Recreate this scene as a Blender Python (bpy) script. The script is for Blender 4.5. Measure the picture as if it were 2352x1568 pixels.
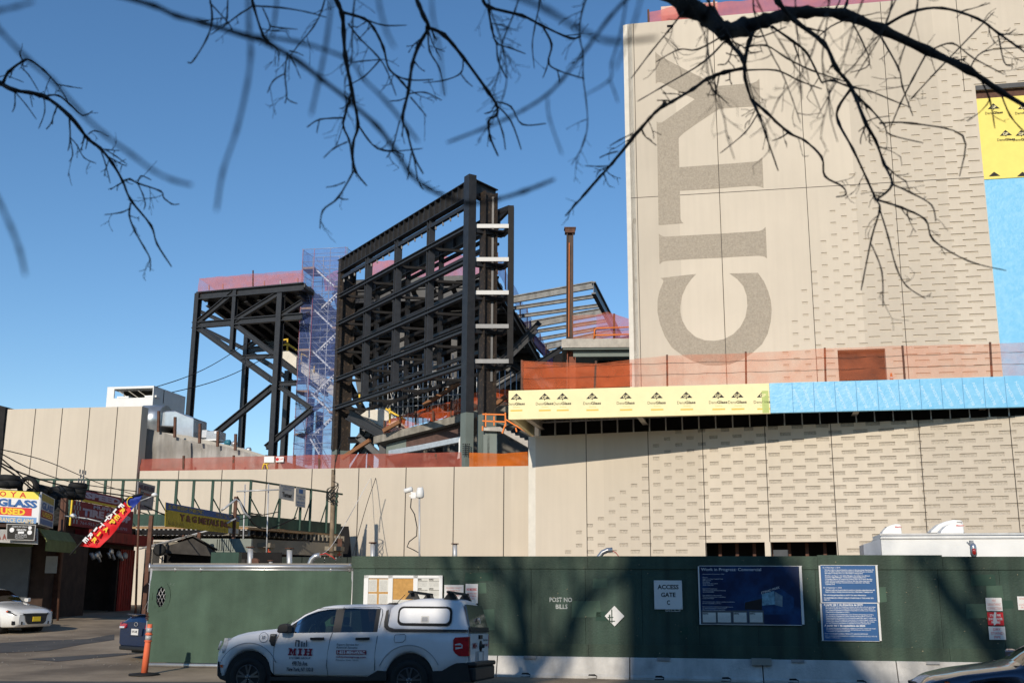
import bpy, bmesh, math, random
from mathutils import Vector, Matrix
random.seed(7)
R = math.radians
for o in list(bpy.data.objects): bpy.data.objects.remove(o)
scene = bpy.context.scene
COL = scene.collection
# ------------------------------------------------------------------ camera
# the photograph is described in units of a 2352 x 1568 picture
F, CX, CY, PITCH, ROLL, EYE = 2500.0, 1176.0, 784.0, R(12.65), R(0.26), 2.1
CM = Matrix.Rotation(math.pi/2+PITCH, 3, 'X') @ Matrix.Rotation(ROLL, 3, 'Z')
cam = bpy.data.cameras.new('camera'); camo = bpy.data.objects.new('camera', cam); COL.objects.link(camo)
camo.matrix_world = Matrix.Translation((0,0,EYE)) @ CM.to_4x4()
cam.sensor_width = 36; cam.lens = 36*F/2352; cam.clip_start = .1; cam.clip_end = 3000
cam.dof.use_dof = True; cam.dof.focus_distance = 45; cam.dof.aperture_fstop = 2.8
scene.camera = camo
# ------------------------------------------------------------------ light
SUN_EL, SUN_AZ = R(24), R(17.0)        # sun behind the camera, to its left
to_sun = Vector((-math.sin(SUN_AZ)*math.cos(SUN_EL), -math.cos(SUN_AZ)*math.cos(SUN_EL), math.sin(SUN_EL)))
w = bpy.data.worlds.new('World'); scene.world = w; w.use_nodes = True
nt = w.node_tree; nt.nodes.clear()
sky = nt.nodes.new('ShaderNodeTexSky'); sky.sky_type = 'NISHITA'; sky.sun_disc = False
sky.sun_elevation = SUN_EL; sky.sun_rotation = math.atan2(to_sun.x, to_sun.y)
sky.air_density = 1.0; sky.dust_density = 0.0; sky.ozone_density = 3.0; sky.altitude = 200
bg = nt.nodes.new('ShaderNodeBackground'); bg.inputs[1].default_value = 0.10
wo = nt.nodes.new('ShaderNodeOutputWorld'); hs = nt.nodes.new('ShaderNodeHueSaturation'); hs.inputs['Saturation'].default_value = 1.15; hs.inputs['Value'].default_value = 1.32
nt.links.new(sky.outputs[0], hs.inputs['Color']); nt.links.new(hs.outputs[0], bg.inputs[0]); nt.links.new(bg.outputs[0], wo.inputs[0])
sun = bpy.data.lights.new('sun', 'SUN'); sun.energy = 4.0; sun.angle = R(0.6); sun.color = (1.0, .90, .76)
suno = bpy.data.objects.new('sun', sun); COL.objects.link(suno)
suno.rotation_euler = to_sun.to_track_quat('Z', 'Y').to_euler()
scene.view_settings.view_transform = 'Standard'; scene.view_settings.look = 'None'
scene.view_settings.exposure = 0.0; scene.view_settings.gamma = 1
# ------------------------------------------------------------------ geometry helpers
def ray(u, v):
    return (CM @ Vector(((u-CX)/F, -(v-CY)/F, -1))).normalized()
def at(u, v, Y):                       # the point seen at u,v lying Y metres ahead
    d = ray(u, v); return Vector((0,0,EYE)) + d*(Y/d.y)
def terrain(y):
    if y < 22: return 0.0
    if y < 45: return .035*(y-22)
    return .035*23
def gnd(u, v):
    d = ray(u, v); y = 25.
    for i in range(30):
        z = terrain(y); t = (z-EYE)/d.z; y = .5*y+.5*d.y*t
    return at(u, v, y)
def proj(p):
    q = CM.transposed() @ (Vector(p)-Vector((0,0,EYE)))
    return CX+F*q.x/-q.z, CY-F*q.y/-q.z
class Plane:                            # a vertical plane turned phi degrees (right side nearer)
    def __init__(s, u, Y, phi, off=0):
        p = at(u, 1345, Y); a = R(phi)
        s.d = Vector((math.cos(a), -math.sin(a), 0)); s.n = Vector((-math.sin(a), -math.cos(a), 0))
        s.o = Vector((p.x, p.y, 0)) + s.n*off
    def back(s, off):
        q = Plane.__new__(Plane); q.d, q.n, q.o = s.d, s.n, s.o - s.n*off; return q
    def hit(s, u, v):
        d = ray(u, v); t = (s.o-Vector((0,0,EYE))).dot(s.n)/d.dot(s.n); return Vector((0,0,EYE))+d*t
    def su(s, u, v):
        p = s.hit(u, v)-s.o; return p.dot(s.d), p.z
    def L(s, a, z, off=0): return s.o + s.d*a + Vector((0,0,z)) + s.n*off
class MB:
    def __init__(s): s.v = []; s.f = []; s.m = []; s.sm = []
    def face(s, idx, m=0, sm=False): s.f.append(tuple(idx)); s.m.append(m); s.sm.append(sm)
    def add(s, pts): n = len(s.v); s.v += [Vector(p) for p in pts]; return n
    def quad(s, a, b, c, d, m=0): n = s.add((a,b,c,d)); s.face((n,n+1,n+2,n+3), m)
    def poly(s, pts, m=0): n = s.add(pts); s.face(range(n, n+len(pts)), m)
    def prism(s, pts, ext, m=0, cap=True):
        ext = Vector(ext); k = len(pts); n = s.add(pts); s.add([Vector(p)+ext for p in pts])
        if cap: s.face(range(n, n+k), m); s.face(range(n+2*k-1, n+k-1, -1), m)
        for i in range(k): j = (i+1) % k; s.face((n+i, n+j, n+k+j, n+k+i), m)
    def box(s, c, X, Y, Z, m=0):           # centre and three half-edge vectors
        c, X, Y, Z = Vector(c), Vector(X), Vector(Y), Vector(Z)
        n = s.add([c+X*a+Y*b+Z*e for e in (-1,1) for b in (-1,1) for a in (-1,1)])
        for q in ((0,1,3,2),(4,6,7,5),(0,4,5,1),(2,3,7,6),(0,2,6,4),(1,5,7,3)): s.face([n+i for i in q], m)
    def frame(s, p, q, up):
        d = (Vector(q)-Vector(p)); L = d.length; d = d/L; up = Vector(up)
        x = d.cross(up)
        if x.length < 1e-4: x = d.cross(Vector((0,1,0)))
        x.normalize(); return d, L, x, x.cross(d)
    def beam(s, p, q, w, h, up=(0,0,1), m=0):
        d, L, x, y = s.frame(p, q, up); s.box((Vector(p)+Vector(q))/2, x*(w/2), d*(L/2), y*(h/2), m)
    def ibeam(s, p, q, w, h, up=(0,0,1), t=.1, m=0):
        d, L, x, y = s.frame(p, q, up); c = (Vector(p)+Vector(q))/2; tt = h*t/2
        s.box(c+y*(h/2-tt), x*(w/2), d*(L/2), y*tt, m); s.box(c-y*(h/2-tt), x*(w/2), d*(L/2), y*tt, m)
        s.box(c, x*(w*t/2), d*(L/2-.001), y*(h/2-2*tt), m)
    def tube(s, pts, r, n=6, m=0, cap=True, sm=True):
        pts = [Vector(p) for p in pts]; k = len(pts); rs = r if isinstance(r, (list, tuple)) else [r]*k
        prev = None; base = len(s.v)
        for i, p in enumerate(pts):
            d = (pts[min(i+1, k-1)]-pts[max(i-1, 0)])
            if d.length < 1e-9: d = Vector((0,0,1))
            d.normalize()
            if prev is None:
                a = d.cross(Vector((0,0,1)));
                if a.length < 1e-3: a = d.cross(Vector((0,1,0)))
            else: a = prev - d*prev.dot(d)
            if a.length < 1e-6: a = d.orthogonal()
            a.normalize(); prev = a; b = d.cross(a)
            s.add([p+(a*math.cos(2*math.pi*j/n)+b*math.sin(2*math.pi*j/n))*rs[i] for j in range(n)])
        for i in range(k-1):
            for j in range(n):
                s.face((base+i*n+j, base+i*n+(j+1)%n, base+(i+1)*n+(j+1)%n, base+(i+1)*n+j), m, sm)
        if cap: s.face(range(base+n-1, base-1, -1), m); s.face(range(base+(k-1)*n, base+k*n), m)
    def lathe(s, c, axis, prof, n=20, m=0, sm=True):   # prof: (radius, along)
        axis = Vector(axis).normalized(); a = axis.orthogonal().normalized(); b = axis.cross(a); base = len(s.v); k = len(prof)
        for r, h in prof: s.add([Vector(c)+axis*h+(a*math.cos(2*math.pi*j/n)+b*math.sin(2*math.pi*j/n))*r for j in range(n)])
        for i in range(k-1):
            for j in range(n): s.face((base+i*n+j, base+i*n+(j+1)%n, base+(i+1)*n+(j+1)%n, base+(i+1)*n+j), m, sm)
        s.face(range(base+n-1, base-1, -1), m); s.face(range(base+(k-1)*n, base+k*n), m)
    def build(s, name, mats, parent=None, bevel=0, fix=True):
        me = bpy.data.meshes.new(name); me.from_pydata([tuple(v) for v in s.v], [], s.f)
        if not isinstance(mats, (list, tuple)): mats = [mats]
        for m in mats: me.materials.append(m)
        me.polygons.foreach_set('material_index', s.m); me.polygons.foreach_set('use_smooth', s.sm)
        if fix:
            b = bmesh.new(); b.from_mesh(me); bmesh.ops.recalc_face_normals(b, faces=b.faces); b.to_mesh(me); b.free()
        me.update()
        o = bpy.data.objects.new(name, me); COL.objects.link(o)
        if parent is not None: o.parent = parent; o.matrix_parent_inverse = inv(parent)
        if bevel:
            md = o.modifiers.new('bevel', 'BEVEL'); md.width = bevel; md.segments = 2; md.limit_method = 'ANGLE'
        return o
def inv(o):
    m = o.matrix_basis.copy(); p = o.parent
    if p is not None: m = inv(p).inverted() @ o.matrix_parent_inverse @ m
    return m.inverted()
def tag(o, label, cat, group=None, kind=None):
    o['label'] = label; o['category'] = cat
    if group: o['group'] = group
    if kind: o['kind'] = kind
    return o
def thing(name, label, cat, loc=(0,0,0), group=None, rotz=0):
    o = bpy.data.objects.new(name, None); COL.objects.link(o); o.location = loc; o.rotation_euler = (0,0,rotz)
    o.empty_display_size = .3
    return tag(o, label, cat, group)
def struct(o): o['kind'] = 'structure'; return o
def dup(root, loc=None, rot=None, label=None, group=None, matmap=None):
    def cp(o, par):
        c = o.copy(); COL.objects.link(c); c.parent = par
        if par is not None: c.matrix_parent_inverse = o.matrix_parent_inverse.copy()
        if matmap and c.type == 'MESH':
            for i, sl in enumerate(c.material_slots):
                if sl.material in matmap:
                    if c.data is o.data: c.data = o.data.copy()
                    c.data.materials[i] = matmap[c.data.materials[i]]
        for ch in [x for x in o.children]: cp(ch, c)
        return c
    r = cp(root, None)
    if loc is not None: r.location = loc
    if rot is not None: r.rotation_euler = rot
    if label: r['label'] = label
    if group: r['group'] = group
    return r
# ------------------------------------------------------------------ materials
def mat(name, col, rough=.8, metal=0, var=.12, scale=3., bump=0., bscale=40., spec=.3, streak=0., col2=None, thr=None, panels=0):
    m = bpy.data.materials.new(name); m.use_nodes = True; N = m.node_tree.nodes; Lk = m.node_tree.links
    b = N['Principled BSDF']; b.inputs['Roughness'].default_value = rough; b.inputs['Metallic'].default_value = metal
    b.inputs['Specular IOR Level'].default_value = spec
    g = N.new('ShaderNodeNewGeometry')
    c = Vector(col[:3])
    if var > 0 or col2:
        n1 = N.new('ShaderNodeTexNoise'); n1.inputs['Scale'].default_value = scale; n1.inputs['Detail'].default_value = 6; n1.inputs['Roughness'].default_value = .6
        Lk.new(g.outputs['Position'], n1.inputs['Vector'])
        cr = N.new('ShaderNodeValToRGB'); Lk.new(n1.outputs['Fac'], cr.inputs['Fac'])
        e = cr.color_ramp.elements; t0, t1 = thr or (.3, .7); e[0].position = t0; e[1].position = t1
        c2 = Vector(col2) if col2 else c*(1+var); c1 = c if col2 else c*(1-var)
        e[0].color = (*c1, 1); e[1].color = (*[min(x, .95) for x in c2], 1)
        out = cr.outputs['Color']
        if streak:
            mp = N.new('ShaderNodeMapping'); mp.inputs['Scale'].default_value = (2.2, 2.2, .12); Lk.new(g.outputs['Position'], mp.inputs['Vector'])
            n2 = N.new('ShaderNodeTexNoise'); n2.inputs['Scale'].default_value = 1.5; n2.inputs['Detail'].default_value = 5; Lk.new(mp.outputs[0], n2.inputs['Vector'])
            mr = N.new('ShaderNodeMapRange'); mr.inputs[1].default_value = .35; mr.inputs[2].default_value = .7; mr.inputs[3].default_value = 1-streak; mr.inputs[4].default_value = 1+streak*.4
            Lk.new(n2.outputs['Fac'], mr.inputs[0])
            vm = N.new('ShaderNodeVectorMath'); vm.operation = 'SCALE'; Lk.new(out, vm.inputs[0]); Lk.new(mr.outputs[0], vm.inputs['Scale']); out = vm.outputs[0]
        Lk.new(out, b.inputs['Base Color'])
    else: b.inputs['Base Color'].default_value = (*c, 1)
    if panels:
        sp = N.new('ShaderNodeSeparateXYZ'); Lk.new(g.outputs['Position'], sp.inputs[0]); k1 = N.new('ShaderNodeMath'); k1.operation = 'DIVIDE'; k1.inputs[1].default_value = panels; Lk.new(sp.outputs['X'], k1.inputs[0])
        k2_ = N.new('ShaderNodeMath'); k2_.operation = 'FLOOR'; Lk.new(k1.outputs[0], k2_.inputs[0]); wn = N.new('ShaderNodeTexWhiteNoise'); wn.noise_dimensions = '1D'; Lk.new(k2_.outputs[0], wn.inputs['W'])
        mr2 = N.new('ShaderNodeMapRange'); mr2.inputs[3].default_value = .93; mr2.inputs[4].default_value = 1.06; Lk.new(wn.outputs['Value'], mr2.inputs[0]); vm2 = N.new('ShaderNodeVectorMath'); vm2.operation = 'SCALE'; Lk.new(out, vm2.inputs[0]); Lk.new(mr2.outputs[0], vm2.inputs['Scale']); Lk.new(vm2.outputs[0], b.inputs['Base Color'])
    if bump:
        n3 = N.new('ShaderNodeTexNoise'); n3.inputs['Scale'].default_value = bscale; n3.inputs['Detail'].default_value = 4; Lk.new(g.outputs['Position'], n3.inputs['Vector'])
        bp = N.new('ShaderNodeBump'); bp.inputs['Strength'].default_value = bump; bp.inputs['Distance'].default_value = .02
        Lk.new(n3.outputs['Fac'], bp.inputs['Height']); Lk.new(bp.outputs[0], b.inputs['Normal'])
    return m
def netmat(name, col, dens, mesh=0.):
    m = bpy.data.materials.new(name); m.use_nodes = True; N = m.node_tree.nodes; Lk = m.node_tree.links; N.clear()
    out = N.new('ShaderNodeOutputMaterial'); mix = N.new('ShaderNodeMixShader'); t = N.new('ShaderNodeBsdfTransparent')
    d = N.new('ShaderNodeBsdfDiffuse'); tr = N.new('ShaderNodeBsdfTranslucent'); m2 = N.new('ShaderNodeMixShader'); m2.inputs[0].default_value = .45
    g = N.new('ShaderNodeNewGeometry'); n = N.new('ShaderNodeTexNoise'); n.inputs['Scale'].default_value = 1.3; n.inputs['Detail'].default_value = 5
    Lk.new(g.outputs['Position'], n.inputs['Vector'])
    mr = N.new('ShaderNodeMapRange'); mr.inputs[1].default_value = .3; mr.inputs[2].default_value = .7; mr.inputs[3].default_value = dens-.1; mr.inputs[4].default_value = dens+.1
    Lk.new(n.outputs['Fac'], mr.inputs[0]); Lk.new(mr.outputs[0], mix.inputs[0])
    for x in (d, tr): x.inputs[0].default_value = (*col, 1)
    Lk.new(d.outputs[0], m2.inputs[1]); Lk.new(tr.outputs[0], m2.inputs[2]); Lk.new(t.outputs[0], mix.inputs[1]); Lk.new(m2.outputs[0], mix.inputs[2]); Lk.new(mix.outputs[0], out.inputs[0])
    return m
M = dict(
 precast=mat('precast', (.57,.50,.405), .9, var=.06, scale=.16, bump=.15, bscale=25, streak=.03, panels=5.35),
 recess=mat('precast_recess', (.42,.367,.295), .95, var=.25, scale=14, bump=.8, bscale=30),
 etched=mat('etched_concrete', (.36,.31,.245), .95, var=.17, scale=9, bump=.6, bscale=18),
 white_conc=mat('white_concrete', (.66,.62,.54), .9, var=.08, scale=2),
 joint=mat('joint', (.07,.06,.05), .9, var=0),
 steel=mat('black_steel', (.022,.022,.024), .42, var=.3, scale=2.5, spec=.5, bump=.1, bscale=8),
 steel_f=mat('blue_black_steel', (.036,.039,.046), .5, var=.2, scale=2.5, spec=.4), steel_d=mat('matt_black_steel', (.016,.015,.015), .7, var=.3, scale=2.5, spec=.2),
 steel_rust=mat('mottled_steel', (.035,.028,.024), .5, var=0, scale=5, col2=(.16,.11,.07), thr=(.55,.75)),
 rust=mat('rusty_steel', (.10,.045,.028), .7, var=.35, scale=5),
 primer=mat('grey_primer', (.16,.19,.17), .6, var=.1, scale=1),
 galv=mat('galvanised', (.55,.55,.55), .35, metal=.7, var=.12, scale=4),
 galvp=mat('galvanised_tube', (.5,.5,.5), .45, metal=.4, var=.15, scale=4),
 silver=mat('bright_channel', (.42,.42,.41), .45, metal=.1, var=.05, scale=4),
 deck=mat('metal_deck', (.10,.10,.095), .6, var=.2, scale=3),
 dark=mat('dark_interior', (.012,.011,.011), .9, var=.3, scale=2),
 conc=mat('concrete', (.42,.39,.34), .9, var=.2, scale=2, bump=.3),
 yboard=mat('yellow_board', (.80,.66,.17), .7, var=.04, scale=2),
 ypale=mat('pale_yellow_board', (.84,.74,.42), .7, var=.04, scale=2),
 blue=mat('blue_membrane', (.15,.46,.70), .35, var=0, scale=2.5, col2=(.26,.55,.76), thr=(.4,.85), bump=.5, bscale=6, spec=.6),
 onet=netmat('orange_net', (.85,.24,.11), .36), onet_d=netmat('orange_net_dense', (.78,.14,.04), .55),
 rnet=netmat('red_net', (.75,.22,.17), .5), pnet=netmat('pink_net', (.80,.25,.22), .72), bnet=netmat('blue_net', (.18,.26,.60), .33),
 orange=mat('orange_paint', (.75,.20,.03), .6, var=.1), yellow=mat('yellow_paint', (.75,.50,.06), .6, var=.1),
 wood=mat('raw_wood', (.40,.25,.13), .8, var=.2, scale=6), white=mat('white_paint', (.74,.74,.72), .5, var=.05, scale=2),
 black=mat('black_rubber', (.014,.014,.014), .75, var=.2, scale=6), print=mat('black_print', (.03,.028,.025), .8, var=0),
 wprint=mat('white_print', (.75,.75,.75), .8, var=0),
)
# ------------------------------------------------------------------ text
def text(s, p, xd, zd, W, H, m, parent, name='lettering', off=.004, bold=0., shear=0., n=None, align='LEFT', depth=0):
    """lettering fitted into a W x H rectangle whose lower left corner is p"""
    cu = bpy.data.curves.new('t', 'FONT'); cu.body = s; cu.offset = bold; cu.shear = shear; cu.align_x = align; cu.resolution_u = 2; cu.space_line = 1.1
    if depth: cu.extrude = depth
    t = bpy.data.objects.new('t', cu); COL.objects.link(t); dg = bpy.context.evaluated_depsgraph_get(); dg.update()
    me = bpy.data.meshes.new_from_object(t.evaluated_get(dg)); bpy.data.objects.remove(t); bpy.data.curves.remove(cu)
    if not me.vertices: return None
    xs = [v.co.x for v in me.vertices]; ys = [v.co.y for v in me.vertices]; x0, x1, y0, y1 = min(xs), max(xs), min(ys), max(ys)
    xd = Vector(xd); zd = Vector(zd); n = Vector(n) if n is not None else xd.cross(zd).normalized()
    for v in me.vertices:
        a, b, c = v.co; v.co = Vector(p)+xd*((a-x0)/(x1-x0)*W)+zd*((b-y0)/(y1-y0)*H)+n*(off+c)
    me.materials.clear(); me.materials.append(m); me.name = name
    o = bpy.data.objects.new(name, me); COL.objects.link(o)
    if parent is not None: o.parent = parent; o.matrix_parent_inverse = inv(parent)
    return o
def ptext(s, pl, u0, v0, u1, v1, m, parent, off=.01, **k):
    """lettering on a vertical plane between two picture corners (top left, bottom right)"""
    a = pl.su(u0, v0); b = pl.su(u1, v1); um = (u0+u1)/2
    zt = pl.su(um, v0)[1]; zb = pl.su(um, v1)[1]
    return text(s, pl.L(a[0], zb), pl.d, (0,0,1), b[0]-a[0], zt-zb, m, parent, off=off, n=pl.n, **k)
def slab(pl, cs, t, off=0, m=0, mb=None):     # polygon (picture corners) on a plane, thickness t behind it
    mb = mb or MB(); mb.prism([pl.hit(*c)+pl.n*off for c in cs], -pl.n*t, m); return mb
def rect(pl, u0, v0, u1, v1, t, off=0, m=0, mb=None):
    mb = mb or MB(); a = pl.su(u0, v0)[0]; b = pl.su(u1, v1)[0]; um = (u0+u1)/2; zt = pl.su(um, v0)[1]; zb = pl.su(um, v1)[1]
    mb.prism([pl.L(a, zb, off), pl.L(b, zb, off), pl.L(b, zt, off), pl.L(a, zt, off)], -pl.n*t, m); return mb
def K(X0, Y0, s): return lambda x, y: ((X0+x*s)/1.7415, (Y0+y*s)/1.7415)
# ------------------------------------------------------------------ ground
def lin(a, b, n): return [a+(b-a)*i/(n-1) for i in range(n)]
def sheet(name, x0, x1, ys, dz, m):
    b = MB(); n = b.add([Vector((x, y, terrain(y)+dz)) for y in ys for x in (x0, x1)])
    for i in range(len(ys)-1): b.face((n+2*i, n+2*i+1, n+2*i+3, n+2*i+2))
    return b.build(name, m, fix=False)
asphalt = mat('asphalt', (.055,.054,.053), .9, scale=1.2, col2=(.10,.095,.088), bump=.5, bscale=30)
dirtm = mat('dusty_ground', (.15,.117,.083), .95, scale=.35, col2=(.33,.262,.185), thr=(.35,.6), bump=.5, bscale=12)
g = struct(sheet('ground', -1500, 1500, [-1500, 22, 45, 1500], 0, dirtm)); g['label'] = 'dusty tan ground of the lot and site'; g['category'] = 'ground'
rd = struct(sheet('road', -400, 400, [1.5, 22, 24.2], .006, asphalt)); rd['label'] = 'dark asphalt street in front of the green hoarding'; rd['category'] = 'road'
bm_ = MB()
for i in range(40): bm_.box((-118+i*6.2, 15.2, .012), (1.5,0,0), (0,.06,0), (0,0,.001))
o = struct(bm_.build('road_marking', M['wprint'])); o['label'] = 'broken white lane line on the asphalt street'; o['category'] = 'road marking'
for P_, lb in ((((-40,1478),(80,1471),(200,1467),(262,1456),(262,1469),(190,1479),(110,1494),(-40,1501)), 'long dark patch of painted shade and asphalt across the dusty lot'), (((60,1513),(170,1506),(262,1500),(330,1499),(250,1508),(130,1519)), 'narrow dark patch of painted shade and asphalt nearer the street')):
    b_ = MB(); b_.poly([gnd(*p)+Vector((0,0,.008)) for p in P_]); o = struct(b_.build('shade_asphalt_patch', asphalt)); o['label'] = lb; o['category'] = 'ground'  # dark polygons stand in for shadow bands, some for real asphalt patches
sw = MB(); n = sw.add([(-400,1.5,.14),(400,1.5,.14),(400,-13.9,.14),(-400,-13.9,.14)]); sw.face((n,n+1,n+2,n+3)); sw.quad((-400,1.5,0),(400,1.5,0),(400,1.5,.14),(-400,1.5,.14))
o = struct(sw.build('pavement', M['conc'])); o['label'] = 'concrete pavement behind the photographer'; o['category'] = 'pavement'
# ------------------------------------------------------------------ precast walls with brick-shaped recesses
def brickwall(pl, s0, s1, z0, z1, wfun, holes=(), rowp=.40, hb=.2, colp=1.32, dep=.07, tilt=0., thick=.5, topfun=None):
    b = MB()
    def strip(a, c, za, zb, off=0, m=0):
        if c-a > 1e-4: b.quad(pl.L(a, za, off), pl.L(c, za, off), pl.L(c, zb, off), pl.L(a, zb, off), m)
    def cut(a, c, za, zb):
        segs = [(a, c)]
        for h in holes:
            if zb > h[2]+1e-4 and za < h[3]-1e-4:
                ns = []
                for (p, q) in segs:
                    if q <= h[0] or p >= h[1]: ns.append((p, q)); continue
                    if p < h[0]: ns.append((p, h[0]))
                    if q > h[1]: ns.append((h[1], q))
                segs = ns
        return segs
    n = int(round((z1-z0)/rowp)); rp = (z1-z0)/n
    for r in range(n):
        za = z0+r*rp; zm = za+(rp-hb); zb = za+rp
        for p, q in cut(s0, s1, za, zm): strip(p, q, za, zm)
        for p, q in cut(s0, s1, zm, zb):
            cur = p; k = math.floor((p-s0)/colp)-1
            while True:
                c = s0+(k+(.5 if r % 2 else 0))*colp; k += 1
                if c > q: break
                wd = wfun(c, zb)
                if wd <= 0: continue
                a, e = c-wd/2, c+wd/2
                if a <= cur+.02 or e >= q-.02: continue
                strip(cur, a, zm, zb)
                dp = dep*min(1, .55+wd*.5)
                A, B, C_, D = pl.L(a,zm), pl.L(e,zm), pl.L(e,zb), pl.L(a,zb); w_ = -pl.n*dp; w1 = -pl.n*.004
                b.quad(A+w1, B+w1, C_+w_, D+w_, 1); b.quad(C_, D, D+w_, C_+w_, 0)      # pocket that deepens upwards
                b.quad(B, C_, C_+w_, B+w1, 0); b.quad(D, A, A+w1, D+w_, 0)
                cur = e
            strip(cur, q, zm, zb)
    # back, ends and top; reveals of the openings
    tb = -pl.n*thick
    A, B, C_, D = pl.L(s0,z0), pl.L(s1,z0), pl.L(s1,z1), pl.L(s0,z1)
    b.quad(D, C_, C_+tb, D+tb); b.quad(A, D, D+tb, A+tb); b.quad(B, B+tb, C_+tb, C_)
    for h in holes:
        a_, b_, c_, d_ = pl.L(h[0],h[2]), pl.L(h[1],h[2]), pl.L(h[1],h[3]), pl.L(h[0],h[3])
        b.quad(a_, d_, d_+tb, a_+tb); b.quad(b_, c_, c_+tb, b_+tb); b.quad(c_, d_, d_+tb, c_+tb)
    return b
def joint(b, pl, u, v0, v1, w=.035, off=.004, z0=None, z1=None):
    s, z = pl.su(u, v0); zt = z if z1 is None else z1; zb = pl.su(u, v1)[1] if z0 is None else z0
    b.box(pl.L(s, (zt+zb)/2, 0), pl.d*(w/2), pl.n*off, Vector((0,0,(zt-zb)/2)))
def snap(z, z0, z1, rowp):
    n = int(round((z1-z0)/rowp)); rp = (z1-z0)/n; return z0+round((z-z0)/rp)*rp
# --- tower plane
TW = Plane(1450, 67, 10.7)
sL = TW.su(1452, 600)[0]; sR = TW.su(3100, 600)[0]; zTop = TW.su(1452, 55)[1]; zB = TW.su(1600, 1000)[1]
zH = TW.su(1650, 443)[1]                                       # horizontal joint
bound = [TW.su(*p) for p in ((1790,870),(1818,730),(1864,609),(1909,489),(1952,400),(2014,290),(2068,235),(2140,157),(2260,70),(2352,30))]
def tw_w(s, z):
    pts = sorted(bound, key=lambda p: p[1])
    sb = pts[0][0] if z <= pts[0][1] else pts[-1][0]
    for (a, za), (c, zc) in zip(pts, pts[1:]):
        if za <= z <= zc: sb = a+(c-a)*(z-za)/(zc-za)
    d = s-sb
    if d < 0: return 0
    return min(.86, .34+ .16*math.floor(d/2.4))
sY = TW.su(2262, 430)[0]; zY1 = snap(TW.su(2262, 202)[1], zB, zTop, .39); zDs = snap(TW.su(1980, 796)[1], zB, zTop, .39)
dA, dB = TW.su(1925, 830)[0], TW.su(2035, 830)[0]
t = thing('precast_tower', 'tall beige precast concrete tower face with CITY carved sideways into it', 'building', (TW.o.x, TW.o.y, 0))
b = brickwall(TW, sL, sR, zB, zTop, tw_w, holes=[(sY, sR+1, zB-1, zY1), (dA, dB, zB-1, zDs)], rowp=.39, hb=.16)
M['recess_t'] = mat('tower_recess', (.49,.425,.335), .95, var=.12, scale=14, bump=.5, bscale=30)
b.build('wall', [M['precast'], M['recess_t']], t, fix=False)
b = MB()                                                        # mitred left return, roof slab and far side give the tower its volume
ret = TW.L(sL, 0) - TW.d*.30 - TW.n*.12
A = TW.L(sL, 0)
b.prism([Vector((A.x,A.y,zB)), Vector((A.x,A.y,zTop)), Vector((ret.x,ret.y,zTop)), Vector((ret.x,ret.y,zB))], (TW.d*.3))
b.prism([ret+Vector((0,0,zB))+TW.d*.05, ret+Vector((0,0,zTop))+TW.d*.05, ret-TW.n*14+TW.d*3+Vector((0,0,zTop)), ret-TW.n*14+TW.d*3+Vector((0,0,zB))], TW.d*.25)
b.build('side_wall', M['white_conc'], t)
b = MB(); b.prism([TW.L(sL-.3, zTop-.6, -.5), TW.L(sR, zTop-.6, -.5), TW.L(sR, zTop-.6, -15), TW.L(sL+1.5, zTop-.6, -15)], (0,0,.3)); b.build('roof', M['conc'], t)
b = MB()
for u in (1463, 1648, 1850, 2051): joint(b, TW, {1463:1463,1648:1652,1850:1852,2051:2054}[u], 430, 880, .04, z0=zB, z1=zTop-.01)
joint(b, TW, 2205, 100, 200, .04, z1=zTop-.01, z0=zY1)
for a, c in ((sL, sY),): b.box(TW.L((a+c)/2, zH), TW.d*((c-a)/2), TW.n*.005, Vector((0,0,.02)))
b.build('panel_joint', M['joint'], t)
b = MB(); b.prism([TW.L(sY, zY1-.05, .06), TW.L(sR, zY1-.05, .06), TW.L(sR, zY1+.25, .06), TW.L(sY, zY1+.25, .06)], -TW.n*.05); b.build('lintel', M['steel'], t)
def arc(cx, cy, rx, ry, a0, a1, n=24): return [(cx+rx*math.cos(R(a0+(a1-a0)*i/n)), cy+ry*math.sin(R(a0+(a1-a0)*i/n))) for i in range(n+1)]
kY = K(2480,150,.41451); kC = K(2480,850,.41451)
letY = [kY(*p) for p in ((340,138),(360,160),(385,180),(430,205),(600,295),(810,400),(950,470),(1100,457),(1280,441),(1315,428),(1345,400),(1350,560),(1355,685),(1300,672),(1180,672),(960,690),(935,705),(850,760),(700,860),(620,918),(585,950),(566,972),(572,1253),(900,1230),(1290,1200),(1335,1190),(1373,1160),(1380,1300),(1385,1452),(1350,1440),(1300,1432),(1150,1440),(948,1458),(577,1480))]
letY = [letY[i] for i in range(len(letY))]
# Y is the arms and stem above, T is the bar and stem below; the T's bar hangs from v=365
pY = [kY(*p) for p in ((340,138),(360,160),(385,180),(430,205),(600,295),(810,400),(950,470),(1100,457),(1280,441),(1315,428),(1345,400),(1350,560),(1357,700),(1320,682),(1260,668),(1100,678),(960,690),(935,705),(850,760),(700,860),(620,918),(585,950),(566,972),(568,1070),(360,1082),(356,940),(352,812),(370,823),(400,822),(430,805),(560,712),(720,600),(700,585),(600,540),(480,480),(430,450),(390,432),(365,433),(345,448))]
pT = [kY(*p) for p in ((360,1082),(568,1070),(572,1253),(900,1230),(1290,1200),(1335,1190),(1373,1160),(1380,1300),(1385,1452),(1350,1440),(1300,1432),(1150,1440),(948,1458),(577,1480))]+[kC(*p) for p in ((583,0),(584,60),(595,90),(614,104),(480,114),(372,123),(370,0))]
pI = [kC(*p) for p in ((374,204),(395,222),(430,234),(960,205),(1340,180),(1375,168),(1405,140),(1412,290),(1419,444),(1395,425),(1340,416),(1150,425),(980,436),(700,448),(440,466),(410,475),(381,500),(378,350))]
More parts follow.
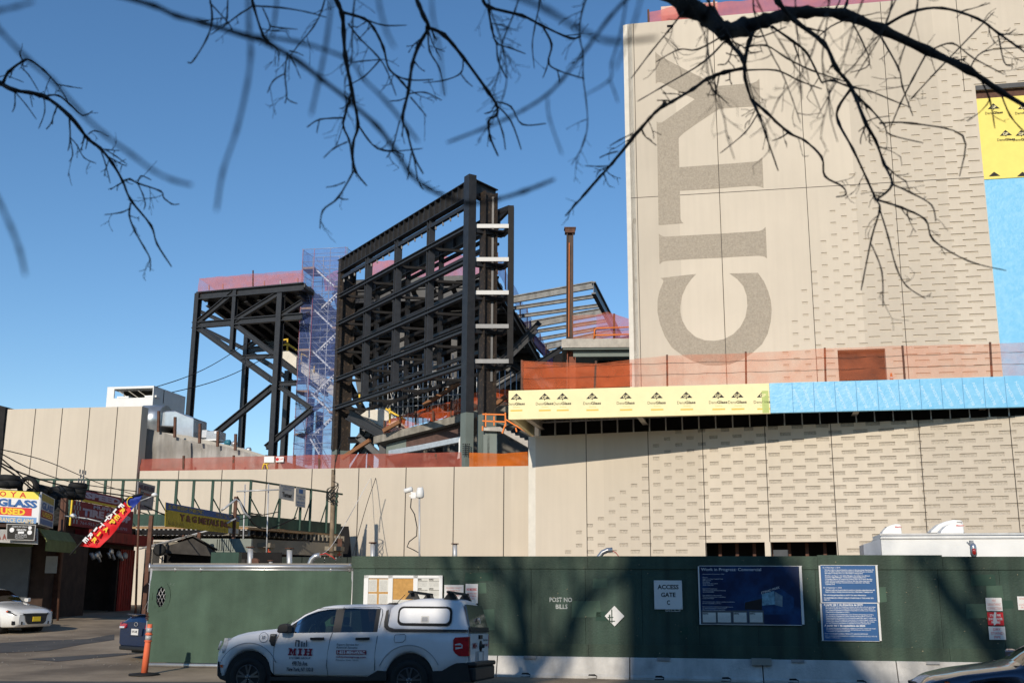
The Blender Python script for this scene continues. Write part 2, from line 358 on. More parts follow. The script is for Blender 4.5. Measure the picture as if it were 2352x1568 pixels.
pC = [kC(*p) for p in ((391,632),(560,612),(736,593),(690,640),(640,710),(600,800),(583,900),(583,960),(600,1040),(650,1130),(730,1200),(820,1232),(910,1238),(1000,1222),(1090,1175),(1160,1105),(1210,1010),(1229,900),(1222,800),(1190,710),(1130,640),(1056,588),(1330,582),(1390,665),(1430,760),(1455,850),(1464,940),(1455,1050),(1425,1170),(1370,1270),(1280,1350),(1170,1420),(1060,1462),(940,1475),(820,1470),(700,1430),(600,1375),(500,1300),(430,1190),(385,1070),(362,960),(362,850),(380,760),(405,700),(420,665),(412,645))]
for nm, P in (('Y', pY), ('T', pT), ('I', pI), ('C', pC)):
    bb = MB(); off = .012 if nm != 'T' else .0105
    bb.prism([TW.hit(*p)+TW.n*off for p in P], -TW.n*.01); o = bb.build('carved_letter', M['etched'], t); o['label'] = 'large carved letter %s lying on its side' % nm
b = MB(); joint(b, TW, 1652, 430, 880, .04, off=.018, z0=zB, z1=zTop-.02); b.build('panel_joint', M['joint'], t)
bb = MB(); rect(TW, 1532, 58, 1546, 63, .05, .03, mb=bb); bb.build('vent', M['dark'], t)
# doorway curtain and sheathed bay in the tower
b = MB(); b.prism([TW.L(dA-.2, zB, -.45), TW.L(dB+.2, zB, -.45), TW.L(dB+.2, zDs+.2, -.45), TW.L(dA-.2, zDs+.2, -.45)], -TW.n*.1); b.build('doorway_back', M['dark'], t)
b = MB(); b.prism([TW.L(sY-.1, zB, -.2), TW.L(sR, zB, -.2), TW.L(sR, TW.su(2300, 408)[1], -.2), TW.L(sY-.1, TW.su(2300, 408)[1], -.2)], -TW.n*.15)
o = b.build('blue_membrane', M['blue'], t); o['label'] = 'light blue air barrier membrane in the sheathed bay'
b = MB(); zz = TW.su(2300, 408)[1]; b.prism([TW.L(sY-.1, zz, -.15), TW.L(sR, zz, -.15), TW.L(sR, zY1-.55, -.15), TW.L(sY-.1, zY1-.55, -.15)], -TW.n*.15)
yb = b.build('yellow_sheathing', M['yboard'], t)
b = MB(); b.prism([TW.L(sY-.1, zY1-.55, -.22), TW.L(sR, zY1-.55, -.22), TW.L(sR, zY1+.1, -.22), TW.L(sY-.1, zY1+.1, -.22)], -TW.n*.1); b.build('rusty_lintel', M['rust'], t)
BY = TW.back(.15)
blw = mat('membrane_print', (.45,.66,.80), .5, var=0)
def logo(pl, u, v, sc, parent, part=3, col=None, bar=True, off=.02):
    col = col or M['print']; s, z = pl.su(u, v)                  # v at the triangle's apex; sc = triangle width in metres
    b = MB(); h = sc*.52
    b.prism([pl.L(s-sc/2, z-h, off), pl.L(s+sc/2, z-h, off), pl.L(s, z, off)], -pl.n*.006)
    b.prism([pl.L(s-sc*.06, z-h-.001, off), pl.L(s, z-h*1.25, off), pl.L(s+sc*.06, z-h-.001, off)], -pl.n*.006)
    b.build('logo', col, parent)
    text('GP', pl.L(s-sc*.24, z-h*.93, off), pl.d, (0,0,1), sc*.46, h*.48, M['ypale'], parent, 'logo', off=.004, n=pl.n, bold=.02)
    text('Dens', pl.L(s-sc*.75, z-h*1.95, off), pl.d, (0,0,1), sc*.62, h*.46, col, parent, off=.002, n=pl.n)
    text('Glass', pl.L(s-sc*.11, z-h*1.95, off), pl.d, (0,0,1), sc*.84, h*.46, col, parent, off=.002, n=pl.n, bold=.03)
    if bar:
        text('Sheathing', pl.L(s-sc*.25, z-h*2.4, off), pl.d, (0,0,1), sc*.55, h*.2, M['ochre'], parent, off=.002, n=pl.n)
        b = MB(); b.prism([pl.L(s-sc*.5, z-h*2.95, off), pl.L(s+sc*.52, z-h*2.95, off), pl.L(s+sc*.52, z-h*2.7, off), pl.L(s-sc*.5, z-h*2.7, off)], -pl.n*.004); b.build('printed_bar', M['ochre'], parent)
M['ochre'] = mat('ochre_print', (.72,.50,.10), .8, var=0)
for u, v in ((2281,238), (2350,238), (2309,299), (2345,299)): logo(BY, u, v, .70, yb, bar=False)
for u in (2283, 2348): s, z = BY.su(u, 395); b = MB(); b.prism([BY.L(s-.33, z-.28, .02), BY.L(s+.33, z-.28, .02), BY.L(s, z, .02)], -BY.n*.006); b.build('logo', M['print'], yb)
for k, u in enumerate((2290, 2333)):
    for j in range(14):
        v = 430+j*32+ (16 if k else 0); s, z = BY.su(u+j*1.6, v)
        text('BLUESKIN', BY.L(s-.12, z-.9, -.045), Vector((-.35*BY.d.x, -.35*BY.d.y, .93)), BY.d*-.93+Vector((0,0,-.35)), .85, .16, blw, t, off=.004, n=BY.n, bold=.02) if False else None
# --- lower right wall (turned further than the tower)
LW = Plane(1230, 64.6, 19.4)
lz1 = LW.su(1235, 1001)[1]; ls0 = LW.su(1230, 1100)[0]; ls1 = LW.su(3000, 1100)[0]; lz0 = .4
nrow = int(round((lz1-lz0)/.37)); LR = (lz1-lz0)/nrow
bl = [LW.su(*p) for p in ((1290,1262),(1345,1200),(1420,1120),(1475,1060),(1500,1010),(1530,985))]
def lw_w(s, z):
    pts = sorted(bl, key=lambda p: p[1]); sb = pts[0][0] if z <= pts[0][1] else pts[-1][0]
    for (a, za), (c, zc) in zip(pts, pts[1:]):
        if za <= z <= zc: sb = a+(c-a)*(z-za)/(zc-za)
    d = s-sb
    if d < 0: return 0
    return min(.84, .34+.047*d*(.75+ .35*(1-(z-lz0)/(lz1-lz0))))
zo = lz0+round((LW.su(1770, 1242)[1]-lz0)/LR)*LR
oA, oM0, oM1, oB = [LW.su(u, 1260)[0] for u in (1620, 1757, 1770, 1922)]
t = thing('precast_base_wall', 'beige precast base wall with brick-shaped recesses under the yellow and blue terrace fascia', 'wall', (LW.o.x, LW.o.y, 0))
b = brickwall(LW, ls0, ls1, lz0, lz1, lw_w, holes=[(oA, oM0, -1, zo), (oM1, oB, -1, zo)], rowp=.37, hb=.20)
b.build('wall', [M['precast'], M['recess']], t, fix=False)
b = MB()
for u in (1346, 1488, 1613, 1757, 1909, 2112, 2322): joint(b, LW, u, 1000, 1200, .045, z0=(zo if u == 1757 else lz0), z1=lz1-.01)
b.build('panel_joint', M['joint'], t)
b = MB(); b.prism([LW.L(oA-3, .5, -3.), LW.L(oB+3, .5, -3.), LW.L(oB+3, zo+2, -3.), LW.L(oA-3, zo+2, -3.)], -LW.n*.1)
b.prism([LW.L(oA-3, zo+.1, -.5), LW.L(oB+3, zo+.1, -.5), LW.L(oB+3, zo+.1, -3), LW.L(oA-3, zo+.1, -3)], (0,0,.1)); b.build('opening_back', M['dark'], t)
b = MB()
for k in range(9): b.ibeam(LW.L(oA+.6+k*.95, .5, -1.4), LW.L(oA+.6+k*.95, zo, -1.4), .18, .1, up=LW.n)
b.build('stud', M['rust'], t)
c0 = LW.L(ls0, 0); c1 = c0 - LW.d*.46 - LW.n*.06; c2 = c1 - TW.n*3+LW.d*.4
b = MB()
for p, q in ((c0, c1), (c1, c2)): b.prism([Vector((p.x,p.y,lz0)), Vector((p.x,p.y,lz1)), Vector((q.x,q.y,lz1)), Vector((q.x,q.y,lz0))], LW.d*.12-LW.n*.1)
b.build('corner_return', M['white_conc'], t)
# --- left walls
t = thing('precast_low_wall', 'long low plain beige precast wall below the steel frame', 'wall', (TW.o.x-12, TW.o.y, 0))
WL = Plane(1000, 69.5, 9.3)
a0 = WL.su(316, 1150)[0]; a1 = WL.su(1215, 1150)[0]; wz = WL.su(900, 1073.5)[1]
b = MB(); b.prism([WL.L(a0, .4), WL.L(a1, .4), WL.L(a1, wz), WL.L(a0, wz)], -WL.n*.5); b.build('wall', M['precast'], t)
b = MB()
for u in (406, 506, 609.5, 714, 822, 931, 1042, 1157): joint(b, WL, u, 1150, 1200, .06, z0=.45, z1=wz-.005)
b.build('panel_joint', M['joint'], t)
t = thing('precast_tall_wall', 'tall plain beige precast wall at the far left with a white rooftop unit behind', 'wall', (WL.o.x-20, WL.o.y+3, 0))
WT = WL
b0 = WT.su(14, 980)[0]; b1 = WT.su(323, 980)[0]; tz = WT.su(180, 936)[1]
b = MB(); b.prism([WT.L(b0, .5, .02), WT.L(b1, .5, .02), WT.L(b1, tz, .02), WT.L(b0, tz, .02)], -WT.n*.9); b.build('wall', M['precast'], t)
b = MB()
for u in (76, 138, 201, 265): joint(b, WT.back(-.02), u, 1000, 1100, .06, z0=.55, z1=tz-.005)
b.build('panel_joint', M['joint'], t)
# ------------------------------------------------------------------ terrace with sheathed fascia
FS = Plane(1168, 60, 10.7)
f0, fz0 = FS.su(1168, 963); fz1 = FS.su(1168, 897)[1]; fm = FS.su(1768, 915)[0]; f1 = FS.su(3000, 900)[0]
t = thing('terrace', 'projecting terrace with pale yellow and light blue sheathed fascia', 'terrace', (FS.o.x, FS.o.y, 0))
b = MB(); b.prism([FS.L(f0, fz0), FS.L(fm, fz0), FS.L(fm, fz1), FS.L(f0, fz1)], -FS.n*.3); yf = b.build('yellow_fascia', M['ypale'], t)
b = MB(); b.prism([FS.L(fm+.01, fz0+.02, .02), FS.L(f1, fz0+.02, .02), FS.L(f1, fz1, .02), FS.L(fm+.01, fz1, .02)], -FS.n*.3); bf = b.build('blue_fascia', M['blue'], t)
for u, part in ((1186,0),(1251,1),(1292,0),(1360,0),(1437,0),(1508,0),(1576,0),(1649,0),(1693,0),(1752,1)): logo(FS, u, 903-(u-1186)*.0107*.9, .66, yf, off=.004)
b = MB(); rect(FS, 1749, 897, 1767, 948, .003, .006, mb=b); b.build('green_overlap', mat('green_tape', (.45,.52,.18), .7), yf)
b = MB()
M['seam'] = mat('membrane_seam', (.07,.22,.42), .6, var=0)
for k in range(12):
    b = MB(); u = 1820+k*49; s = FS.su(u, 900)[0]; b.box(FS.L(s, (fz0+fz1)/2, .02), FS.d*.012, FS.n*.006, Vector((0,0,(fz1-fz0)/2-.02)))
    b.build('seam', M['seam'], bf)
for k in range(12):                    # lightly printed lettering on the membrane, running diagonally
    for j in range(2):
        s = FS.su(1828+k*49+j*22, 900)[0]
        up = (FS.d*-.34+Vector((0,0,.94))).normalized(); rt = up.cross(-FS.n).normalized() if False else FS.n.cross(up)
        text('BLUESKIN', FS.L(s+.35, fz0+.18+.1*j, .02), up, up.cross(FS.n)*-1, 1.15, .14, blw, bf, off=.004, n=FS.n, bold=.01)
dk = fz1-.95                            # deck underside
b = MB(); b.prism([FS.L(f0+.3, dk, -.3), FS.L(f1, dk, -.3), FS.L(f1, dk, -9.), FS.L(f0+.3, dk, -9.)], (0,0,.25)); b.build('deck_slab', M['conc'], t)
b = MB()
n = int((f1-f0)/.3)
for k in range(n):                      # corrugated deck seen from below
    b.box(FS.L(f0+.5+k*.3, dk-.04, -4.5), FS.d*.08, FS.n*4.1, Vector((0,0,.035)))
b.build('metal_deck', M['deck'], t)
b = MB(); b.prism([FS.L(f0+.02, fz0+.03, -.3), FS.L(f0+.02, fz1-.3, -.3), FS.L(f0+.02, fz1-.3, -7.2), FS.L(f0+.02, fz0+.03, -7.2)], FS.d*.25); b.build('end_fascia', M['ypale'], t)
for u in (1228, 1490, 2000, 2300):
    s = FS.su(u, 965)[0]-.6; b = MB(); b.ibeam(FS.L(s, dk-.3, -.3), FS.L(s+.3, dk-.3, -8), .3, .5); b.build('outrigger_beam', M['conc'], t)
# stud wall above the base wall, up to the deck
b = MB(); zt_ = dk-.01; k = 0; s = LW.su(1232, 1000)[0]
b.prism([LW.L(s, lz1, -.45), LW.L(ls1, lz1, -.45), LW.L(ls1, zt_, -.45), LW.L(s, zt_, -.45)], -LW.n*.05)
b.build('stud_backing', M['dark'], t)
b = MB(); s += .2; se = LW.su(2340, 970)[0]
while s < se: b.beam(LW.L(s, lz1, -.1), LW.L(s, zt_, -.1), .06, .15, up=LW.n); s += .95
b.beam(LW.L(LW.su(1240,1000)[0], zt_-.15, -.09), LW.L(se, zt_-.15, -.09), .12, .08); b.build('stud', M['galvp'], t)
# netting guard rail along the terrace
FN = FS.back(.45)
def wavy_net(pl, pts_top, pts_bot, m, parent, name='net', amp=.06, nu=60, nv=8, seed=1, sag=0):
    """a net sheet between two picture polylines, laid on a vertical plane, with folds"""
    rnd = random.Random(seed); ph = [rnd.uniform(0, 6) for _ in range(6)]
    top = [pl.su(*p) for p in pts_top]; bot = [pl.su(*p) for p in pts_bot]
    def samp(P, f):
        s = P[0][0]+(P[-1][0]-P[0][0])*f
        for (a, za), (c, zc) in zip(P, P[1:]):
            if a-1e-6 <= s <= c+1e-6: return s, za+(zc-za)*(s-a)/(c-a)
        return s, P[-1][1]
    b = MB(); n = None
    for j in range(nv+1):
        row = []
        for i in range(nu+1):
            f = i/nu; s, zt = samp(top, f); s2, zb = samp(bot, f); g = j/nv
            w = amp*(math.sin(s*1.9+ph[0]+g*2)+.6*math.sin(s*4.7+ph[1]-g*3)+.4*math.sin(g*9+s*.8+ph[2]))
            row.append(pl.L(s+(s2-s)*g, zt+(zb-zt)*g+(sag*math.sin(f*math.pi*nu/6)**2 if j == 0 else 0), w))
        k = b.add(row); n = k if n is None else n
    for j in range(nv):
        for i in range(nu): b.face((n+j*(nu+1)+i, n+j*(nu+1)+i+1, n+(j+1)*(nu+1)+i+1, n+(j+1)*(nu+1)+i), 0, True)
    return b.build(name, m, parent)
t = thing('netting_guardrail', 'long orange debris netting on rusty posts above the yellow and blue fascia', 'netting', (FN.o.x, FN.o.y, 0), 'debris nets round the open edges')
wavy_net(FN, [(1198,828),(1367,835),(1532,816),(1713,811),(1895,800),(2075,794),(2276,789),(2900,772)], [(1198,893),(1532,886),(2900,846)], M['onet'], t, nu=150, amp=.045)
for u, v0, dv in ((1198,828,0),(1367,830,-3),(1532,816,0),(1713,809,0),(1895,800,1),(2075,795,4),(2276,787,3)):
    b = MB(); zb = FN.su(u, 900)[1]; s = FN.su(u+dv, 880)[0]; s2, z2 = FN.su(u-dv*.5, v0-2)
    b.beam(FN.L(s, fz1-.6, -.06), FN.L(s2, z2, -.06), .1, .1, up=FN.n); b.build('post', M['rust'], t)
b = MB()
for dz in (.72, 1.35):
    pts = [FN.L(*(lambda q: (q[0], fz1+dz+.02*math.sin(q[0]*3)))(FN.su(u, 860)), .05) for u in range(1200, 2400, 25)]
    b.tube(pts, .012, 4)
b.build('guard_cable', M['rust'], t)
nb = thing('netting_flap', 'crumpled orange netting hung behind the left end of the terrace guardrail', 'netting', (FN.o.x, FN.o.y+2, 0), 'debris nets round the open edges')
wavy_net(FS.back(6), [(1203,832),(1300,840),(1452,834)], [(1203,897),(1452,888)], M['onet_d'], nb, amp=.15, nu=50, seed=4)
# warning light and cone by the doorway
cn = thing('traffic_cone', 'orange and white safety cone by the red-draped doorway on the terrace', 'cone', tuple(FS.back(1.0).L(FS.su(2055,860)[0], fz1-.5)))
c = FS.back(1.0).L(FS.su(2054, 860)[0], fz1-.45); b = MB(); b.lathe(c, (0,0,1), [(.2,0),(.17,.03),(.05,.95),(.03,1.0)], 14); b.lathe(c, (0,0,1), [(.24,-.01),(.24,.015)], 4); b.build('cone_body', M['orange'], cn)
for pr in ([(.14,.35),(.115,.55)], [(.10,.68),(.085,.78)]): b = MB(); b.lathe(c, (0,0,1), pr, 14); b.build('reflective_band', M['white'], cn)
wl = thing('roof_screen', 'pinkish netting and formwork on the roof edge of the tower', 'netting', (TW.o.x, TW.o.y, 0), 'debris nets round the open edges')
RB = TW.back(1.5); b = MB()
wavy_net(RB, [(1490,28),(1560,14),(1700,2),(2060,-40)], [(1490,56),(1700,35),(2060,3)], M['pnet'], wl, nu=50)
for u, v in ((1489,26),(1640,5)):
    b = MB(); s, z = RB.su(u, v); b.beam(RB.L(s, z-2), RB.L(s, z+.1), .12, .12); b.build('post', M['rust'], wl)
b = MB(); rect(RB.back(.5), 1518, 10, 1650, 60, 1.5, mb=b); b.build('formwork_box', mat('pink_board', (.62,.45,.38), .8), wl)
# ------------------------------------------------------------------ scoreboard frame of black steel
SB = Plane(1075, 75, 58)
def sbp(u, v, off=0): return SB.hit(u, v)-SB.n*off
sA = SB.su(778, 800)[0]; sZ = SB.su(1075, 800)[0]
zt = (SB.su(1080, 420)[1]+SB.su(786, 598)[1])/2; zbm = (SB.su(1065, 842)[1]+SB.su(770, 938)[1])/2
fr = thing('scoreboard_frame', 'tall open frame of black steel beams for a scoreboard rising above the low wall', 'steel frame', (SB.L(sZ, 0).x, SB.L(sZ, 0).y, 0))
DEP = 2.6
zbase = wz-3
GR = mat('primer_base', (.17,.20,.18), .6, var=.08)
b = MB(); zc_ = SB.su(1075, 948)[1]
b.beam(SB.L(sZ, zc_), SB.L(sZ, zt+.5), .75, .62, up=SB.n); b.build('column', [M['steel']], fr)
b = MB(); b.beam(SB.L(sZ, zbase), SB.L(sZ, zc_), .76, .63, up=SB.n); o = b.build('column_base', M['primer'], fr); o['label'] = 'grey primed lower length of the right column'
b = MB(); b.ibeam(SB.L(sZ, zc_, -1.6), SB.L(sZ, zt-.5, -1.6), .75, 1.1, up=SB.n, t=.08); b.build('column', M['steel_rust'], fr)
b = MB(); b.ibeam(SB.L(sZ, zbase, -1.6), SB.L(sZ, zc_, -1.6), .76, 1.11, up=SB.n, t=.08); b.build('column_base', M['primer'], fr)
zf = SB.su(780, 1030)[1]
b = MB(); b.ibeam(SB.L(sA, zf, -.6), SB.L(sA, zt-.8, -.6), .9, 1.3, up=SB.n, t=.07); b.beam(SB.L(sA, zf), SB.L(sA, zt), .5, .5, up=SB.n); b.build('column', M['steel_rust'], fr)
b = MB(); b.ibeam(SB.L(sA, zbase, -.6), SB.L(sA, zf, -.6), .92, 1.32, up=SB.n, t=.07); b.build('column_base', M['primer'], fr)
Ls = sZ-sA
posts = [SB.su(u, 700)[0] for u in (843, 910, 985)]
for i, s in enumerate(posts):
    b = MB(); b.ibeam(SB.L(s, zbm, -.05), SB.L(s, zt-1.2, -.05), .50, .46, up=SB.d, t=.12); b.build('front_post', M['steel_f'], fr)
for s in [SB.su(u, 700)[0] for u in (805, 872, 945, 1040)]:
    b = MB(); b.ibeam(SB.L(s, zbm, -DEP), SB.L(s, zt-1.5, -DEP), .32, .32, up=SB.d, t=.12); b.build('rear_post', M['steel'], fr)
lev = [zbm+(SB.su(1068, 527)[1]-zbm)*k/4 for k in range(5)]
for k, z in enumerate(lev):
    b = MB(); b.ibeam(SB.L(sA-.2, z, .12), SB.L(sZ-.3, z, .12), .36, .36, up=(0,0,1), t=.15); b.build('girt', M['steel_f'], fr)
    b = MB(); b.beam(SB.L(sA, z+.1, -DEP-.1), SB.L(sZ, z+.1, -DEP-.1), .22, .26); b.build('rear_girt', M['steel_d'], fr)
    for s in posts+[sA+.6, sZ-.4]:
        b = MB(); b.beam(SB.L(s, z-.05, 0), SB.L(s+.9, z-.05, -DEP), .2, .2); b.build('strut', M['steel_d'], fr)
    if k < 4:
        b = MB(); b.beam(SB.L(sA, z+(lev[1]-lev[0])*.72, -DEP-.1), SB.L(sZ-.4, z+(lev[1]-lev[0])*.72, -DEP-.1), .16, .18); b.build('rear_rail', M['steel'], fr); zm = z+(lev[1]-lev[0])*.45; b = MB(); b.beam(SB.L(sA+1, zm, -1.3), SB.L(sZ-.6, zm, -1.3), .2, .22); b.build('catwalk_rail', M['steel'], fr)
b = MB(); b.ibeam(SB.L(sA-.4, zt-.55, 0), SB.L(sZ, zt-.55, 0), .6, 1.3, t=.05)
for k in range(26):
    s = sA+(sZ-sA)*(k+.5)/26; b.box(SB.L(s, zt-.55, .15), SB.d*.02, SB.n*.14, Vector((0,0,.58)))
b.build('top_girder', M['steel'], fr)
b = MB(); b.ibeam(SB.L(sA, zt-2.3, -DEP), SB.L(sZ, zt-2.3, -DEP), .5, 1.2, t=.07)
for k in range(12): b.box(SB.L(sA+(sZ-sA)*(k+.5)/12, zt-2.3, -DEP+.13), SB.d*.03, SB.n*.1, Vector((0,0,.5)))
b.build('rear_girder', M['steel'], fr)
b = MB(); b.beam(SB.L(sA, zt-1.7, 0), SB.L(sZ, zt-1.7, 0), .3, .3)
for k in range(20): b.beam(SB.L(sA+(sZ-sA)*(k+.5)/20, zt-1.75, 0), SB.L(sA+(sZ-sA)*(k+.5)/20, zt-2.15, 0), .12, .12)
b.build('hanger_rail', M['steel'], fr)
M['dull_galv'] = mat('dull_channel', (.20,.20,.20), .5, metal=.2, var=.1)
# return bay on the right with four bright channels and one darker
E = Plane(1172, 75.6, 3); pA = SB.L(sZ, 0)
def e(u, v): return E.hit(u, v)
b = MB(); b.ibeam(e(1172, 836), e(1174, 474), .42, .42, up=E.n, t=.12); b.build('outer_post', M['steel_d'], fr)
for v in (522, 598, 674, 751, 831):
    b = MB(); p = e(1088, v); q = e(1169, v); b.prism([p+Vector((0,0,.15))+E.n*.3, q+Vector((0,0,.15))+E.n*.3, q+Vector((0,0,-.15))+E.n*.3, p+Vector((0,0,-.15))+E.n*.3], -E.n*.2)
    b.build('bright_channel', M['silver' if v < 700 else 'dull_galv'], fr)
    b = MB(); pb = SB.L(sZ, p.z-.2, -2.8); b.beam(q-Vector((0,0,.15)), pb, .3, .35); b.beam(SB.L(sZ, p.z-.3), pb, .4, .4); b.build('return_beam', M['steel'], fr)
b = MB(); pb = SB.L(sZ, 0, -2.8); q0 = e(1128, 445); b.ibeam(Vector((q0.x, pb.y-.3, SB.L(sZ,zbm).z-1)), Vector((q0.x, pb.y-.3, q0.z)), .45, .45, t=.12, up=E.n); b.build('rear_post', M['steel'], fr)
b = MB(); b.ibeam(SB.L(sZ, zt-.3, .1), e(1134, 434)-E.n*2, .5, 1.3, t=.06); b.build('top_girder', M['steel'], fr)
b = MB(); b.beam(e(1172, 478), e(1120, 470)-E.n*2.5, .3, .4); b.beam(e(1172, 478), e(1120, 500)-E.n*2.5, .25, .3); b.build('return_beam', M['steel'], fr)
b = MB()
for r in range(6):
    for c_ in range(4): b.lathe(SB.L(sZ, 0)*0+e(1067+c_*4.6, 1024+r*4.6)+E.n*1.0, E.n, [(.05,0),(.05,.05)], 6)
b.build('bolt', M['dark'], fr)
# ------------------------------------------------------------------ left stand: black steel trusses under a metal deck
kS = K(700, 950, .60606); kJ = K(1300, 1250, .41463); kP = K(1900, 850, .57389); kH = K(0, 1450, .43537)
def mem(pl, a, c, w, h, name, m, par, kf=None, I=True, off=0):
    kf = kf or (lambda x, y: (x, y)); p = pl.hit(*kf(*a))-pl.n*off; q = pl.hit(*kf(*c))-pl.n*off; b = MB()
    (b.ibeam if I else b.beam)(p, q, w, h, up=(0,0,1) if abs((q-p).normalized().z) < .95 else pl.n, **({'t': .14} if I else {})); return b.build(name, m, par)
ST = Plane(447, 100, 21.5); SR_ = ST.back(9)
t = thing('left_stand', 'unfinished stand of black steel trusses and columns left of the blue scaffold stair', 'steel frame', (ST.o.x, ST.o.y, 0))
for a, c, w_, nm in (((150,388),(850,325),.95,'top_chord'), ((118,580),(840,520),.75,'bottom_chord'), ((155,370),(90,1240),.75,'column'), ((402,350),(376,745),.6,'post'),
    ((702,370),(640,1500),.85,'column'), ((150,560),(385,365),.6,'brace'), ((400,545),(680,372),.6,'brace'), ((705,512),(840,425),.55,'brace'), ((150,592),(650,948),.65,'brace'),
    ((400,575),(662,775),.6,'brace'), ((645,985),(270,1290),.7,'brace'), ((440,790),(655,782),.5,'beam'), ((690,965),(800,962),.5,'beam'), ((690,985),(905,1130),.5,'brace'), ((905,1130),(600,1385),.6,'brace')):
    mem(ST, a, c, w_*.62, w_*.8, nm, M['steel'], t, kS, off=random.random()*.02)
for a, c, w_, nm in (((482,570),(428,1500),.75,'column'), ((748,880),(712,1500),.8,'column'), ((157,485),(665,705),.5,'brace'), ((160,590),(460,735),.5,'brace'), ((455,745),(670,722),.7,'beam'),
    ((475,748),(660,862),.6,'brace'), ((690,890),(790,965),.5,'brace'), ((480,720),(690,590),.55,'brace'), ((560,690),(690,770),.5,'brace'), ((900,1060),(880,1500),.7,'column'), ((955,1150),(945,1500),.8,'column'), ((740,955),(960,950),.5,'beam'), ((760,1240),(980,1090),.5,'brace')):
    mem(SR_, a, c, w_*.62, w_*.8, nm, M['steel'], t, kS, off=random.random()*.02)
pf = [ST.hit(*kS(165,395)), ST.hit(*kS(856,325))]; back = -ST.n
b = MB(); z = pf[0].z-.1
A, B = Vector((pf[0].x, pf[0].y, z)), Vector((pf[1].x, pf[1].y, z)); D1 = back*20
for k in range(24):                      # folded metal deck, underside seen from below
    f0_, f1_ = k/24, (k+1)/24; h = (0, .14)[k % 2]
    p = [A+D1*f0_+Vector((0,0,h-f0_*4)), B+D1*f0_+Vector((0,0,h-f0_*4)), B+D1*f1_+Vector((0,0,h-f1_*4)), A+D1*f1_+Vector((0,0,h-f1_*4))]
    b.prism(p, (0,0,.3))
b.build('roof_deck', M['deck'], t)
for k in range(8):
    p = A.lerp(B, (k+.4)/8); bb = MB(); bb.ibeam(p+Vector((0,0,-.35))+back*.5, p+D1+Vector((0,0,-4.35)), .4, .7); bb.build('rafter', M['steel'], t)
wavy_net(ST.back(-.1), [kS(158,268), kS(850,213)], [kS(145,372), kS(850,292)], M['rnet'], t, 'edge_net', nu=40, amp=.08)
wavy_net(SR_, [kS(162,272), kS(850,232)], [kS(280,355), kS(850,300)], M['onet'], t, 'edge_net', nu=40, amp=.08, seed=5)
for u in (225, 316, 515, 590, 697, 810):
    bb = MB(); bb.beam(ST.hit(*kS(u, 345-(u-225)*.08)), ST.hit(*kS(u, (240 if u == 515 else 315)-(u-225)*.08)), .1, .1); bb.build('edge_post', M['rust'] if u == 515 else M['silver'], t)
s0 = thing('stair_soffit', 'pale precast raker with yellow timber rails leaning behind the blue scaffold', 'concrete stair', (ST.o.x+12, ST.o.y+3, 0))
PS = ST.back(4); b = slab(PS, [kS(682,750), kS(745,745), kS(1060,990), kS(1060,1060), kS(690,780)], 1.2); b.build('raker', M['white_conc'], s0)
for a, c in (((692,745),(692,680)), ((745,745),(748,668)), ((690,682),(748,672)), ((692,715),(748,705)), ((748,700),(810,742)), ((748,705),(900,800)), ((840,745),(836,840)), ((925,840),(922,890))): mem(PS, a, c, .12, .12, 'rail', M['yellow'], s0, kS, I=False, off=-.1)
mem(PS, (690,800), (1000,1010), .5, 1.0, 'raker_beam', M['steel'], s0, kS, off=.5)
# ------------------------------------------------------------------ scaffold stair tower with blue net
SC = Plane(697, 98, 10); q0 = SC.su(697, 575)[0]; q1 = SC.su(797, 575)[0]; zt2 = SC.su(697, 573)[1]; zb2 = wz-1; DP = 2.6
t = thing('scaffold_stair_tower', 'tall scaffold stair tower wrapped in blue net between the black frames', 'scaffold', (SC.L(q0,0).x, SC.L(q0,0).y, 0))
mid = q0+(q1-q0)*.25
cols = [(q0,0),(mid,0),((mid+q1)/2,0),(q1,0),(q0,DP),(mid,DP),((mid+q1)/2,DP),(q1,DP)]
for s, d in cols: b = MB(); b.tube([SC.L(s, zb2, -d), SC.L(s, zt2, -d)], .035, 5); b.build('standard', M['galvp'], t)
nlev = 20; lh = (zt2-zb2)/nlev
for k in range(nlev+1):
    z = zt2-k*lh; b = MB()
    for a, c in ((cols[0],cols[3]),(cols[4],cols[7]),(cols[0],cols[4]),(cols[3],cols[7])): b.tube([SC.L(a[0]-.1, z, -a[1]), SC.L(c[0]+.1, z, -c[1])], .028, 4)
    b.tube([SC.L(q0-.1, z-lh*.4, 0), SC.L(q1+.1, z-lh*.4, 0)], .022, 4)
    b.build('ledger_ring', M['galvp'], t)
fl = [kS(0, y)[1] for y in (200, 465, 738, 1013, 1295)]; fr2 = [kS(0, y)[1] for y in (325, 595, 870, 1150)]
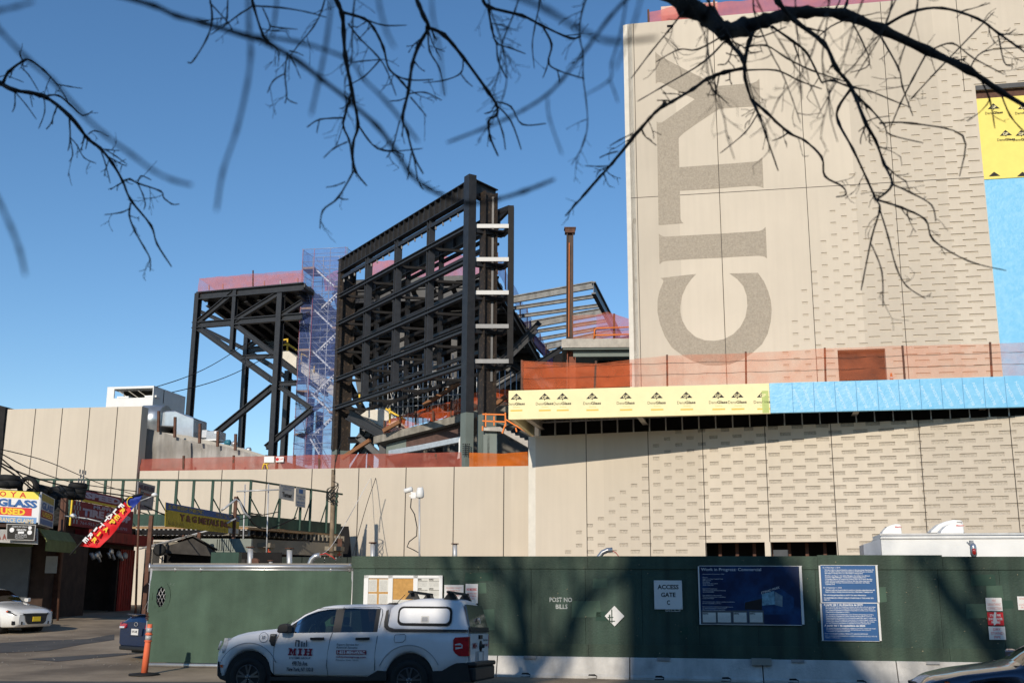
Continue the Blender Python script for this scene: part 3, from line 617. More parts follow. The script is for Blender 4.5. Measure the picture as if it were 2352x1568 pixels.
for i, v in enumerate(fl):
    zl = SC.su(715, v)[1]; b = MB(); b.box(SC.L(q0+.55, zl, -DP/2), SC.d*.6, SC.n*DP/2, Vector((0,0,.09))); b.build('landing', M['wood'], t)
    zr = SC.su(760, fr2[i])[1] if i < 4 else zl-3.3
    b = MB(); b.box(SC.L(q1-.55, zr, -DP/2), SC.d*.6, SC.n*DP/2, Vector((0,0,.09))); b.build('landing', M['wood'], t)
    b = MB()
    for d in (.5, .95): b.beam(SC.L(q0+1.1, zl, -d), SC.L(q1-1.1, zr, -d), .04, .13)
    for j in range(9): b.box(SC.L(q0+1.1+(q1-q0-2.2)*(j+.5)/9, zl+(zr-zl)*(j+.5)/9, -.72), SC.d*.1, SC.n*.24, Vector((0,0,.02)))
    b.build('stair_flight', M['galvp'], t)
    b = MB()
    for h in (.5, 1.0): b.tube([SC.L(q0+1.1, zl+h, -.5), SC.L(q1-1.1, zr+h, -.5)], .025, 4)
    b.build('handrail', M['galvp'], t)
    if i < 4:
        zn = SC.su(715, fl[i+1])[1]; b = MB()
        for d in (1.5, 2.0): b.beam(SC.L(q1-1.1, zr, -d), SC.L(q0+1.1, zn, -d), .04, .13)
        for j in range(9): b.box(SC.L(q1-1.1-(q1-q0-2.2)*(j+.5)/9, zr+(zn-zr)*(j+.5)/9, -1.75), SC.d*.1, SC.n*.24, Vector((0,0,.02)))
        b.build('stair_flight', M['galvp'], t)
        b = MB(); b.tube([SC.L(q1-1.1, zr+1, -1.6), SC.L(q0+1.1, zn+1, -1.6)], .025, 4); b.tube([SC.L(q0, zl, .02), SC.L(mid, zn, .02)], .025, 4); b.tube([SC.L(mid, zl, -DP), SC.L(q1, zr, -DP)], .025, 4); b.build('diagonal_tube', M['galvp'], t)
for nm, P in (('front', [(q0,.12),(q1,.12)]), ('side', [(q0,.12),(q0,-DP-.1)]), ('back', [(q0,-DP-.15),(q1,-DP-.15)]), ('right', [(q1,.05),(q1,-DP)])):
    b = MB(); n = 12; k0 = None
    for j in range(41):
        z = zt2+(zb2-zt2)*j/40
        row = [SC.L(P[0][0]+(P[1][0]-P[0][0])*i/n, z, P[0][1]+(P[1][1]-P[0][1])*i/n+.05*math.sin(i*1.3+j*.9)) for i in range(n+1)]
        k = b.add(row); k0 = k if k0 is None else k0
    for j in range(40):
        for i in range(n): b.face((k0+j*(n+1)+i, k0+j*(n+1)+i+1, k0+(j+1)*(n+1)+i+1, k0+(j+1)*(n+1)+i), 0, True)
    b.build('net', M['bnet'], t)
for s in (q0+.02, mid+.1, q1-.1):
    b = MB(); b.tube([SC.L(s, zt2, .2), SC.L(s+.05, (zt2+zb2)/2, .2), SC.L(s-.03, zb2, .2)], .012, 4); b.build('red_tie_rope', mat('red_rope', (.5,.05,.05), .8, var=0) if 'rope' not in M else M['rope'], t); M['rope'] = bpy.data.materials['red_rope']
# ------------------------------------------------------------------ main stand behind the scoreboard frame
t = thing('main_stand', 'raking stand with dark metal deck underside seen through the scoreboard frame', 'stand', (0, 108, 0))
def P3(u, v, D): return at(u, v, D)
TLp, TRp, BRp, BLp = P3(770, 655, 104), P3(1135, 640, 100), P3(1262, 868, 122), P3(850, 905, 128)
b = MB(); N_ = 30
for k in range(N_):
    a0_, a1_ = k/N_, (k+1)/N_; up = Vector((0,0,.25 if k % 2 else 0))
    p = [TLp.lerp(BLp, a0_)+up, TRp.lerp(BRp, a0_)+up, TRp.lerp(BRp, a1_)+up, TLp.lerp(BLp, a1_)+up]; b.prism(p, (0,.1,.5))
b.build('seating_deck', M['deck'], t)
for k in range(9):
    f = k/8; p = TLp.lerp(TRp, f); q = BLp.lerp(BRp, f); b = MB(); b.ibeam(p-Vector((0,.2,.45)), q-Vector((0,.2,.45)), .5, .9); b.build('raker', M['steel'], t)
for k in range(7):
    f = .03+k/6.3; p = TLp.lerp(BLp, f)-Vector((0,0,.9)); q = TRp.lerp(BRp, f)-Vector((0,0,.9)); b = MB(); b.ibeam(p, q, .4, .8 if k % 3 else 1.3); b.build('cross_beam', M['steel'], t)
for u, v0, D in ((800,700,108),(860,780,112),(925,700,108),(1000,740,112),(1045,700,108),(1120,760,110),(1145,800,114),(1200,850,116),(1225,870,118),(1010,1000,96),(1130,960,100),(1105,1020,84),(835,960,98),(880,1010,95),(905,1010,99)):
    b = MB(); p = P3(u, v0, D); b.ibeam(Vector((p.x, p.y, 3)), p, .6, .6, up=(0,1,0)); b.build('column', M['steel'], t)
rnd = random.Random(3)
for a, c, D in (((1010,690),(1180,860),110),((1180,860),(1060,930),108),((1200,830),(1290,940),112),((1120,860),(1240,740),109),((1060,700),(980,820),108),((860,700),(960,860),110),((960,700),(860,860),110),((1130,900),(1290,800),107),((1150,820),(1290,900),113),((1230,760),(1130,860),108),((800,880),(905,1075),96),((905,1075),(820,1000),95),((800,1010),(880,1010),95),((870,960),(790,1070),97),((920,1075),(1000,960),99),((810,1080),(900,930),97),((790,930),(900,1000),96),((1170,1000),(1290,900),104),((1100,930),(1180,1010),103)):
    b = MB(); b.ibeam(P3(*a, D), P3(*c, D+rnd.uniform(-1,2)), .4, .55); b.build('brace', M['steel'], t)
M['shade_wall'] = mat('shade_dark_wall', (.13,.12,.105), .95, var=.12, scale=.8)  # concrete darkened in its colour to stand for shade under the stand
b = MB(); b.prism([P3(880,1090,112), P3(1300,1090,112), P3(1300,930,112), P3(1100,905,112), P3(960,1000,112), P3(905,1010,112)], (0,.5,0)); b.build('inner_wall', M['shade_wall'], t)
b = MB(); b.prism([P3(1000,950,128), P3(1480,1000,128), P3(1480,760,128), P3(1250,820,128), P3(840,840,128), P3(860,905,128)], (0,.5,0)); b.build('rear_deck', M['dark'], t)
b = MB(); b.prism([P3(822,905,131), P3(900,955,131), P3(1010,960,131), P3(1110,910,131), P3(1110,800,131), P3(800,780,131)], (0,.5,0)); b.build('lower_deck', M['deck'], t)
wavy_net(Plane(860, 103, 6), [(850,600),(960,596),(1070,585),(1130,642)], [(850,642),(1130,655)], M['pnet'], t, 'edge_net', nu=50, amp=.15)
wavy_net(Plane(700, 104, 6), [(745,640),(765,622),(800,615)], [(745,668),(800,668)], M['pnet'], t, 'edge_net', nu=20, amp=.15)
b = MB(); nR = 24; k0 = None
for i in range(nR+1):
    f = i/nR; p = TRp.lerp(BRp, f); w_ = .15*math.sin(i*1.1); k = b.add([p+Vector((w_+.3,0,.5)), p+Vector((w_*.5+.3,0,2.4))]); k0 = k if k0 is None else k0
for i in range(nR): b.face((k0+2*i, k0+2*i+1, k0+2*i+3, k0+2*i+2), 0, True)
b.build('edge_net', netmat('purple_net', (.38,.25,.55), .5), t)
for k in range(8): p = TRp.lerp(BRp, k/8)+Vector((.3,0,.4)); b = MB(); b.beam(p, p+Vector((0,0,2.2)), .12, .12, up=(0,1,0)); b.build('edge_post', M['rust'], t)
# shoring scaffold inside the bowl
t = thing('shoring_scaffold', 'dense grey shoring scaffold under the stand, seen below the scoreboard frame', 'scaffold', (-3, 104, 0))
for k in range(17):
    u = 868+k*11.5; b = MB(); b.tube([P3(u, 1000-k*3, 103), P3(u, 812+(k%3)*8, 103)], .05, 4); b.build('standard', M['galvp'], t)
for k in range(7):
    v = 835+k*19; b = MB(); b.tube([P3(862, v+8, 103.1), P3(1062, v-6, 103.1)], .045, 4); b.build('ledger', M['galvp'], t)
for k in range(10):
    u = 875+k*18; b = MB(); b.tube([P3(u, 960, 103.2), P3(u+24*(1 if k%2 else -1), 860, 103.2)], .035, 4); b.build('brace', M['galvp'], t)
for k in range(8):
    u = 1095+k*13; b = MB(); b.tube([P3(u, 950, 100), P3(u, 830+k*4, 100)], .04, 4); b.build('standard', M['galvp'], t)
# open purlins of the right stand
t = thing('open_purlin_frame', 'bare grey steel purlins on a raking frame right of the scoreboard frame', 'steel frame', (12, 108, 0))
M['pgrey'] = mat('grey_purlin', (.24,.235,.22), .5, var=.35, scale=1.5, metal=.1)
for i, (a, c, h) in enumerate((((262,607),(825,505),.72),((262,668),(842,582),.36),((272,728),(880,645),.36),((325,792),(905,686),.80),((375,836),(935,750),.36),((420,886),(965,790),.36),((460,940),(960,835),.80),((500,975),(985,880),.34))):
    pl = Plane(1300, 100+i*3.4, 28); mem(pl, a, c, .3, h, 'purlin', M['pgrey'], t, kP)
Dn = Plane(1300, 99.6, 28); top = Dn.hit(*kP(825,480)); e_ = Plane(1300, 124, 28).hit(*kP(1012,880)); b = MB(); b.ibeam(top-Vector((0,0,.6)), e_, .4, 1.2); b.build('edge_girder', M['steel'], t)
l0 = Dn.hit(*kP(180,630)); l1 = Plane(1300, 126, 28).hit(*kP(545,1035)); b = MB(); b.ibeam(l0, l1, .4, 1.0); b.build('edge_girder', M['steel'], t)
# ------------------------------------------------------------------ rusty column with slab and nets beside the tower
C1 = Plane(1308, 75, 0)
t = thing('rusty_column', 'lone tall rusty steel column standing against the sky left of the tower', 'column', tuple(C1.L(C1.su(1308,600)[0], 0)))
b = MB(); p = C1.hit(1309, 538); q = C1.hit(1308, 1000); b.ibeam(q, p, .48, .48, up=C1.d, t=.12); b.build('shaft', mat('brown_steel', (.075,.045,.033), .6, var=.3, scale=2), t)
b = MB(); b.box(C1.hit(1309, 532), (.36,0,0), (0,.3,0), (0,0,.16)); b.box(C1.hit(1309, 526)+Vector((0,-.0,0)), (.42,0,0), (0,.36,0), (0,0,.04)); b.build('cap_plate', M['rust'], t)
b = MB(); b.prism([C1.hit(1306.2,560)+Vector((0,-.26,0)), C1.hit(1307.6,560)+Vector((0,-.26,0)), C1.hit(1306.8,775)+Vector((0,-.26,0)), C1.hit(1305.4,775)+Vector((0,-.26,0))], (0,.01,0)); b.build('cable', M['orange'], t)
S1 = Plane(1290, 73.5, 3)
t = thing('balcony_slab', 'concrete slab on green beams jutting out left of the tower', 'balcony', tuple(S1.L(0, 0)))
x0, z0_ = S1.su(1290, 798); x1 = S1.su(1475, 790)[0]; z1_ = S1.su(1290, 778)[1]
b = MB(); b.prism([S1.L(x0, z0_), S1.L(x1, z0_), S1.L(x1, z1_), S1.L(x0, z1_)], -S1.n*7); b.build('slab', M['conc'], t)
b = MB(); zb_ = S1.su(1400, 815)[1]; b.prism([S1.L(x0+.8, zb_, -.5), S1.L(x1, zb_, -.5), S1.L(x1, z0_-.01, -.5), S1.L(x0+.8, z0_-.01, -.5)], -S1.n*.35); b.prism([S1.L(x0+.1, z0_-.12, -.1), S1.L(x1, z0_-.12, -.1), S1.L(x1, z0_-.005, -.1), S1.L(x0+.1, z0_-.005, -.1)], -S1.n*6.8); b.build('edge_beam', M['primer'], t)
b = MB(); b.prism([S1.L(x0+2.6, 8, -4), S1.L(x1, 8, -4), S1.L(x1, z0_-.13, -4), S1.L(x0+2.6, z0_-.13, -4)], -S1.n*.3); b.build('back_wall', M['dark'], t)
b = MB(); s_ = S1.su(1313, 900)[0]; b.ibeam(S1.L(s_, 9, -.9), S1.L(s_, z0_-.13, -.9), .7, .6, up=S1.d); b.build('column', mat('red_steel', (.20,.06,.03), .65, var=.2, scale=2), t)
tn = thing('balcony_netting', 'orange and lilac netting around the slab edge left of the tower', 'netting', tuple(S1.L(0, z1_)), 'debris nets round the open edges')
wavy_net(S1.back(.2), [(1314,724),(1372,722),(1395,716),(1420,724),(1475,740)], [(1316,778),(1475,778)], M['onet'], tn, nu=40, amp=.06, seed=8)
wavy_net(S1.back(6), [(1370,722),(1412,720),(1475,745)], [(1370,778),(1475,778)], netmat('lilac_net', (.60,.30,.55), .45), tn, nu=30, amp=.06, seed=9)
for a, c in (((1411,778),(1411,718)), ((1366,750),(1366,778))): mem(S1, a, c, .14, .14, 'post', M['rust'], tn, I=False, off=.3)
b = MB(); b.tube([S1.hit(1364,778), S1.hit(1366,757), S1.hit(1370,754), S1.hit(1475,750)], .05, 5); b.tube([S1.hit(1364,770), S1.hit(1475,767)], .05, 5); b.build('guard_rail', M['orange'], tn)
# ------------------------------------------------------------------ curved raking slab with netting
t = thing('curved_terrace_edge', 'long curved concrete slab edge with brown beams and orange net behind the scoreboard column', 'terrace', (0, 86, 0))
RK = Plane(1000, 88, 24)
def band(name, pts, h, dp, m, off=0):
    b = MB()
    for (a, c) in zip(pts, pts[1:]):
        p = RK.hit(*kJ(*a)); q = RK.hit(*kJ(*c)); b.prism([p-RK.n*off, q-RK.n*off, q-RK.n*off-Vector((0,0,h)), p-RK.n*off-Vector((0,0,h))], -RK.n*dp)
    return b.build(name, m, t)
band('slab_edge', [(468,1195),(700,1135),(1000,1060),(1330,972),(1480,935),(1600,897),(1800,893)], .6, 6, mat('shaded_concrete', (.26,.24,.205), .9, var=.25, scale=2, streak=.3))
band('soffit_beam', [(545,1262),(738,1208)], .9, .5, M['primer'], .8); band('soffit_beam', [(738,1205),(1330,1055)], 1.1, .5, mat('brown_beam', (.09,.05,.04), .6, var=.25), .8)
band('soffit_beam', [(600,1325),(900,1272),(1330,1185)], .42, .5, M['galv'], .2)
band('soffit_beam', [(1480,1000),(1800,950)], .9, .5, M['primer'], .8)
wavy_net(RK, [kJ(588,1050), kJ(730,1000), kJ(880,945), kJ(1050,900), kJ(1330,815), kJ(1480,765), kJ(1600,730), kJ(1800,745)], [kJ(580,1165), kJ(1330,970), kJ(1480,930), kJ(1600,895), kJ(1800,893)], M['onet_d'], t, 'net', nu=90, amp=.15, seed=11)
for a, c in (((578,1165),(580,1040)),((728,1110),(730,985)),((880,1085),(882,950)),((1050,1040),(1052,900)),((1225,1000),(1225,840)),((1640,895),(1640,732)),((1520,925),(1520,760)),((1595,900),(1597,740))): mem(RK, a, c, .14, .14, 'post', M['rust'], t, kJ, I=False, off=-.1)
for a, c in (((200,1410),(470,1238)),((985,905),(1330,690)),((1500,1040),(1775,820)),((600,1150),(760,1060))): mem(RK, a, c, .3, .3, 'prop', mat('rusty_prop', (.22,.10,.045), .7) if 'prop' not in M else M['prop'], t, kJ, I=False, off=-.6); M['prop'] = bpy.data.materials['rusty_prop']
b = slab(RK.back(3), [kJ(340,990), kJ(400,945), kJ(560,925), kJ(700,1050), kJ(830,1130), kJ(600,1170)], .6); b.build('precast_flight', M['white_conc'], t)
mem(RK.back(2.5), (230,985), (600,1190), .5, .9, 'raker_beam', M['steel'], t, kJ)
for a, c in (((275,770),(275,860)),((330,770),(300,740)),((530,910),(720,1020)),((568,905),(568,1050)),((705,1010),(705,1060))): mem(RK, a, c, .14, .14, 'timber_rail', M['yellow'], t, kJ, I=False, off=1)
b = slab(RK.back(-2), [kJ(1318,1150), kJ(1322,1260), kJ(1310,1400), kJ(1275,1410), kJ(1290,1330), kJ(1290,1230)], .1); b.build('white_tarp', M['white'], t)
# stair by the wall end
SG = Plane(1150, 72, 6)
t = thing('site_stair', 'short precast stair with bright orange guard rails beside the yellow fascia', 'stair', tuple(SG.L(0, 0)))
b = slab(SG, [kJ(1522,1105), kJ(1690,1100), kJ(1715,1118), kJ(1745,1118), kJ(1750,1140), kJ(1790,1140), kJ(1795,1162), kJ(1830,1162), kJ(1835,1185), kJ(1875,1185), kJ(1880,1208), kJ(1920,1208), kJ(1925,1230), kJ(1958,1230), kJ(1958,1298), kJ(1690,1143), kJ(1522,1136)], 1.3); b.build('flight', M['conc'], t)
for x in (1552, 1590, 1622): mem(SG, (x,1137), (x-2,1500), .42, .35, 'post', M['primer'], t, kJ, I=False, off=.5)
for a, c in (((1520,980),(1740,985)),((1520,1045),(1745,1055)),((1552,970),(1550,1100)),((1740,965),(1742,1100)),((1742,1030),(2010,1190)),((1632,1000),(1632,1090)),((1745,1060),(1710,1165)),((1840,1110),(1850,1150)),((1522,1095),(1520,1140))): mem(SG, a, c, .09, .09, 'guard_rail', M['orange'], t, kJ, I=False, off=-.05)
# ------------------------------------------------------------------ low wall netting
WN = WL.back(.3)
t = thing('wall_top_netting', 'faded red debris netting along the top of the low wall', 'netting', tuple(WN.L(0, wz)), 'debris nets round the open edges')
wavy_net(WN, [(318,1054),(560,1048),(770,1043),(1060,1038)], [(318,1085),(1060,1078)], netmat('faded_red_net', (.62,.17,.12), .62), t, nu=130, amp=.06, seed=2)
for u in (420, 535, 610, 675, 732, 770, 848, 928, 1000): mem(WN, (u,1085), (u+.6,1041+(1000-u)*.008), .13, .13, 'post', M['rust'], t, I=False, off=.1)
t = thing('wall_top_netting', 'bright orange netting on the low wall just left of the tall base wall', 'netting', tuple(WN.L(0, wz)), 'debris nets round the open edges')
wavy_net(WN, [(1078,1039),(1150,1041),(1212,1037)], [(1078,1078),(1214,1078)], netmat('bright_orange_net', (.90,.22,.03), .75), t, nu=40, amp=.07, seed=12)
b = MB(); rect(WN, 609, 1048, 631, 1062, .02, .15, mb=b); o = b.build('site_notice', M['white']); tag(o, 'blank white board on the red netting of the low wall', 'sign')
b = MB(); rect(WN, 636, 1049, 653, 1061, .02, .15, mb=b); o = b.build('arrow_sign', M['white']); tag(o, 'small white sign with red marks on the low wall netting', 'sign'); M['redp'] = mat('red_print', (.6,.03,.03), .7, var=0)
ptext('CAP', WN, 642, 1052, 652, 1057, M['redp'], o, off=.16)
b = MB(); c = WN.hit(639,1055)+WN.n*.16; b.lathe(c, WN.n, [(.11,0),(.11,.005)], 14); b.build('logo', M['redp'], o)
o = MB(); o.tube([WN.hit(602,1080), WN.hit(606,1064), WN.hit(612,1066), WN.hit(616,1080)], .05, 5); o.tube([WN.hit(618,1064), WN.hit(606,1066)], .05, 5); o = o.build('caution_tape', M['yellow']); tag(o, 'knotted yellow strap hanging on the low wall netting', 'strap')
# ------------------------------------------------------------------ rooftop plant at the far left
HV = Plane(380, 84, 10.5)
t = thing('rooftop_air_unit', 'large white rooftop air handling unit with an open louvre bay behind the tall wall', 'air unit', tuple(HV.L(HV.su(300,900)[0], tz-2)))
a_, zA = HV.su(*kH(988,224)); c_, _ = HV.su(*kH(1414,221)); zO0 = HV.su(*kH(1220,323))[1]; zO1 = HV.su(*kH(1220,237))[1]; oL = HV.su(*kH(1048,280))[0]; oR = HV.su(*kH(1402,280))[0]; zBt = tz-3
b = MB(); T_ = .12
for q in ([a_, oL, zBt, zA], [oR, c_, zBt, zA], [oL, oR, zBt, zO0], [oL, oR, zO1, zA]): b.prism([HV.L(q[0],q[2]), HV.L(q[1],q[2]), HV.L(q[1],q[3]), HV.L(q[0],q[3])], -HV.n*T_)
b.prism([HV.L(a_,zA-.1,-T_), HV.L(c_,zA-.1,-T_), HV.L(c_,zA-.1,-5.3), HV.L(a_,zA-.1,-5.3)], (0,0,.1)); b.prism([HV.L(c_-.1,zBt,-T_), HV.L(c_-.1,zA-.1,-T_), HV.L(c_-.1,zA-.1,-5.3), HV.L(c_-.1,zBt,-5.3)], HV.d*.1)
b.prism([HV.L(a_,zBt,-5.2), HV.L(c_-.11,zBt,-5.2), HV.L(c_-.11,zA-.11,-5.2), HV.L(a_,zA-.11,-5.2)], HV.n*.1); b.build('casing', M['white'], t)
b = MB(); b.prism([HV.L(oL-.1,zO0-.2,-1.6), HV.L(oR+.1,zO0-.2,-1.6), HV.L(oR+.1,zO1+.1,-1.6), HV.L(oL-.1,zO1+.1,-1.6)], -HV.n*.05); b.build('bay_lining', mat('louvre_grey', (.035,.033,.03), .9), t)
for k in range(3): s = oL+(oR-oL)*(k+1)/4; b = MB(); b.beam(HV.L(s-.8, zO1, -.3), HV.L(s+.3, zO0, -.5), .05, .05); b.build('bay_strut', M['conc'], t)
for k in range(2): s = oL+(.2+k*.72)*(oR-oL); b = MB(); b.box(HV.L(s, zO0+.12, -.5), HV.d*.5, HV.n*.3, Vector((0,0,.07))); b.build('hatch', M['white'], t)
M['duct'] = mat('spiral_duct', (.48,.50,.51), .3, metal=.75, var=.15, scale=1.5)
t = thing('sheet_metal_duct', 'bulky bare galvanised duct elbow on the roof right of the white unit', 'duct', tuple(HV.hit(*kH(1500,600))))
HD = HV.back(-4); b = MB(); b.tube([HD.hit(*kH(1325,535)), HD.hit(*kH(1420,532)), HD.hit(*kH(1520,535))], 1.15, 14); b.build('duct_run', M['duct'], t)
b = slab(HD, [kH(1505,470), kH(1560,455), kH(1640,453), kH(1740,495), kH(1815,520), kH(1808,705), kH(1640,690), kH(1635,600), kH(1505,595)], 2.2, off=.6); b.build('duct_elbow', M['duct'], t, bevel=.08)
b = MB(); b.box(HD.hit(*kH(1450,640))-HV.n*1.5, HV.d*2.6, HV.n*.4, Vector((0,0,.5))); b.build('plinth', M['dark'], t)
t = thing('condenser_unit', 'small grey condenser box on the roof below the diagonal brace', 'air unit', tuple(HD.hit(*kH(1960,680))))
b = MB(); rect(HD, *kH(1915,630), *kH(2014,708), 1.4, .3, mb=b); b.build('casing', M['duct'], t, bevel=.04); b = MB(); rect(HD, *kH(1868,622), *kH(1912,690), 1, .2, mb=b); b.build('fan_box', M['galv'], t); b = MB(); rect(HD, *kH(1868,708), *kH(2030,722), 1.4, .4, mb=b); b.build('stand', M['white'], t)
b = MB(); rect(HD, *kH(1988,634), *kH(2008,656), .02, .33, mb=b); b.build('label_plate', M['white'], t)
for i, (x, y, w_, h, mm) in enumerate(((2095,735,50,60,'blue_pump'),(2155,745,45,55,'galv'),(2230,795,50,30,'galv'),(2285,800,40,50,'galv'),(1750,560,90,120,'duct'))):
    if i == 4: continue
    M.setdefault('blue_pump', mat('teal_motor', (.03,.16,.22), .4)) if i == 0 else 0
    t = thing('roof_pump', ['teal motor on the roof plant', 'grey fan box beside the teal motor', 'low grey valve body on the roof edge', 'grey round vent on the roof edge'][i], 'pump', tuple(HD.hit(*kH(x, y))), 'small plant along the roof edge')
    c = HD.hit(*kH(x, y)); r = h*.25/2500*80*.5; b = MB(); b.lathe(c-HV.d*r, HV.d, [(r*.6,0),(r*.9,.1),(r*.9,r*1.6),(r*.5,r*1.9)], 14); b.build('body', M[mm], t); b = MB(); b.box(c-Vector((0,0,r*1.2)), HV.d*r, HV.n*r*.6, Vector((0,0,r*.3))); b.build('base', M['galv'], t)
M['plastic'] = mat('plastic_sheet', (.26,.245,.22), .6, spec=.4, var=.2, scale=.7, streak=.25, bump=.3, bscale=2)
M['plastic_l'] = mat('plastic_sheet_light', (.36,.34,.31), .55, spec=.4, var=.25, scale=.9, streak=.3, bump=.4, bscale=2)
def tarp(label, top, bot, m, seed, pl):
    t = thing('plastic_sheeting', label, 'sheeting', tuple(pl.hit(*top[0])), 'plastic sheets draped over the roof edge'); wavy_net(pl, top, bot, m, t, 'sheet', nu=70, nv=14, amp=.09, seed=seed)
HT = WL.back(1.6)
tarp('grey plastic sheeting draped down beside the tall left wall', [kH(1295,590), kH(1500,640), kH(1620,680), kH(1755,728)], [kH(1262,1010), kH(1755,1010)], M['plastic'], 3, HT)
tarp('lighter plastic sheeting draped further right behind the netting', [kH(1750,712), kH(1850,740), kH(2050,765), kH(2230,810), kH(2351,850), kH(2460,900)], [kH(1750,1010), kH(2460,1010)], M['plastic_l'], 6, HT.back(.2))
b = MB(); b.prism([HT.back(3).hit(318,1100)+Vector((0,0,-2)), HT.back(3).hit(700,1100)+Vector((0,0,-2)), HT.back(3).hit(640,1055), HT.back(3).hit(560,1030), HT.back(3).hit(430,1000), HT.back(3).hit(318,985)], -HT.n*16); o = b.build('roof_block', M['conc']); tag(o, 'low roof block carrying the plant behind the plastic sheeting', 'building')
for i, (x, y0, y1) in enumerate(((1478,450,640),(1628,505,690),(1855,565,745),(2020,635,775),(2182,660,810),(2560,900,1000))):
    b = MB(); p = HT.hit(*kH(x, y0))+HT.n*.3; q = HT.hit(*kH(x-4, y1))+HT.n*.3; b.beam(q, p, .16, .16, up=HT.n); o = b.build('rusty_post', M['rust'])
    tag(o, ['rusty post in front of the silver duct run', 'rusty post before the duct elbow', 'rusty post left of the condenser box', 'rusty post at the foot of the diagonal brace', 'rusty post beside the small pumps', 'rusty post near the blue scaffold foot'][i], 'post', 'rusty posts along the roof edge')
b = MB()
for a, c in (((2352-900,222),(2352-300,-45)),): pass
p0 = HV.hit(*kH(1436,222)); p1 = ST.hit(*kS(465,700)); p2 = HV.hit(*kH(1580,272)); p3 = ST.hit(*kS(640,765))
for i, (a, c, lb) in enumerate(((p0, p1, 'upper stay cable running from the white roof unit to the black truss'), (p2, p3, 'lower stay cable running from the white roof unit to the black truss'))):
    b = MB(); b.tube([a.lerp(c, k/12)-Vector((0,0,.5*math.sin(math.pi*k/12))) for k in range(13)], .035, 4); tag(b.build('stay_cable', M['dark']), lb, 'cable', 'stay cables')
# ------------------------------------------------------------------ green hoarding, barriers, gate
k4 = K(800, 2200, .5102); k5 = K(1900, 2150, .5102); k6 = K(3000, 2050, .466); kB = K(500, 1800, .44643); k2 = K(0, 1850, .5618)
gp = gnd(1422, 1557); HO = Plane(1422, gp.y, 8.5)
HO.o = Vector((gp.x, gp.y, 0))
HP = HO.back(.12)                        # plywood face
hz0 = HP.su(1600, 1509)[1]; hz1 = HP.su(1600, 1277)[1]; hL = HP.su(808, 1400)[0]
def greenwood(name, a, b_): 
    return mat(name, a, .62, var=0, scale=1.1, col2=b_, thr=(.3,.72), bump=.35, bscale=26, streak=.42, spec=.35)
M['green'] = greenwood('green_plywood', (.021,.050,.034), (.044,.078,.057)); M['green2'] = greenwood('green_board', (.026,.052,.035), (.050,.082,.054))
M['green_t'] = mat('touch_up_dark', (.020,.052,.036), .7, var=.1); M['green_u'] = mat('touch_up_light', (.050,.095,.065), .6, var=.15)
M['greend'] = mat('green_mesh_fabric', (.066,.108,.076), .85, var=.18, scale=1.3, bump=.35, bscale=60, streak=.15)
t = thing('plywood_hoarding', 'long dark green plywood site hoarding standing on concrete barriers', 'fence', tuple(HP.L(0, hz0)))
js = [808,860,977,1098,1220,1345,1475,1605,1740,1877,2018,2160,2302,2450,2605,2770,2940,3120]
ss = [HP.su(u, 1400)[0] for u in js]; zb2_ = HP.su(1600, 1306)[1]
rnd = random.Random(5)
for a, c in zip(ss, ss[1:]):
    b = MB(); o_ = rnd.uniform(0, .006); b.prism([HP.L(a+.004, hz0, o_), HP.L(c-.004, hz0, o_), HP.L(c-.004, zb2_+.02, o_), HP.L(a+.004, zb2_+.02, o_)], -HP.n*.02); b.build('plywood_panel', M['green'], t)
b = MB(); b.prism([HP.L(ss[0], hz0+.01, -.021), HP.L(ss[-1], hz0+.01, -.021), HP.L(ss[-1], hz1-.02, -.021), HP.L(ss[0], hz1-.02, -.021)], -HP.n*.04); b.build('framing', M['dark'], t)
hd = [808, 1350, 1877, 2164, 3120]
for i, (u0, u1) in enumerate(zip(hd, hd[1:])):
    a, c = HP.su(u0, 1290)[0], HP.su(u1, 1290)[0]; dz = (0, .005, .03, 0)[i]
    b = MB(); b.prism([HP.L(a+.003, zb2_, .03), HP.L(c-.003, zb2_, .03), HP.L(c-.003, hz1+dz, .03), HP.L(a+.003, hz1+dz, .03)], -HP.n*.028); b.build('header_board', M['green2'], t)
    b = MB(); b.prism([HP.L(a+.003, hz0-.04, .035), HP.L(c-.003, hz0-.04, .035), HP.L(c-.003, hz0+.26, .035), HP.L(a+.003, hz0+.26, .035)], -HP.n*.028); b.build('kick_board', M['green2'], t)
b = MB()
for i, (u, v) in enumerate([(rnd.uniform(830, 2340), rnd.uniform(1285, 1500)) for _ in range(110)]):
    s, z = HP.su(u, v); w_ = rnd.uniform(.006, .03); h = rnd.uniform(.005, .02); b.prism([HP.L(s, z, .037), HP.L(s+w_, z+h*.3, .037), HP.L(s+w_*.8, z+h, .037), HP.L(s+w_*.2, z+h*.7, .037)], -HP.n*.002)
o = b.build('paint_chip', mat('raw_ply', (.42,.33,.20), .9, var=0), t); o['kind'] = 'stuff'
for i in range(16):
    u, v = rnd.uniform(1000, 2300), rnd.uniform(1330, 1460); s, z = HP.su(u, v); w_, h = rnd.uniform(.2, .7), rnd.uniform(.15, .5); b = MB(); b.prism([HP.L(s, z, .0095), HP.L(s+w_, z+.02, .0095), HP.L(s+w_*.97, z+h, .0095), HP.L(s+.02, z+h*.96, .0095)], -HP.n*.001); b.build('touch_up_patch', M['green_t'] if i % 2 else M['green_u'], t)
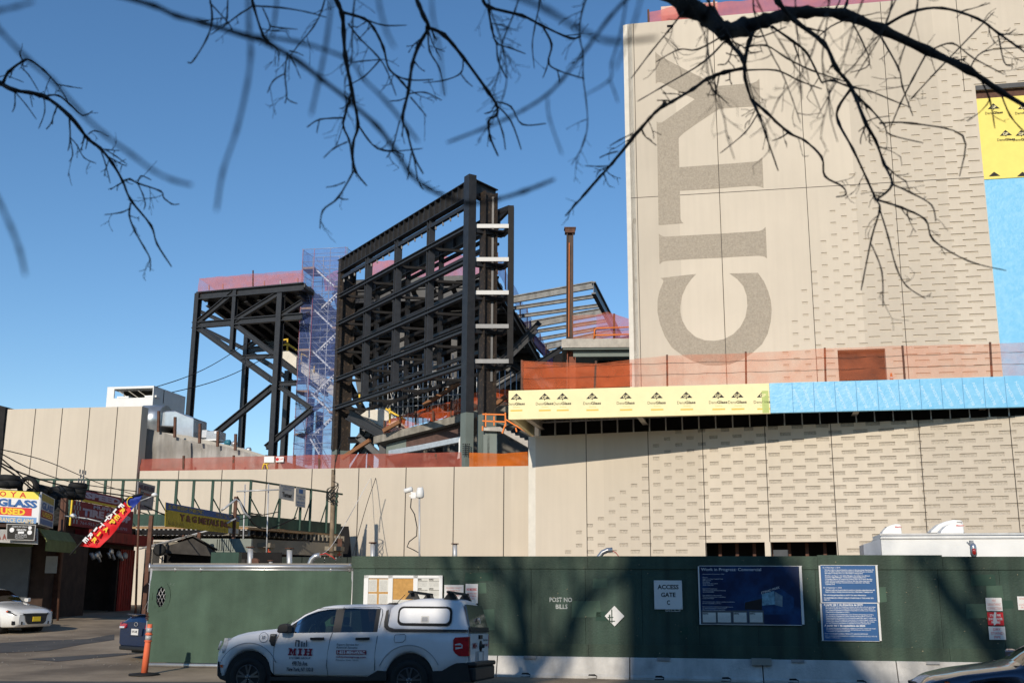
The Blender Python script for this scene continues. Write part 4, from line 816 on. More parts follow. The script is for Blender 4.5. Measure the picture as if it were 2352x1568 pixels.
# barriers
def barrier(s0, L, seed):
    rnd = random.Random(seed); b = MB(); top = hz0-.015
    def zg(s): return terrain(HO.L(s, 0).y)
    prof = [(.30, 0), (.30, .07), (.24, .12), (.05, .55)]
    n = 10; rows = []
    for i in range(n+1):
        s = s0+.012+(L-.024)*i/n; g0 = zg(s)-.02; hh = top-g0
        rows.append(b.add([HO.L(s, g0, .16), HO.L(s, g0+.06, .16+rnd.uniform(-.004,.004)), HO.L(s, g0+.11, .11), HO.L(s, top-.02, -.02), HO.L(s, top, -.04), HO.L(s, top, -.42), HO.L(s, g0+.1, -.5), HO.L(s, g0, -.55)]))
    for i in range(n):
        for j in range(8): b.face((rows[i]+j, rows[i+1]+j, rows[i+1]+(j+1)%8, rows[i]+(j+1)%8))
    b.face([rows[0]+j for j in range(8)]); b.face([rows[n]+j for j in range(7,-1,-1)])
    return b
M['barrier'] = mat('weathered_barrier', (.40,.385,.36), .9, var=0, scale=1.6, col2=(.58,.56,.52), thr=(.3,.65), bump=.7, bscale=22, streak=.2)
bs = [HO.su(u, 1540)[0] for u in (852, 1142, 1447, 1752, 2060, 2375, 2720)]
blabels = ['concrete barrier hidden behind the white truck', 'concrete barrier just right of the white truck tailgate', 'concrete barrier below the ACCESS GATE C sign', 'concrete barrier below the two stacked blue safety signs', 'concrete barrier behind the dark navy car in the corner', 'concrete barrier beyond the right picture edge']
for i in range(6):
    t = thing('concrete_barrier', blabels[i], 'barrier', tuple(HO.L(bs[i]+1.5, 0)), 'concrete barriers under the hoarding')
    barrier(bs[i], bs[i+1]-bs[i], i).build('barrier_body', M['barrier'], t)
    for f in (.22, .72):
        s = bs[i]+(bs[i+1]-bs[i])*f; g0 = terrain(HO.L(s,0).y); b = MB()
        b.prism([HO.L(s-.1, g0, .163), HO.L(s+.11, g0, .163), HO.L(s+.12, g0+.055, .163), HO.L(s+.06, g0+.09, .14), HO.L(s-.07, g0+.085, .14)], -HO.n*.02); b.build('lifting_slot', M['dark'], t)
    s = bs[i]+.75; b = MB(); b.box(HO.L(s, hz0-.035, .0), HO.d*.14, HO.n*.035, Vector((0,0,.03))); b.build('clamp_plate', M['galv'], t)
b = MB(); s = bs[3]-.02; b.box(HO.L(s, hz0-.06, .04), HO.d*.21, HO.n*.06, Vector((0,0,.07))); o = b.build('splice_plate', mat('weathered_board', (.30,.28,.24), .9)); tag(o, 'weathered board bridging the gap between two concrete barriers', 'board')
# gate with green mesh
GT = Plane(808, HP.hit(808,1400).y+.15, 8.5)
t = thing('mesh_gate', 'sliding gate covered in green mesh fabric with a torn hole', 'gate', tuple(GT.L(GT.su(340,1500)[0], .2)))
gz0 = GT.su(560, 1523)[1]; gz1 = GT.su(560, 1309)[1]; ga, gb = GT.su(341, 1400)[0], GT.su(806, 1400)[0]
hole = [K(500,1800,.44643)(*p) for p in ((335,1228),(300,1260),(288,1310),(300,1370),(325,1403),(350,1370),(366,1300),(350,1250))]
hs = [GT.su(*p) for p in hole]
b = MB(); nx, nz = 60, 24; idx = {}
rnd = random.Random(9)
def gy(s, z): return .012*math.sin(s*2.1)+.010*math.sin(s*5.3+z*2)+.012*math.sin(z*4+s)
cx_ = sum(p[0] for p in hs)/8; cz_ = sum(p[1] for p in hs)/8
hw = .13
cells = [ga+(gb-ga)*i/nx for i in range(nx+1)]
for j in range(nz+1):
    for i in range(nx+1):
        s = cells[i]; z = gz0+(gz1-gz0)*j/nz; idx[i, j] = b.add([GT.L(s, z, gy(s, z))])
for j in range(nz):
    for i in range(nx):
        sc = (cells[i]+cells[i+1])/2; zc = gz0+(gz1-gz0)*(j+.5)/nz
        if ((sc-cx_)/.19)**2+((zc-cz_)/.32)**2 < 1: continue
        b.face((idx[i,j], idx[i+1,j], idx[i+1,j+1], idx[i,j+1]), 0, True)
b.build('mesh_fabric', M['greend'], t, fix=False)
b = MB(); A_ = 24; ring = []                                      # frayed edge around the hole
for k in range(A_):
    a = 2*math.pi*k/A_; r = 1+.06*math.sin(k*2.3); i1 = b.add([GT.L(cx_+.115*r*math.cos(a), cz_+.24*r*math.sin(a), .035)]); i2 = b.add([GT.L(cx_+.23*math.cos(a), cz_+.37*math.sin(a), gy(cx_, cz_)+.004)]); ring.append((i1, i2))
for k in range(A_): b.face((ring[k][0], ring[(k+1)%A_][0], ring[(k+1)%A_][1], ring[k][1]), 0, True)
b.build('torn_edge', M['greend'], t)
b = MB()
for k in range(7):
    o_ = -.25+k*.085
    b.tube([GT.L(cx_+o_-.2, cz_-.32, -.02), GT.L(cx_+o_+.12, cz_+.32, -.02)], .006, 4); b.tube([GT.L(cx_+o_+.2, cz_-.32, -.03), GT.L(cx_+o_-.12, cz_+.32, -.03)], .006, 4)
b.build('chain_link', M['galvp'], t)
b = MB(); b.prism([GT.L(cx_-.4, cz_-.5, -.3), GT.L(cx_+.4, cz_-.5, -.3), GT.L(cx_+.4, cz_+.5, -.3), GT.L(cx_-.4, cz_+.5, -.3)], -GT.n*.02); b.build('hole_backing', M['dark'], t)
for z, r in ((GT.su(560,1301)[1], .055), (GT.su(560,1309)[1]+.01, .028), (gz0-.06, .045)):
    b = MB(); b.tube([GT.L(ga-.02, z, -.02), GT.L(gb+.02, z, -.02)], r, 10); b.build('rail_pipe', M['galv'], t)
b = MB(); b.box(GT.L((ga+gb)/2, GT.su(560,1295.5)[1], -.1), GT.d*((gb-ga)/2), GT.n*.05, Vector((0,0,.03))); b.build('track', mat('aged_track', (.22,.20,.17), .7), t)
for u in (343, 402, 460, 608, 760, 803):
    b = MB(); s = GT.su(u, 1305)[0]; b.tube([GT.L(s, gz1-.03, -.02), GT.L(s, gz1+(.16 if u in (343,803) else .08), -.02)], .03, 8); b.build('pipe_bracket', M['galv'], t)
b = MB(); b.tube([GT.L(ga, gz0-.12, -.03), GT.L(ga, gz1+.1, -.03)], .04, 8); b.tube([GT.L(gb, gz0-.12, -.03), GT.L(gb, gz1+.1, -.03)], .03, 8); b.build('end_post', M['galvp'], t)
b = MB()
for k in range(9): c = GT.L(ga-.03+.02*math.sin(k*2), GT.su(340,1418)[1]+.02*k-.05, .03+.01*math.cos(k*3)); b.tube([c, c+Vector((.03,-.01,.02)), c+Vector((.05,.01,-.01))], .012, 5)
b.build('chain', M['rust'], t)
# ------------------------------------------------------------------ signs on the hoarding
HS = HP.back(-.035)
def board(name, label, cat, q, m, t_=.012, off=.012, kf=k6, bev=0, grp=None, kd=None):
    (u0, v0), (u1, v1) = kf(*q[0]), kf(*q[1]); s0_, _ = HS.su(u0, v0); s1_, _ = HS.su(u1, v1); um = (u0+u1)/2; z1__ = HS.su(um, v0)[1]; z0__ = HS.su(um, v1)[1]
    o = MB(); o.prism([HS.L(s0_, z0__, off), HS.L(s1_, z0__, off), HS.L(s1_, z1__, off), HS.L(s0_, z1__, off)], -HS.n*t_); ob = o.build(name, m)
    tag(ob, label, cat, grp); ob['off'] = off; return ob
def lines(o, kf, q, txt, m, off=.014, **k): (a, c) = q; return ptext(txt, HS, *kf(*a), *kf(*c), m, o, off=off, **k)
M['sblue'] = mat('sign_blue', (.012,.085,.24), .45, var=.05, spec=.5); M['snavy'] = mat('sign_navy', (.008,.018,.06), .4, var=0, scale=1.5, col2=(.012,.06,.18), thr=(.45,.75))
M['paper'] = mat('paper', (.62,.61,.56), .9, var=.06, scale=8); M['cork'] = mat('cork', (.50,.28,.09), .95, var=.15, scale=14); M['swhite'] = mat('sign_white', (.66,.65,.63), .5, var=.03)
M['pink'] = mat('faded_red_print', (.55,.16,.14), .8, var=0); M['redp'] = M['redp']; M['sred'] = mat('sign_red', (.55,.02,.03), .5, var=.1, scale=20); M['grey_p'] = mat('grey_print', (.22,.22,.22), .9, var=0); M['stencil'] = mat('stencil_white', (.42,.44,.42), .9, var=.25, scale=20)
cs_ = thing('notice_case', 'white framed notice case with cork boards and papers behind the truck', 'notice board', tuple(HS.hit(*k4(1600, 380))))
b = MB(); rect(HS, *k4(1294,196), *k4(1900,560), .05, .05, mb=b); b.build('case_back', M['cork'], cs_)
for q in ((1294,196,1900,218),(1294,196,1316,560),(1484,196,1509,560),(1680,196,1706,560),(1881,196,1900,560)):
    b = MB(); rect(HS, *k4(q[0],q[1]), *k4(q[2],q[3]), .03, .075, mb=b); b.build('frame_bar', M['white'], cs_)
for q in ((1324,226,1390,324),(1410,226,1479,324),(1320,338,1390,420),(1408,340,1478,420),(1512,386,1676,430)):
    b = MB(); rect(HS, *k4(q[0],q[1]), *k4(q[2],q[3]), .003, .055, mb=b); o = b.build('paper', M['paper'], cs_)
    for j in range(9): ptext('permit no 4217 issued to the site'[j:j+18], HS, *k4(q[0]+8, q[1]+12+j*9), *k4(q[2]-8, q[1]+17+j*9), M['grey_p'], o, off=.057)
b = MB(); rect(HS, *k4(1706,218), *k4(1880,560), .003, .055, mb=b); o = b.build('permit_sheet', M['paper'], cs_)
for q in ((1706,222),(1798,222),(1706,294),(1798,294)):
    ptext('NYC', HS, *k4(q[0]+3,q[1]), *k4(q[0]+36,q[1]+13), M['print'], o, off=.058, bold=.06)
    b = MB(); rect(HS, *k4(q[0]+2,q[1]+16), *k4(q[0]+82,q[1]+19), .002, .059, mb=b); b.build('printed_rule', M['print'], o)
    for j in range(5): ptext('Work Permit Department of Buildings'[j:j+20], HS, *k4(q[0]+5, q[1]+26+j*8), *k4(q[0]+78, q[1]+30+j*8), M['grey_p'], o, off=.058)
o = board('delivery_sign', 'white sign with faded red text about deliveries left of the no smoking sign', 'sign', ((1917,270),(2065,420)), M['swhite'], kf=k4)
lines(o, k4, ((1930,288),(2052,360)), 'DELIVERIES CANNOT\nBE TAKEN FROM\nILLEGALLY PARKED\nVEHICLES STREET', M['pink'], align='CENTER')
o = board('no_smoking_sign', 'white and red NO SMOKING sign right of the truck roof rack', 'sign', ((2083,262),(2178,415)), M['swhite'], kf=k4)
lines(o, k4, ((2092,295),(2169,316)), 'NO SMOKING', M['redp'], bold=.03); lines(o, k4, ((2095,331),(2168,383)), 'WITHIN 25 FEET\nOF ENTRANCE\nOR GATE', M['redp'], align='CENTER')
o = MB(); o = ptext('POST NO\n BILLS', HP, *k5(585,466), *k5(762,556), M['stencil'], None, name='stencilled_text', off=.012, align='CENTER', bold=.02); tag(o, 'white stencilled POST NO BILLS on the green plywood', 'stencil')
o = ptext('BILLS', HP, *k5(1492,545), *k5(1612,578), M['stencil'], None, name='stencilled_text', off=.012, bold=.02); tag(o, 'stencilled word half hidden below the access gate sign', 'stencil')
for q in ((905,474,960,490),(915,560,952,578)): pass
o = board('access_gate_sign', 'white sign reading ACCESS GATE C on the shaded plywood', 'sign', ((1402,333),(1628,559)), M['swhite'], kf=k5)
lines(o, k5, ((1430,366),(1597,402)), 'ACCESS', M['print'], bold=.03); lines(o, k5, ((1458,427),(1573,463)), 'GATE', M['print'], bold=.03); lines(o, k5, ((1504,488),(1529,524)), 'C', M['print'], bold=.03)
for q in ((1412,343),(1618,343),(1414,549),(1618,549)): b = MB(); b.lathe(HS.hit(*k5(*q))+HS.n*.012, HS.n, [(.012,0),(.012,.006)], 8); b.build('screw', M['galv'], o)
dcx, dcy = k5(1094, 612); c = HS.hit(dcx, dcy); b = MB(); r = .225; b.prism([c+HS.d*r*.98+HS.n*.01, c+Vector((0,0,r))+HS.n*.01, c-HS.d*r*.98+HS.n*.01, c-Vector((0,0,r))+HS.n*.01], -HS.n*.008)
for m_ in (): pass
o = b.build('diamond_placard', M['swhite']); tag(o, 'white diamond placard with torn green marks between POST NO BILLS and ACCESS GATE C', 'sign')
sc_ = HS.su(dcx, dcy); b = MB()
for q in (((1050,600),(1062,655)),((1068,560),(1078,665)),((1040,618),(1085,626)),((1056,648),(1098,656))):
    rect(HS, *k5(*q[0]), *k5(*q[1]), .002, .013, mb=b)
b.build('torn_mark', M['green'], o)
wp = board('project_panel', 'large navy Work in Progress project panel with a building picture and permits', 'sign', ((1760,222),(2560,678)), M['snavy'], kf=k5, off=.014)
b = MB()
for q in ((1757,218,2563,222),(1757,678,2563,682),(1757,222,1761,678),(2559,222,2563,678)): rect(HS, *k5(q[0],q[1]), *k5(q[2],q[3]), .01, .018, mb=b)
b.build('edge_strip', M['swhite'], wp)
lines(wp, k5, ((1772,235),(2243,266)), 'Work in Progress: Commercial', M['wprint'], off=.018)
for (v0, v1, x1, tx) in ((280,289,1955,'Anticipated Completion: 2027'),(305,376,1945,'Owner:\nNew York City Football Club\n600 3rd Ave\n30th Floor\nNew York, NY 10016\n(212) 738-5900'),(394,430,1965,'General Contractor:\nTurner Construction Company\n(212) 229-6000'),(445,480,1965,'For additional information:\nTurner Construction Company\n(212) 229-6000'),(496,518,2035,'To anonymously report unsafe conditions\nat this worksite, call 311.'),(535,570,2025,'Para reportar condiciones peligrosas en\nun sitio de trabajo, llame al 311.\nNo tiene que dar su nombre.')):
    lines(wp, k5, ((1784,v0),(x1,v1)), tx, M['wprint'], off=.018)
pm = mat('picture_blue', (.010,.045,.13), .5, var=.4, scale=9); pl_ = mat('picture_light', (.16,.30,.38), .5, var=.5, scale=12); pd = mat('picture_dark', (.015,.013,.015), .5)
for cs, m_, nm in (([(2110,600),(2110,500),(2240,440),(2400,400),(2500,470),(2500,600)], pm, 'picture'), ([(2115,560),(2115,505),(2250,475),(2250,565)], pd, 'picture'), ([(2250,440),(2345,415),(2350,520),(2250,530)], pl_, 'picture'), ([(2350,420),(2410,455),(2410,540),(2350,525)], mat('picture_grey', (.16,.22,.26), .5, var=.3, scale=12), 'picture')):
    o_ = {'0':0}; slab(HS, [k5(*p) for p in cs], .002, off=.018+{pm:0,pd:.002,pl_:.003}.get(m_, .004)).build(nm, m_, wp)
text('ETIHAD PARK', HS.hit(*k5(2245,440)), (HS.d*.95+Vector((0,0,.3))).normalized(), (0,0,1), .42, .05, M['swhite'], wp, off=.024, n=HS.n)
for i, x in enumerate((1785, 1902, 2026, 2152)):
    b = MB(); rect(HS, *k5(x-10,568), *k5(x+115,676), .002, .021, mb=b); pk = b.build('permit_sleeve', mat('clear_sleeve', (.10,.105,.11), .25, spec=.8) if i == 0 else bpy.data.materials['clear_sleeve'], wp)
    b = MB(); rect(HS, *k5(x,584), *k5(x+104,660), .002, .024, mb=b); b.build('permit', M['paper'], pk)
    if i != 1: ptext('NYC', HS, *k5(x+2,586), *k5(x+44,600), M['print'], pk, off=.027, bold=.06)
    for j in range(5): ptext('Department of Buildings permit no 42'[j:j+24], HS, *k5(x+6, 608+j*10), *k5(x+98, 613+j*10), M['grey_p'], pk, off=.027)
sb = board('safety_training_sign', 'upper blue safety training sign in English', 'sign', ((604,450),(1092,768)), M['sblue'])
lines(sb, k6, ((622,463),(774,476)), 'As of December 1, 2019:', M['wprint'], bold=.01)
lines(sb, k6, ((638,484),(1062,526)), 'Workers will not be permitted to work on this site unless they have 30\nhours of safety training, demonstrated by an OSHA 30 card, a Limited\nSite Safety Training Card, or a Site Safety Training Card.', M['wprint'], bold=.02)
lines(sb, k6, ((640,534),(1052,620)), 'Workers serving as a Site Safety Manager, Site Safety Coordinator,\nConcrete Safety Manager, Construction Superintendent or a\nCompetent Person, as required by Section 3301.13.12 of the Building\nCode, will not be permitted to work on this site unless they have 62\nhours of safety training, demonstrated by a Supervisor Site Safety\nTraining Card.', M['wprint'], bold=.02)
lines(sb, k6, ((628,636),(788,649)), 'As of September 1, 2020:', M['wprint'], bold=.01); lines(sb, k6, ((645,656),(1072,686)), 'Workers will not be permitted to work on this site unless they have 40\nhours of safety training, demonstrated by a Site Safety Training Card.', M['wprint'], bold=.02)
lines(sb, k6, ((630,699),(998,714)), 'Visit www.nyc.gov/nycsafety or call 311 for more information.', M['wprint'], bold=.02); lines(sb, k6, ((632,725),(1062,752)), 'TO ANONYMOUSLY REPORT UNSAFE CONDITIONS AT THIS WORK SITE,\nCALL 311.', M['wprint'], bold=.02)
s2_ = board('safety_training_sign', 'lower blue safety training sign in Spanish', 'sign', ((617,773),(1108,1096)), M['sblue'])
lines(s2_, k6, ((632,779),(970,800)), 'A partir del 1 de diciembre de 2019:', M['wprint'], bold=.03)
lines(s2_, k6, ((647,800),(1080,860)), 'No se permitirá que los trabajadores trabajen en esta obra a menos que tengan\n30 horas de capacitación en seguridad, demostrada por una tarjeta OSHA 30,\nuna Tarjeta de Capacitación Limitada en Seguridad en la Obra o una Tarjeta de\nCapacitación en Seguridad en la Obra.', M['wprint'], bold=.01)
lines(s2_, k6, ((650,866),(1085,955)), 'Los trabajadores que se desempeñen como Gerente de Seguridad en la Obra,\nCoordinador de Seguridad en la Obra, Gerente de Seguridad de Concreto,\nSuperintendente de Construcción o una persona capacitada, según lo requiere la\nSección 3301.13.12 del Código de Construcción, no podrán trabajar en esta obra\na menos que cuenten con 62 horas de capacitación en seguridad, demostradas\npor una Tarjeta de Capacitación en Seguridad en la Obra del Supervisor.', M['wprint'], bold=.01)
lines(s2_, k6, ((638,958),(990,980)), 'A partir del 1 de septiembre de 2020:', M['wprint'], bold=.03)
lines(s2_, k6, ((653,985),(1082,1022)), 'No se permitirá que los trabajadores trabajen en esta obra a menos que tengan\n40 horas de capacitación en seguridad, demostradas por una Tarjeta de\nCapacitación en Seguridad en la Obra.', M['wprint'], bold=.01)
lines(s2_, k6, ((640,1028),(1015,1046)), 'Visite www.nyc.gov/nycsafety o llame al 311 para más información.', M['wprint']); lines(s2_, k6, ((642,1050),(1090,1078)), 'PARA DENUNCIAR ANÓNIMAMENTE CONDICIONES INSEGURAS EN ESTE SITIO DE\nTRABAJO, LLAME AL 311.', M['wprint'])
for sgn, q in ((sb, (602,447,1096,771)), (s2_, (614,771,1112,1100))):
    b = MB()
    for r_ in ((q[0],q[1],q[2],q[1]+4),(q[0],q[3]-3,q[2],q[3]),(q[0],q[1]+4,q[0]+4,q[3]-3),(q[2]-4,q[1]+4,q[2],q[3]-3)): rect(HS, *k6(r_[0],r_[1]), *k6(r_[2],r_[3]), .006, .015, mb=b)
    b.build('edge_strip', M['swhite'], sgn)
o = board('fire_connection_sign', 'white sign reading FIRE DEPARTMENT CONNECTION above the red one', 'sign', ((2020,728),(2168,841)), M['swhite']); lines(o, k6, ((2030,743),(2158,828)), 'FIRE\nDEPARTMENT\nCONNECTION', M['pink'], align='CENTER')
o = board('stand_pipe_sign', 'red sign with peeling white letters about the stand pipe', 'sign', ((2034,852),(2180,963)), M['sred']); lines(o, k6, ((2044,868),(2170,950)), 'STAND PIPE\nIS NOT UNDER\nPRESSURE', M['swhite'], align='CENTER', bold=.03)
b = MB(); b.prism([HS.hit(*k6(*p))+HS.n*.02 for p in ((2095,848),(2112,852),(2110,900),(2125,940),(2092,966),(2085,920))], -HS.n*.003); b.build('peeled_patch', M['swhite'], o)
o = board('dry_pipe_sign', 'white sign reading DRY STAND PIPE below the red one', 'sign', ((2045,974),(2197,1087)), M['swhite']); lines(o, k6, ((2064,988),(2178,1076)), 'DRY\nSTAND\nPIPE', M['redp'], align='CENTER')
o = board('pipe_location_sign', 'white sign with red text cut off at the right picture edge', 'sign', ((2291,716),(2450,832)), M['swhite']); lines(o, k6, ((2305,728),(2440,820)), 'STAND PIPE\n \nLOCATED IN\nFRONT OF', M['pink'], align='CENTER')
# beacon on the hoarding
t = thing('warning_beacon', 'small silver bracket lamp with red lens on the hoarding top before the white trailer', 'lamp', tuple(HP.L(HP.su(*k6(1915,372))[0], hz1)))
c = HP.hit(*k6(1915,320))+HP.n*.02; b = MB(); b.lathe(c-Vector((0,0,.14)), (0,0,1), [(.05,0),(.07,.05),(.07,.2),(.055,.26),(.02,.3)], 12); b.build('cage', M['galv'], t)
b = MB(); b.lathe(c-Vector((0,0,.1))+HP.n*.04, (0,0,1), [(.03,0),(.045,.03),(.045,.12),(.02,.15)], 10); b.build('lens', mat('red_lens', (.6,.03,.02), .2, spec=.8), t)
b = MB(); b.beam(HP.hit(*k6(1905,372)), c, .03, .03); b.box(HP.hit(*k6(1900,256)), HP.d*.04, HP.n*.03, Vector((0,0,.05))); b.beam(HP.hit(*k6(1862,250)), HP.hit(*k6(1900,290)), .02, .03); b.build('bracket', M['galvp'], t)
# ------------------------------------------------------------------ white trailer with roof units
TR = Plane(2030, 33, 12); s0 = TR.su(*k6(1125,250))[0]; zt_r = TR.su(*k6(1700,174))[1]
t = thing('white_trailer', 'white box trailer with rounded roof units behind the hoarding at right', 'trailer', tuple(TR.L(s0+3, terrain(33))))
b = MB(); b.prism([TR.L(s0, 1.0), TR.L(s0+11, 1.0), TR.L(s0+11, zt_r-.1), TR.L(s0, zt_r-.1)], -TR.n*2.5); b.prism([TR.L(s0+.02, zt_r-.101, .0), TR.L(s0+11, zt_r-.101, .0), TR.L(s0+11, zt_r, -.1), TR.L(s0+.02, zt_r, -.1)], -TR.n*2.3); b.build('box_body', M['white'], t)
b = MB(); b.box(TR.L(s0+5.5, zt_r-.14, .02), TR.d*5.52, TR.n*.02, Vector((0,0,.02))); b.box(TR.L(s0+5.5, zt_r-.03, .01), TR.d*5.52, TR.n*.02, Vector((0,0,.03))); b.build('roof_trim', M['galv'], t)
b = MB(); b.prism([TR.L(s0-.01, 1.0, .0), TR.L(s0-.01, zt_r-.15, .0), TR.L(s0-.45, zt_r-.3, -.6), TR.L(s0-.45, 1.0, -.6)], -TR.n*1.3); b.build('nose', mat('trailer_nose', (.40,.42,.46), .4), t)
for x0, x1, h0, big in ((1145,1325,100,0),(1655,1865,88,0),(1600,1920,48,1)):
    (u0, _), (u1, v_) = k6(x0, 170), k6(x1, h0); a_ = TR.su(u0, 1220)[0]; c_ = TR.su(u1, 1220)[0]; zt_ = TR.su(u1, v_)[1]; hh = zt_-zt_r+.05
    rt = thing('roof_unit', ['small rounded white roof unit at the trailer front', 'small rounded white roof unit in front of the large vent', 'large white hooded roof vent with a slotted side'][(0 if x0 == 1145 else 1) if not big else 2], 'air unit', tuple(TR.L((a_+c_)/2, zt_r)), 'roof units on the trailer')
    o_ = -.55 if not big else -1.4; b = MB(); pts = [TR.L(a_, zt_r-.02, o_)]+[TR.L(a_+(c_-a_)*f, zt_r+hh*g, o_) for f, g in ((.08,.3),(.3,.72),(.5,.9),(.72,1),(.93,.97),(.985,.85))]+[TR.L(c_, zt_r-.02, o_)]; b.prism(pts, -TR.n*(.7 if not big else .8)); rt_ = b.build('cover', M['white'], rt, bevel=.04)
    if big:
        b = MB()
        for k in range(6): b.box(TR.L(a_+(c_-a_)*(.82+k*.025), zt_r+hh*.62, o_+.006), TR.d*.008, TR.n*.01, Vector((0,0,.12)))
        b.build('slots', M['grey_p'], rt); b = MB(); b.box(TR.L((a_+c_)/2, zt_r+.03, o_-.35), TR.d*((c_-a_)*.5), TR.n*.37, Vector((0,0,.05))); b.build('base', M['black'], rt)
    else: ptext('MaxxAir', TR.back(.54), *k6(x0+100 if x0==1145 else x0+115, h0+14), *k6(x1-25, h0+26), M['redp'], rt, off=.01, bold=.02)
# ------------------------------------------------------------------ camera mast and things behind the hoarding
CP = Plane(963, 44, 5)
t = thing('camera_mast', 'slim mast carrying two white security cameras before the low wall', 'camera mast', tuple(CP.L(CP.su(963,1270)[0], terrain(44))))
b = MB(); b.tube([CP.hit(963,1340), CP.hit(963.5,1140)], .035, 8); b.build('mast', M['galvp'], t)
for u, v, r in ((938,1129,.16),(965,1132,.15)):
    c = CP.hit(u, v); b = MB()
    if u < 950: b.tube([c+CP.d*.16+Vector((0,0,.12)), c-CP.d*.16+Vector((0,0,.02))], .1, 10); b.tube([c+CP.d*.1, c+CP.d*.3-Vector((0,0,.15))], .03, 6)
    else: b.lathe(c-Vector((0,0,.2)), (0,0,1), [(.10,0),(.16,.05),(.16,.22),(.12,.4),(.1,.42)], 12)
    b.build('camera_head', M['white'], t)
b = MB(); b.box(CP.hit(953,1138), CP.d*.22, CP.n*.04, Vector((0,0,.03))); b.box(CP.hit(950,1137), CP.d*.1, CP.n*.06, Vector((0,0,.12))); b.build('bracket', M['galvp'], t)
b = MB()
for u in (963, 970): b.tube([CP.hit(u,1124), CP.hit(u,1116)], .012, 5)
b.build('antenna', M['galvp'], t)
b = MB(); b.tube([CP.hit(*p) for p in ((945,1140),(943,1165),(952,1180),(958,1210),(957,1230),(940,1243),(935,1255),(950,1262),(964,1270),(968,1300))], .022, 6); b.build('cable', M['black'], t)
t = thing('standpipe', 'galvanised standpipe behind the hoarding just right of the camera mast', 'pipe', tuple(CP.L(CP.su(1045,1270)[0], 1)), 'standpipes behind the fence')
def standpipe(t, u, v0, v1, r, pl):
    b = MB(); b.tube([pl.hit(u, v1), pl.hit(u, v0)], r, 12); b.build('pipe', M['galvp'], t); b = MB(); c = pl.hit(u, v0); b.lathe(c, (0,0,1), [(r*1.7,0),(r*1.7,.03)], 12); b.build('cap', M['rust'], t)
standpipe(t, 1045, 1249, 1300, .09, CP)
BP = Plane(600, 31, 8)
for u, v0, r, lb in ((575,1257,.10,'tall standpipe with a hose reel above the gate'),(665,1260,.10,'standpipe near the middle of the gate'),(622,1288,.07,'short stub pipe above the gate middle'),(856,1247,.085,'standpipe just left of the hoarding notice case')):
    t = thing('standpipe', lb, 'pipe', tuple(BP.hit(u, 1300)), 'standpipes behind the fence'); standpipe(t, u, v0, 1330, r*.75, BP)
    if u == 575: c = BP.hit(585,1292); b = MB(); b.lathe(c-BP.n*.08, BP.n, [(.13,0),(.13,.02),(.07,.03),(.07,.1),(.13,.11),(.13,.13)], 16); b.build('hose_reel', M['rust'], t)
t = thing('flexible_conduit', 'bent grey conduit with red wires curling over the gate', 'conduit', tuple(BP.hit(710,1300)), 'bent conduits')
b = MB(); b.tube([BP.hit(*p) for p in ((710,1315),(711,1296),(716,1284),(724,1277),(735,1274))], .075, 10); b.build('tube', M['galv'], t); b = MB(); b.tube([BP.hit(*p) for p in ((733,1274),(748,1270),(762,1277),(770,1284))], .012, 5); b.build('wire', M['redp'], t)
H2 = HP.back(.5); t = thing('flexible_conduit', 'bent grey conduit with red wires rising behind the plywood hoarding', 'conduit', tuple(H2.hit(1380,1280)), 'bent conduits')
b = MB(); b.tube([H2.hit(*p) for p in ((1373,1300),(1376,1278),(1384,1268),(1395,1263),(1407,1262))], .06, 10); b.build('tube', M['galv'], t); b = MB(); b.tube([H2.hit(*p) for p in ((1405,1263),(1414,1268),(1422,1278),(1424,1290))], .01, 5); b.build('wire', M['redp'], t)
b = MB(); rect(LW.back(-2), 1776, 1262, 1810, 1285, .5, mb=b); o = b.build('floodlight_box', mat('dark_metal_box', (.05,.055,.06), .5)); tag(o, 'dark metal box in front of the opening of the base wall', 'box')
# ------------------------------------------------------------------ covered walkway bridge in front of the low wall
kT = K(0, 1900, .2678)
BR = Plane(575, 58, 0); gA = BR.hit(575, 1103); DB = 66.7; gB = at(785, 1166, DB); gB = Vector((gB.x, gB.y, gA.z)); 
M['dgreen'] = mat('dark_green_paint', (.020,.060,.042), .6, var=.2, scale=2, streak=.2); M['alu'] = mat('aluminium', (.50,.50,.49), .4, metal=.5, var=.15)
t = thing('overhead_walkway', 'green-railed overhead walkway deck on aluminium shoring in front of the low wall', 'walkway', (gA.x, gA.y, terrain(58)))
zr = gA.z; zf0 = BR.hit(575, 1191).z if False else BR.su(575, 1208)[1]; zf1 = BR.su(575, 1181)[1]
xl = BR.hit(-60, 1190); Aa = Vector((xl.x, 58, 0)); Bb = Vector((gA.x, 58, 0)); Cc = Vector((gB.x, gB.y, 0)); dBC = (Cc-Bb).normalized(); nBC = Vector((dBC.y, -dBC.x, 0))
def Z(p, z): return Vector((p.x, p.y, z))
for p, q in ((Aa, Bb), (Bb, Cc)):
    b = MB(); b.beam(Z(p, zr), Z(q, zr), .08, .1); b.build('top_rail', M['dgreen'], t)
    b = MB(); n_ = Vector((0,-1,0)) if q is Bb else nBC; b.prism([Z(p, zf0), Z(q, zf0), Z(q, zf1), Z(p, zf1)], -n_*.06); b.build('fascia_board', M['dgreen'], t)
for u in (37,77,115,155,194,234,275,317,357,399,439,483,527,571):
    p = BR.hit(u, 1200); b = MB(); b.beam(Vector((p.x, 58.04, zf0)), Vector((p.x, 58.04, zr)), .13, .1, up=(0,1,0)); b.beam(Vector((p.x+.05, 58.1, zf1+.1)), Vector((p.x+.35, 58.7, zf1)), .05, .05); b.beam(Vector((p.x, 58.08, zf1+.9)), Vector((p.x+.45, 58.5, zf1)), .05, .05); b.build('rail_post', M['dgreen'], t)
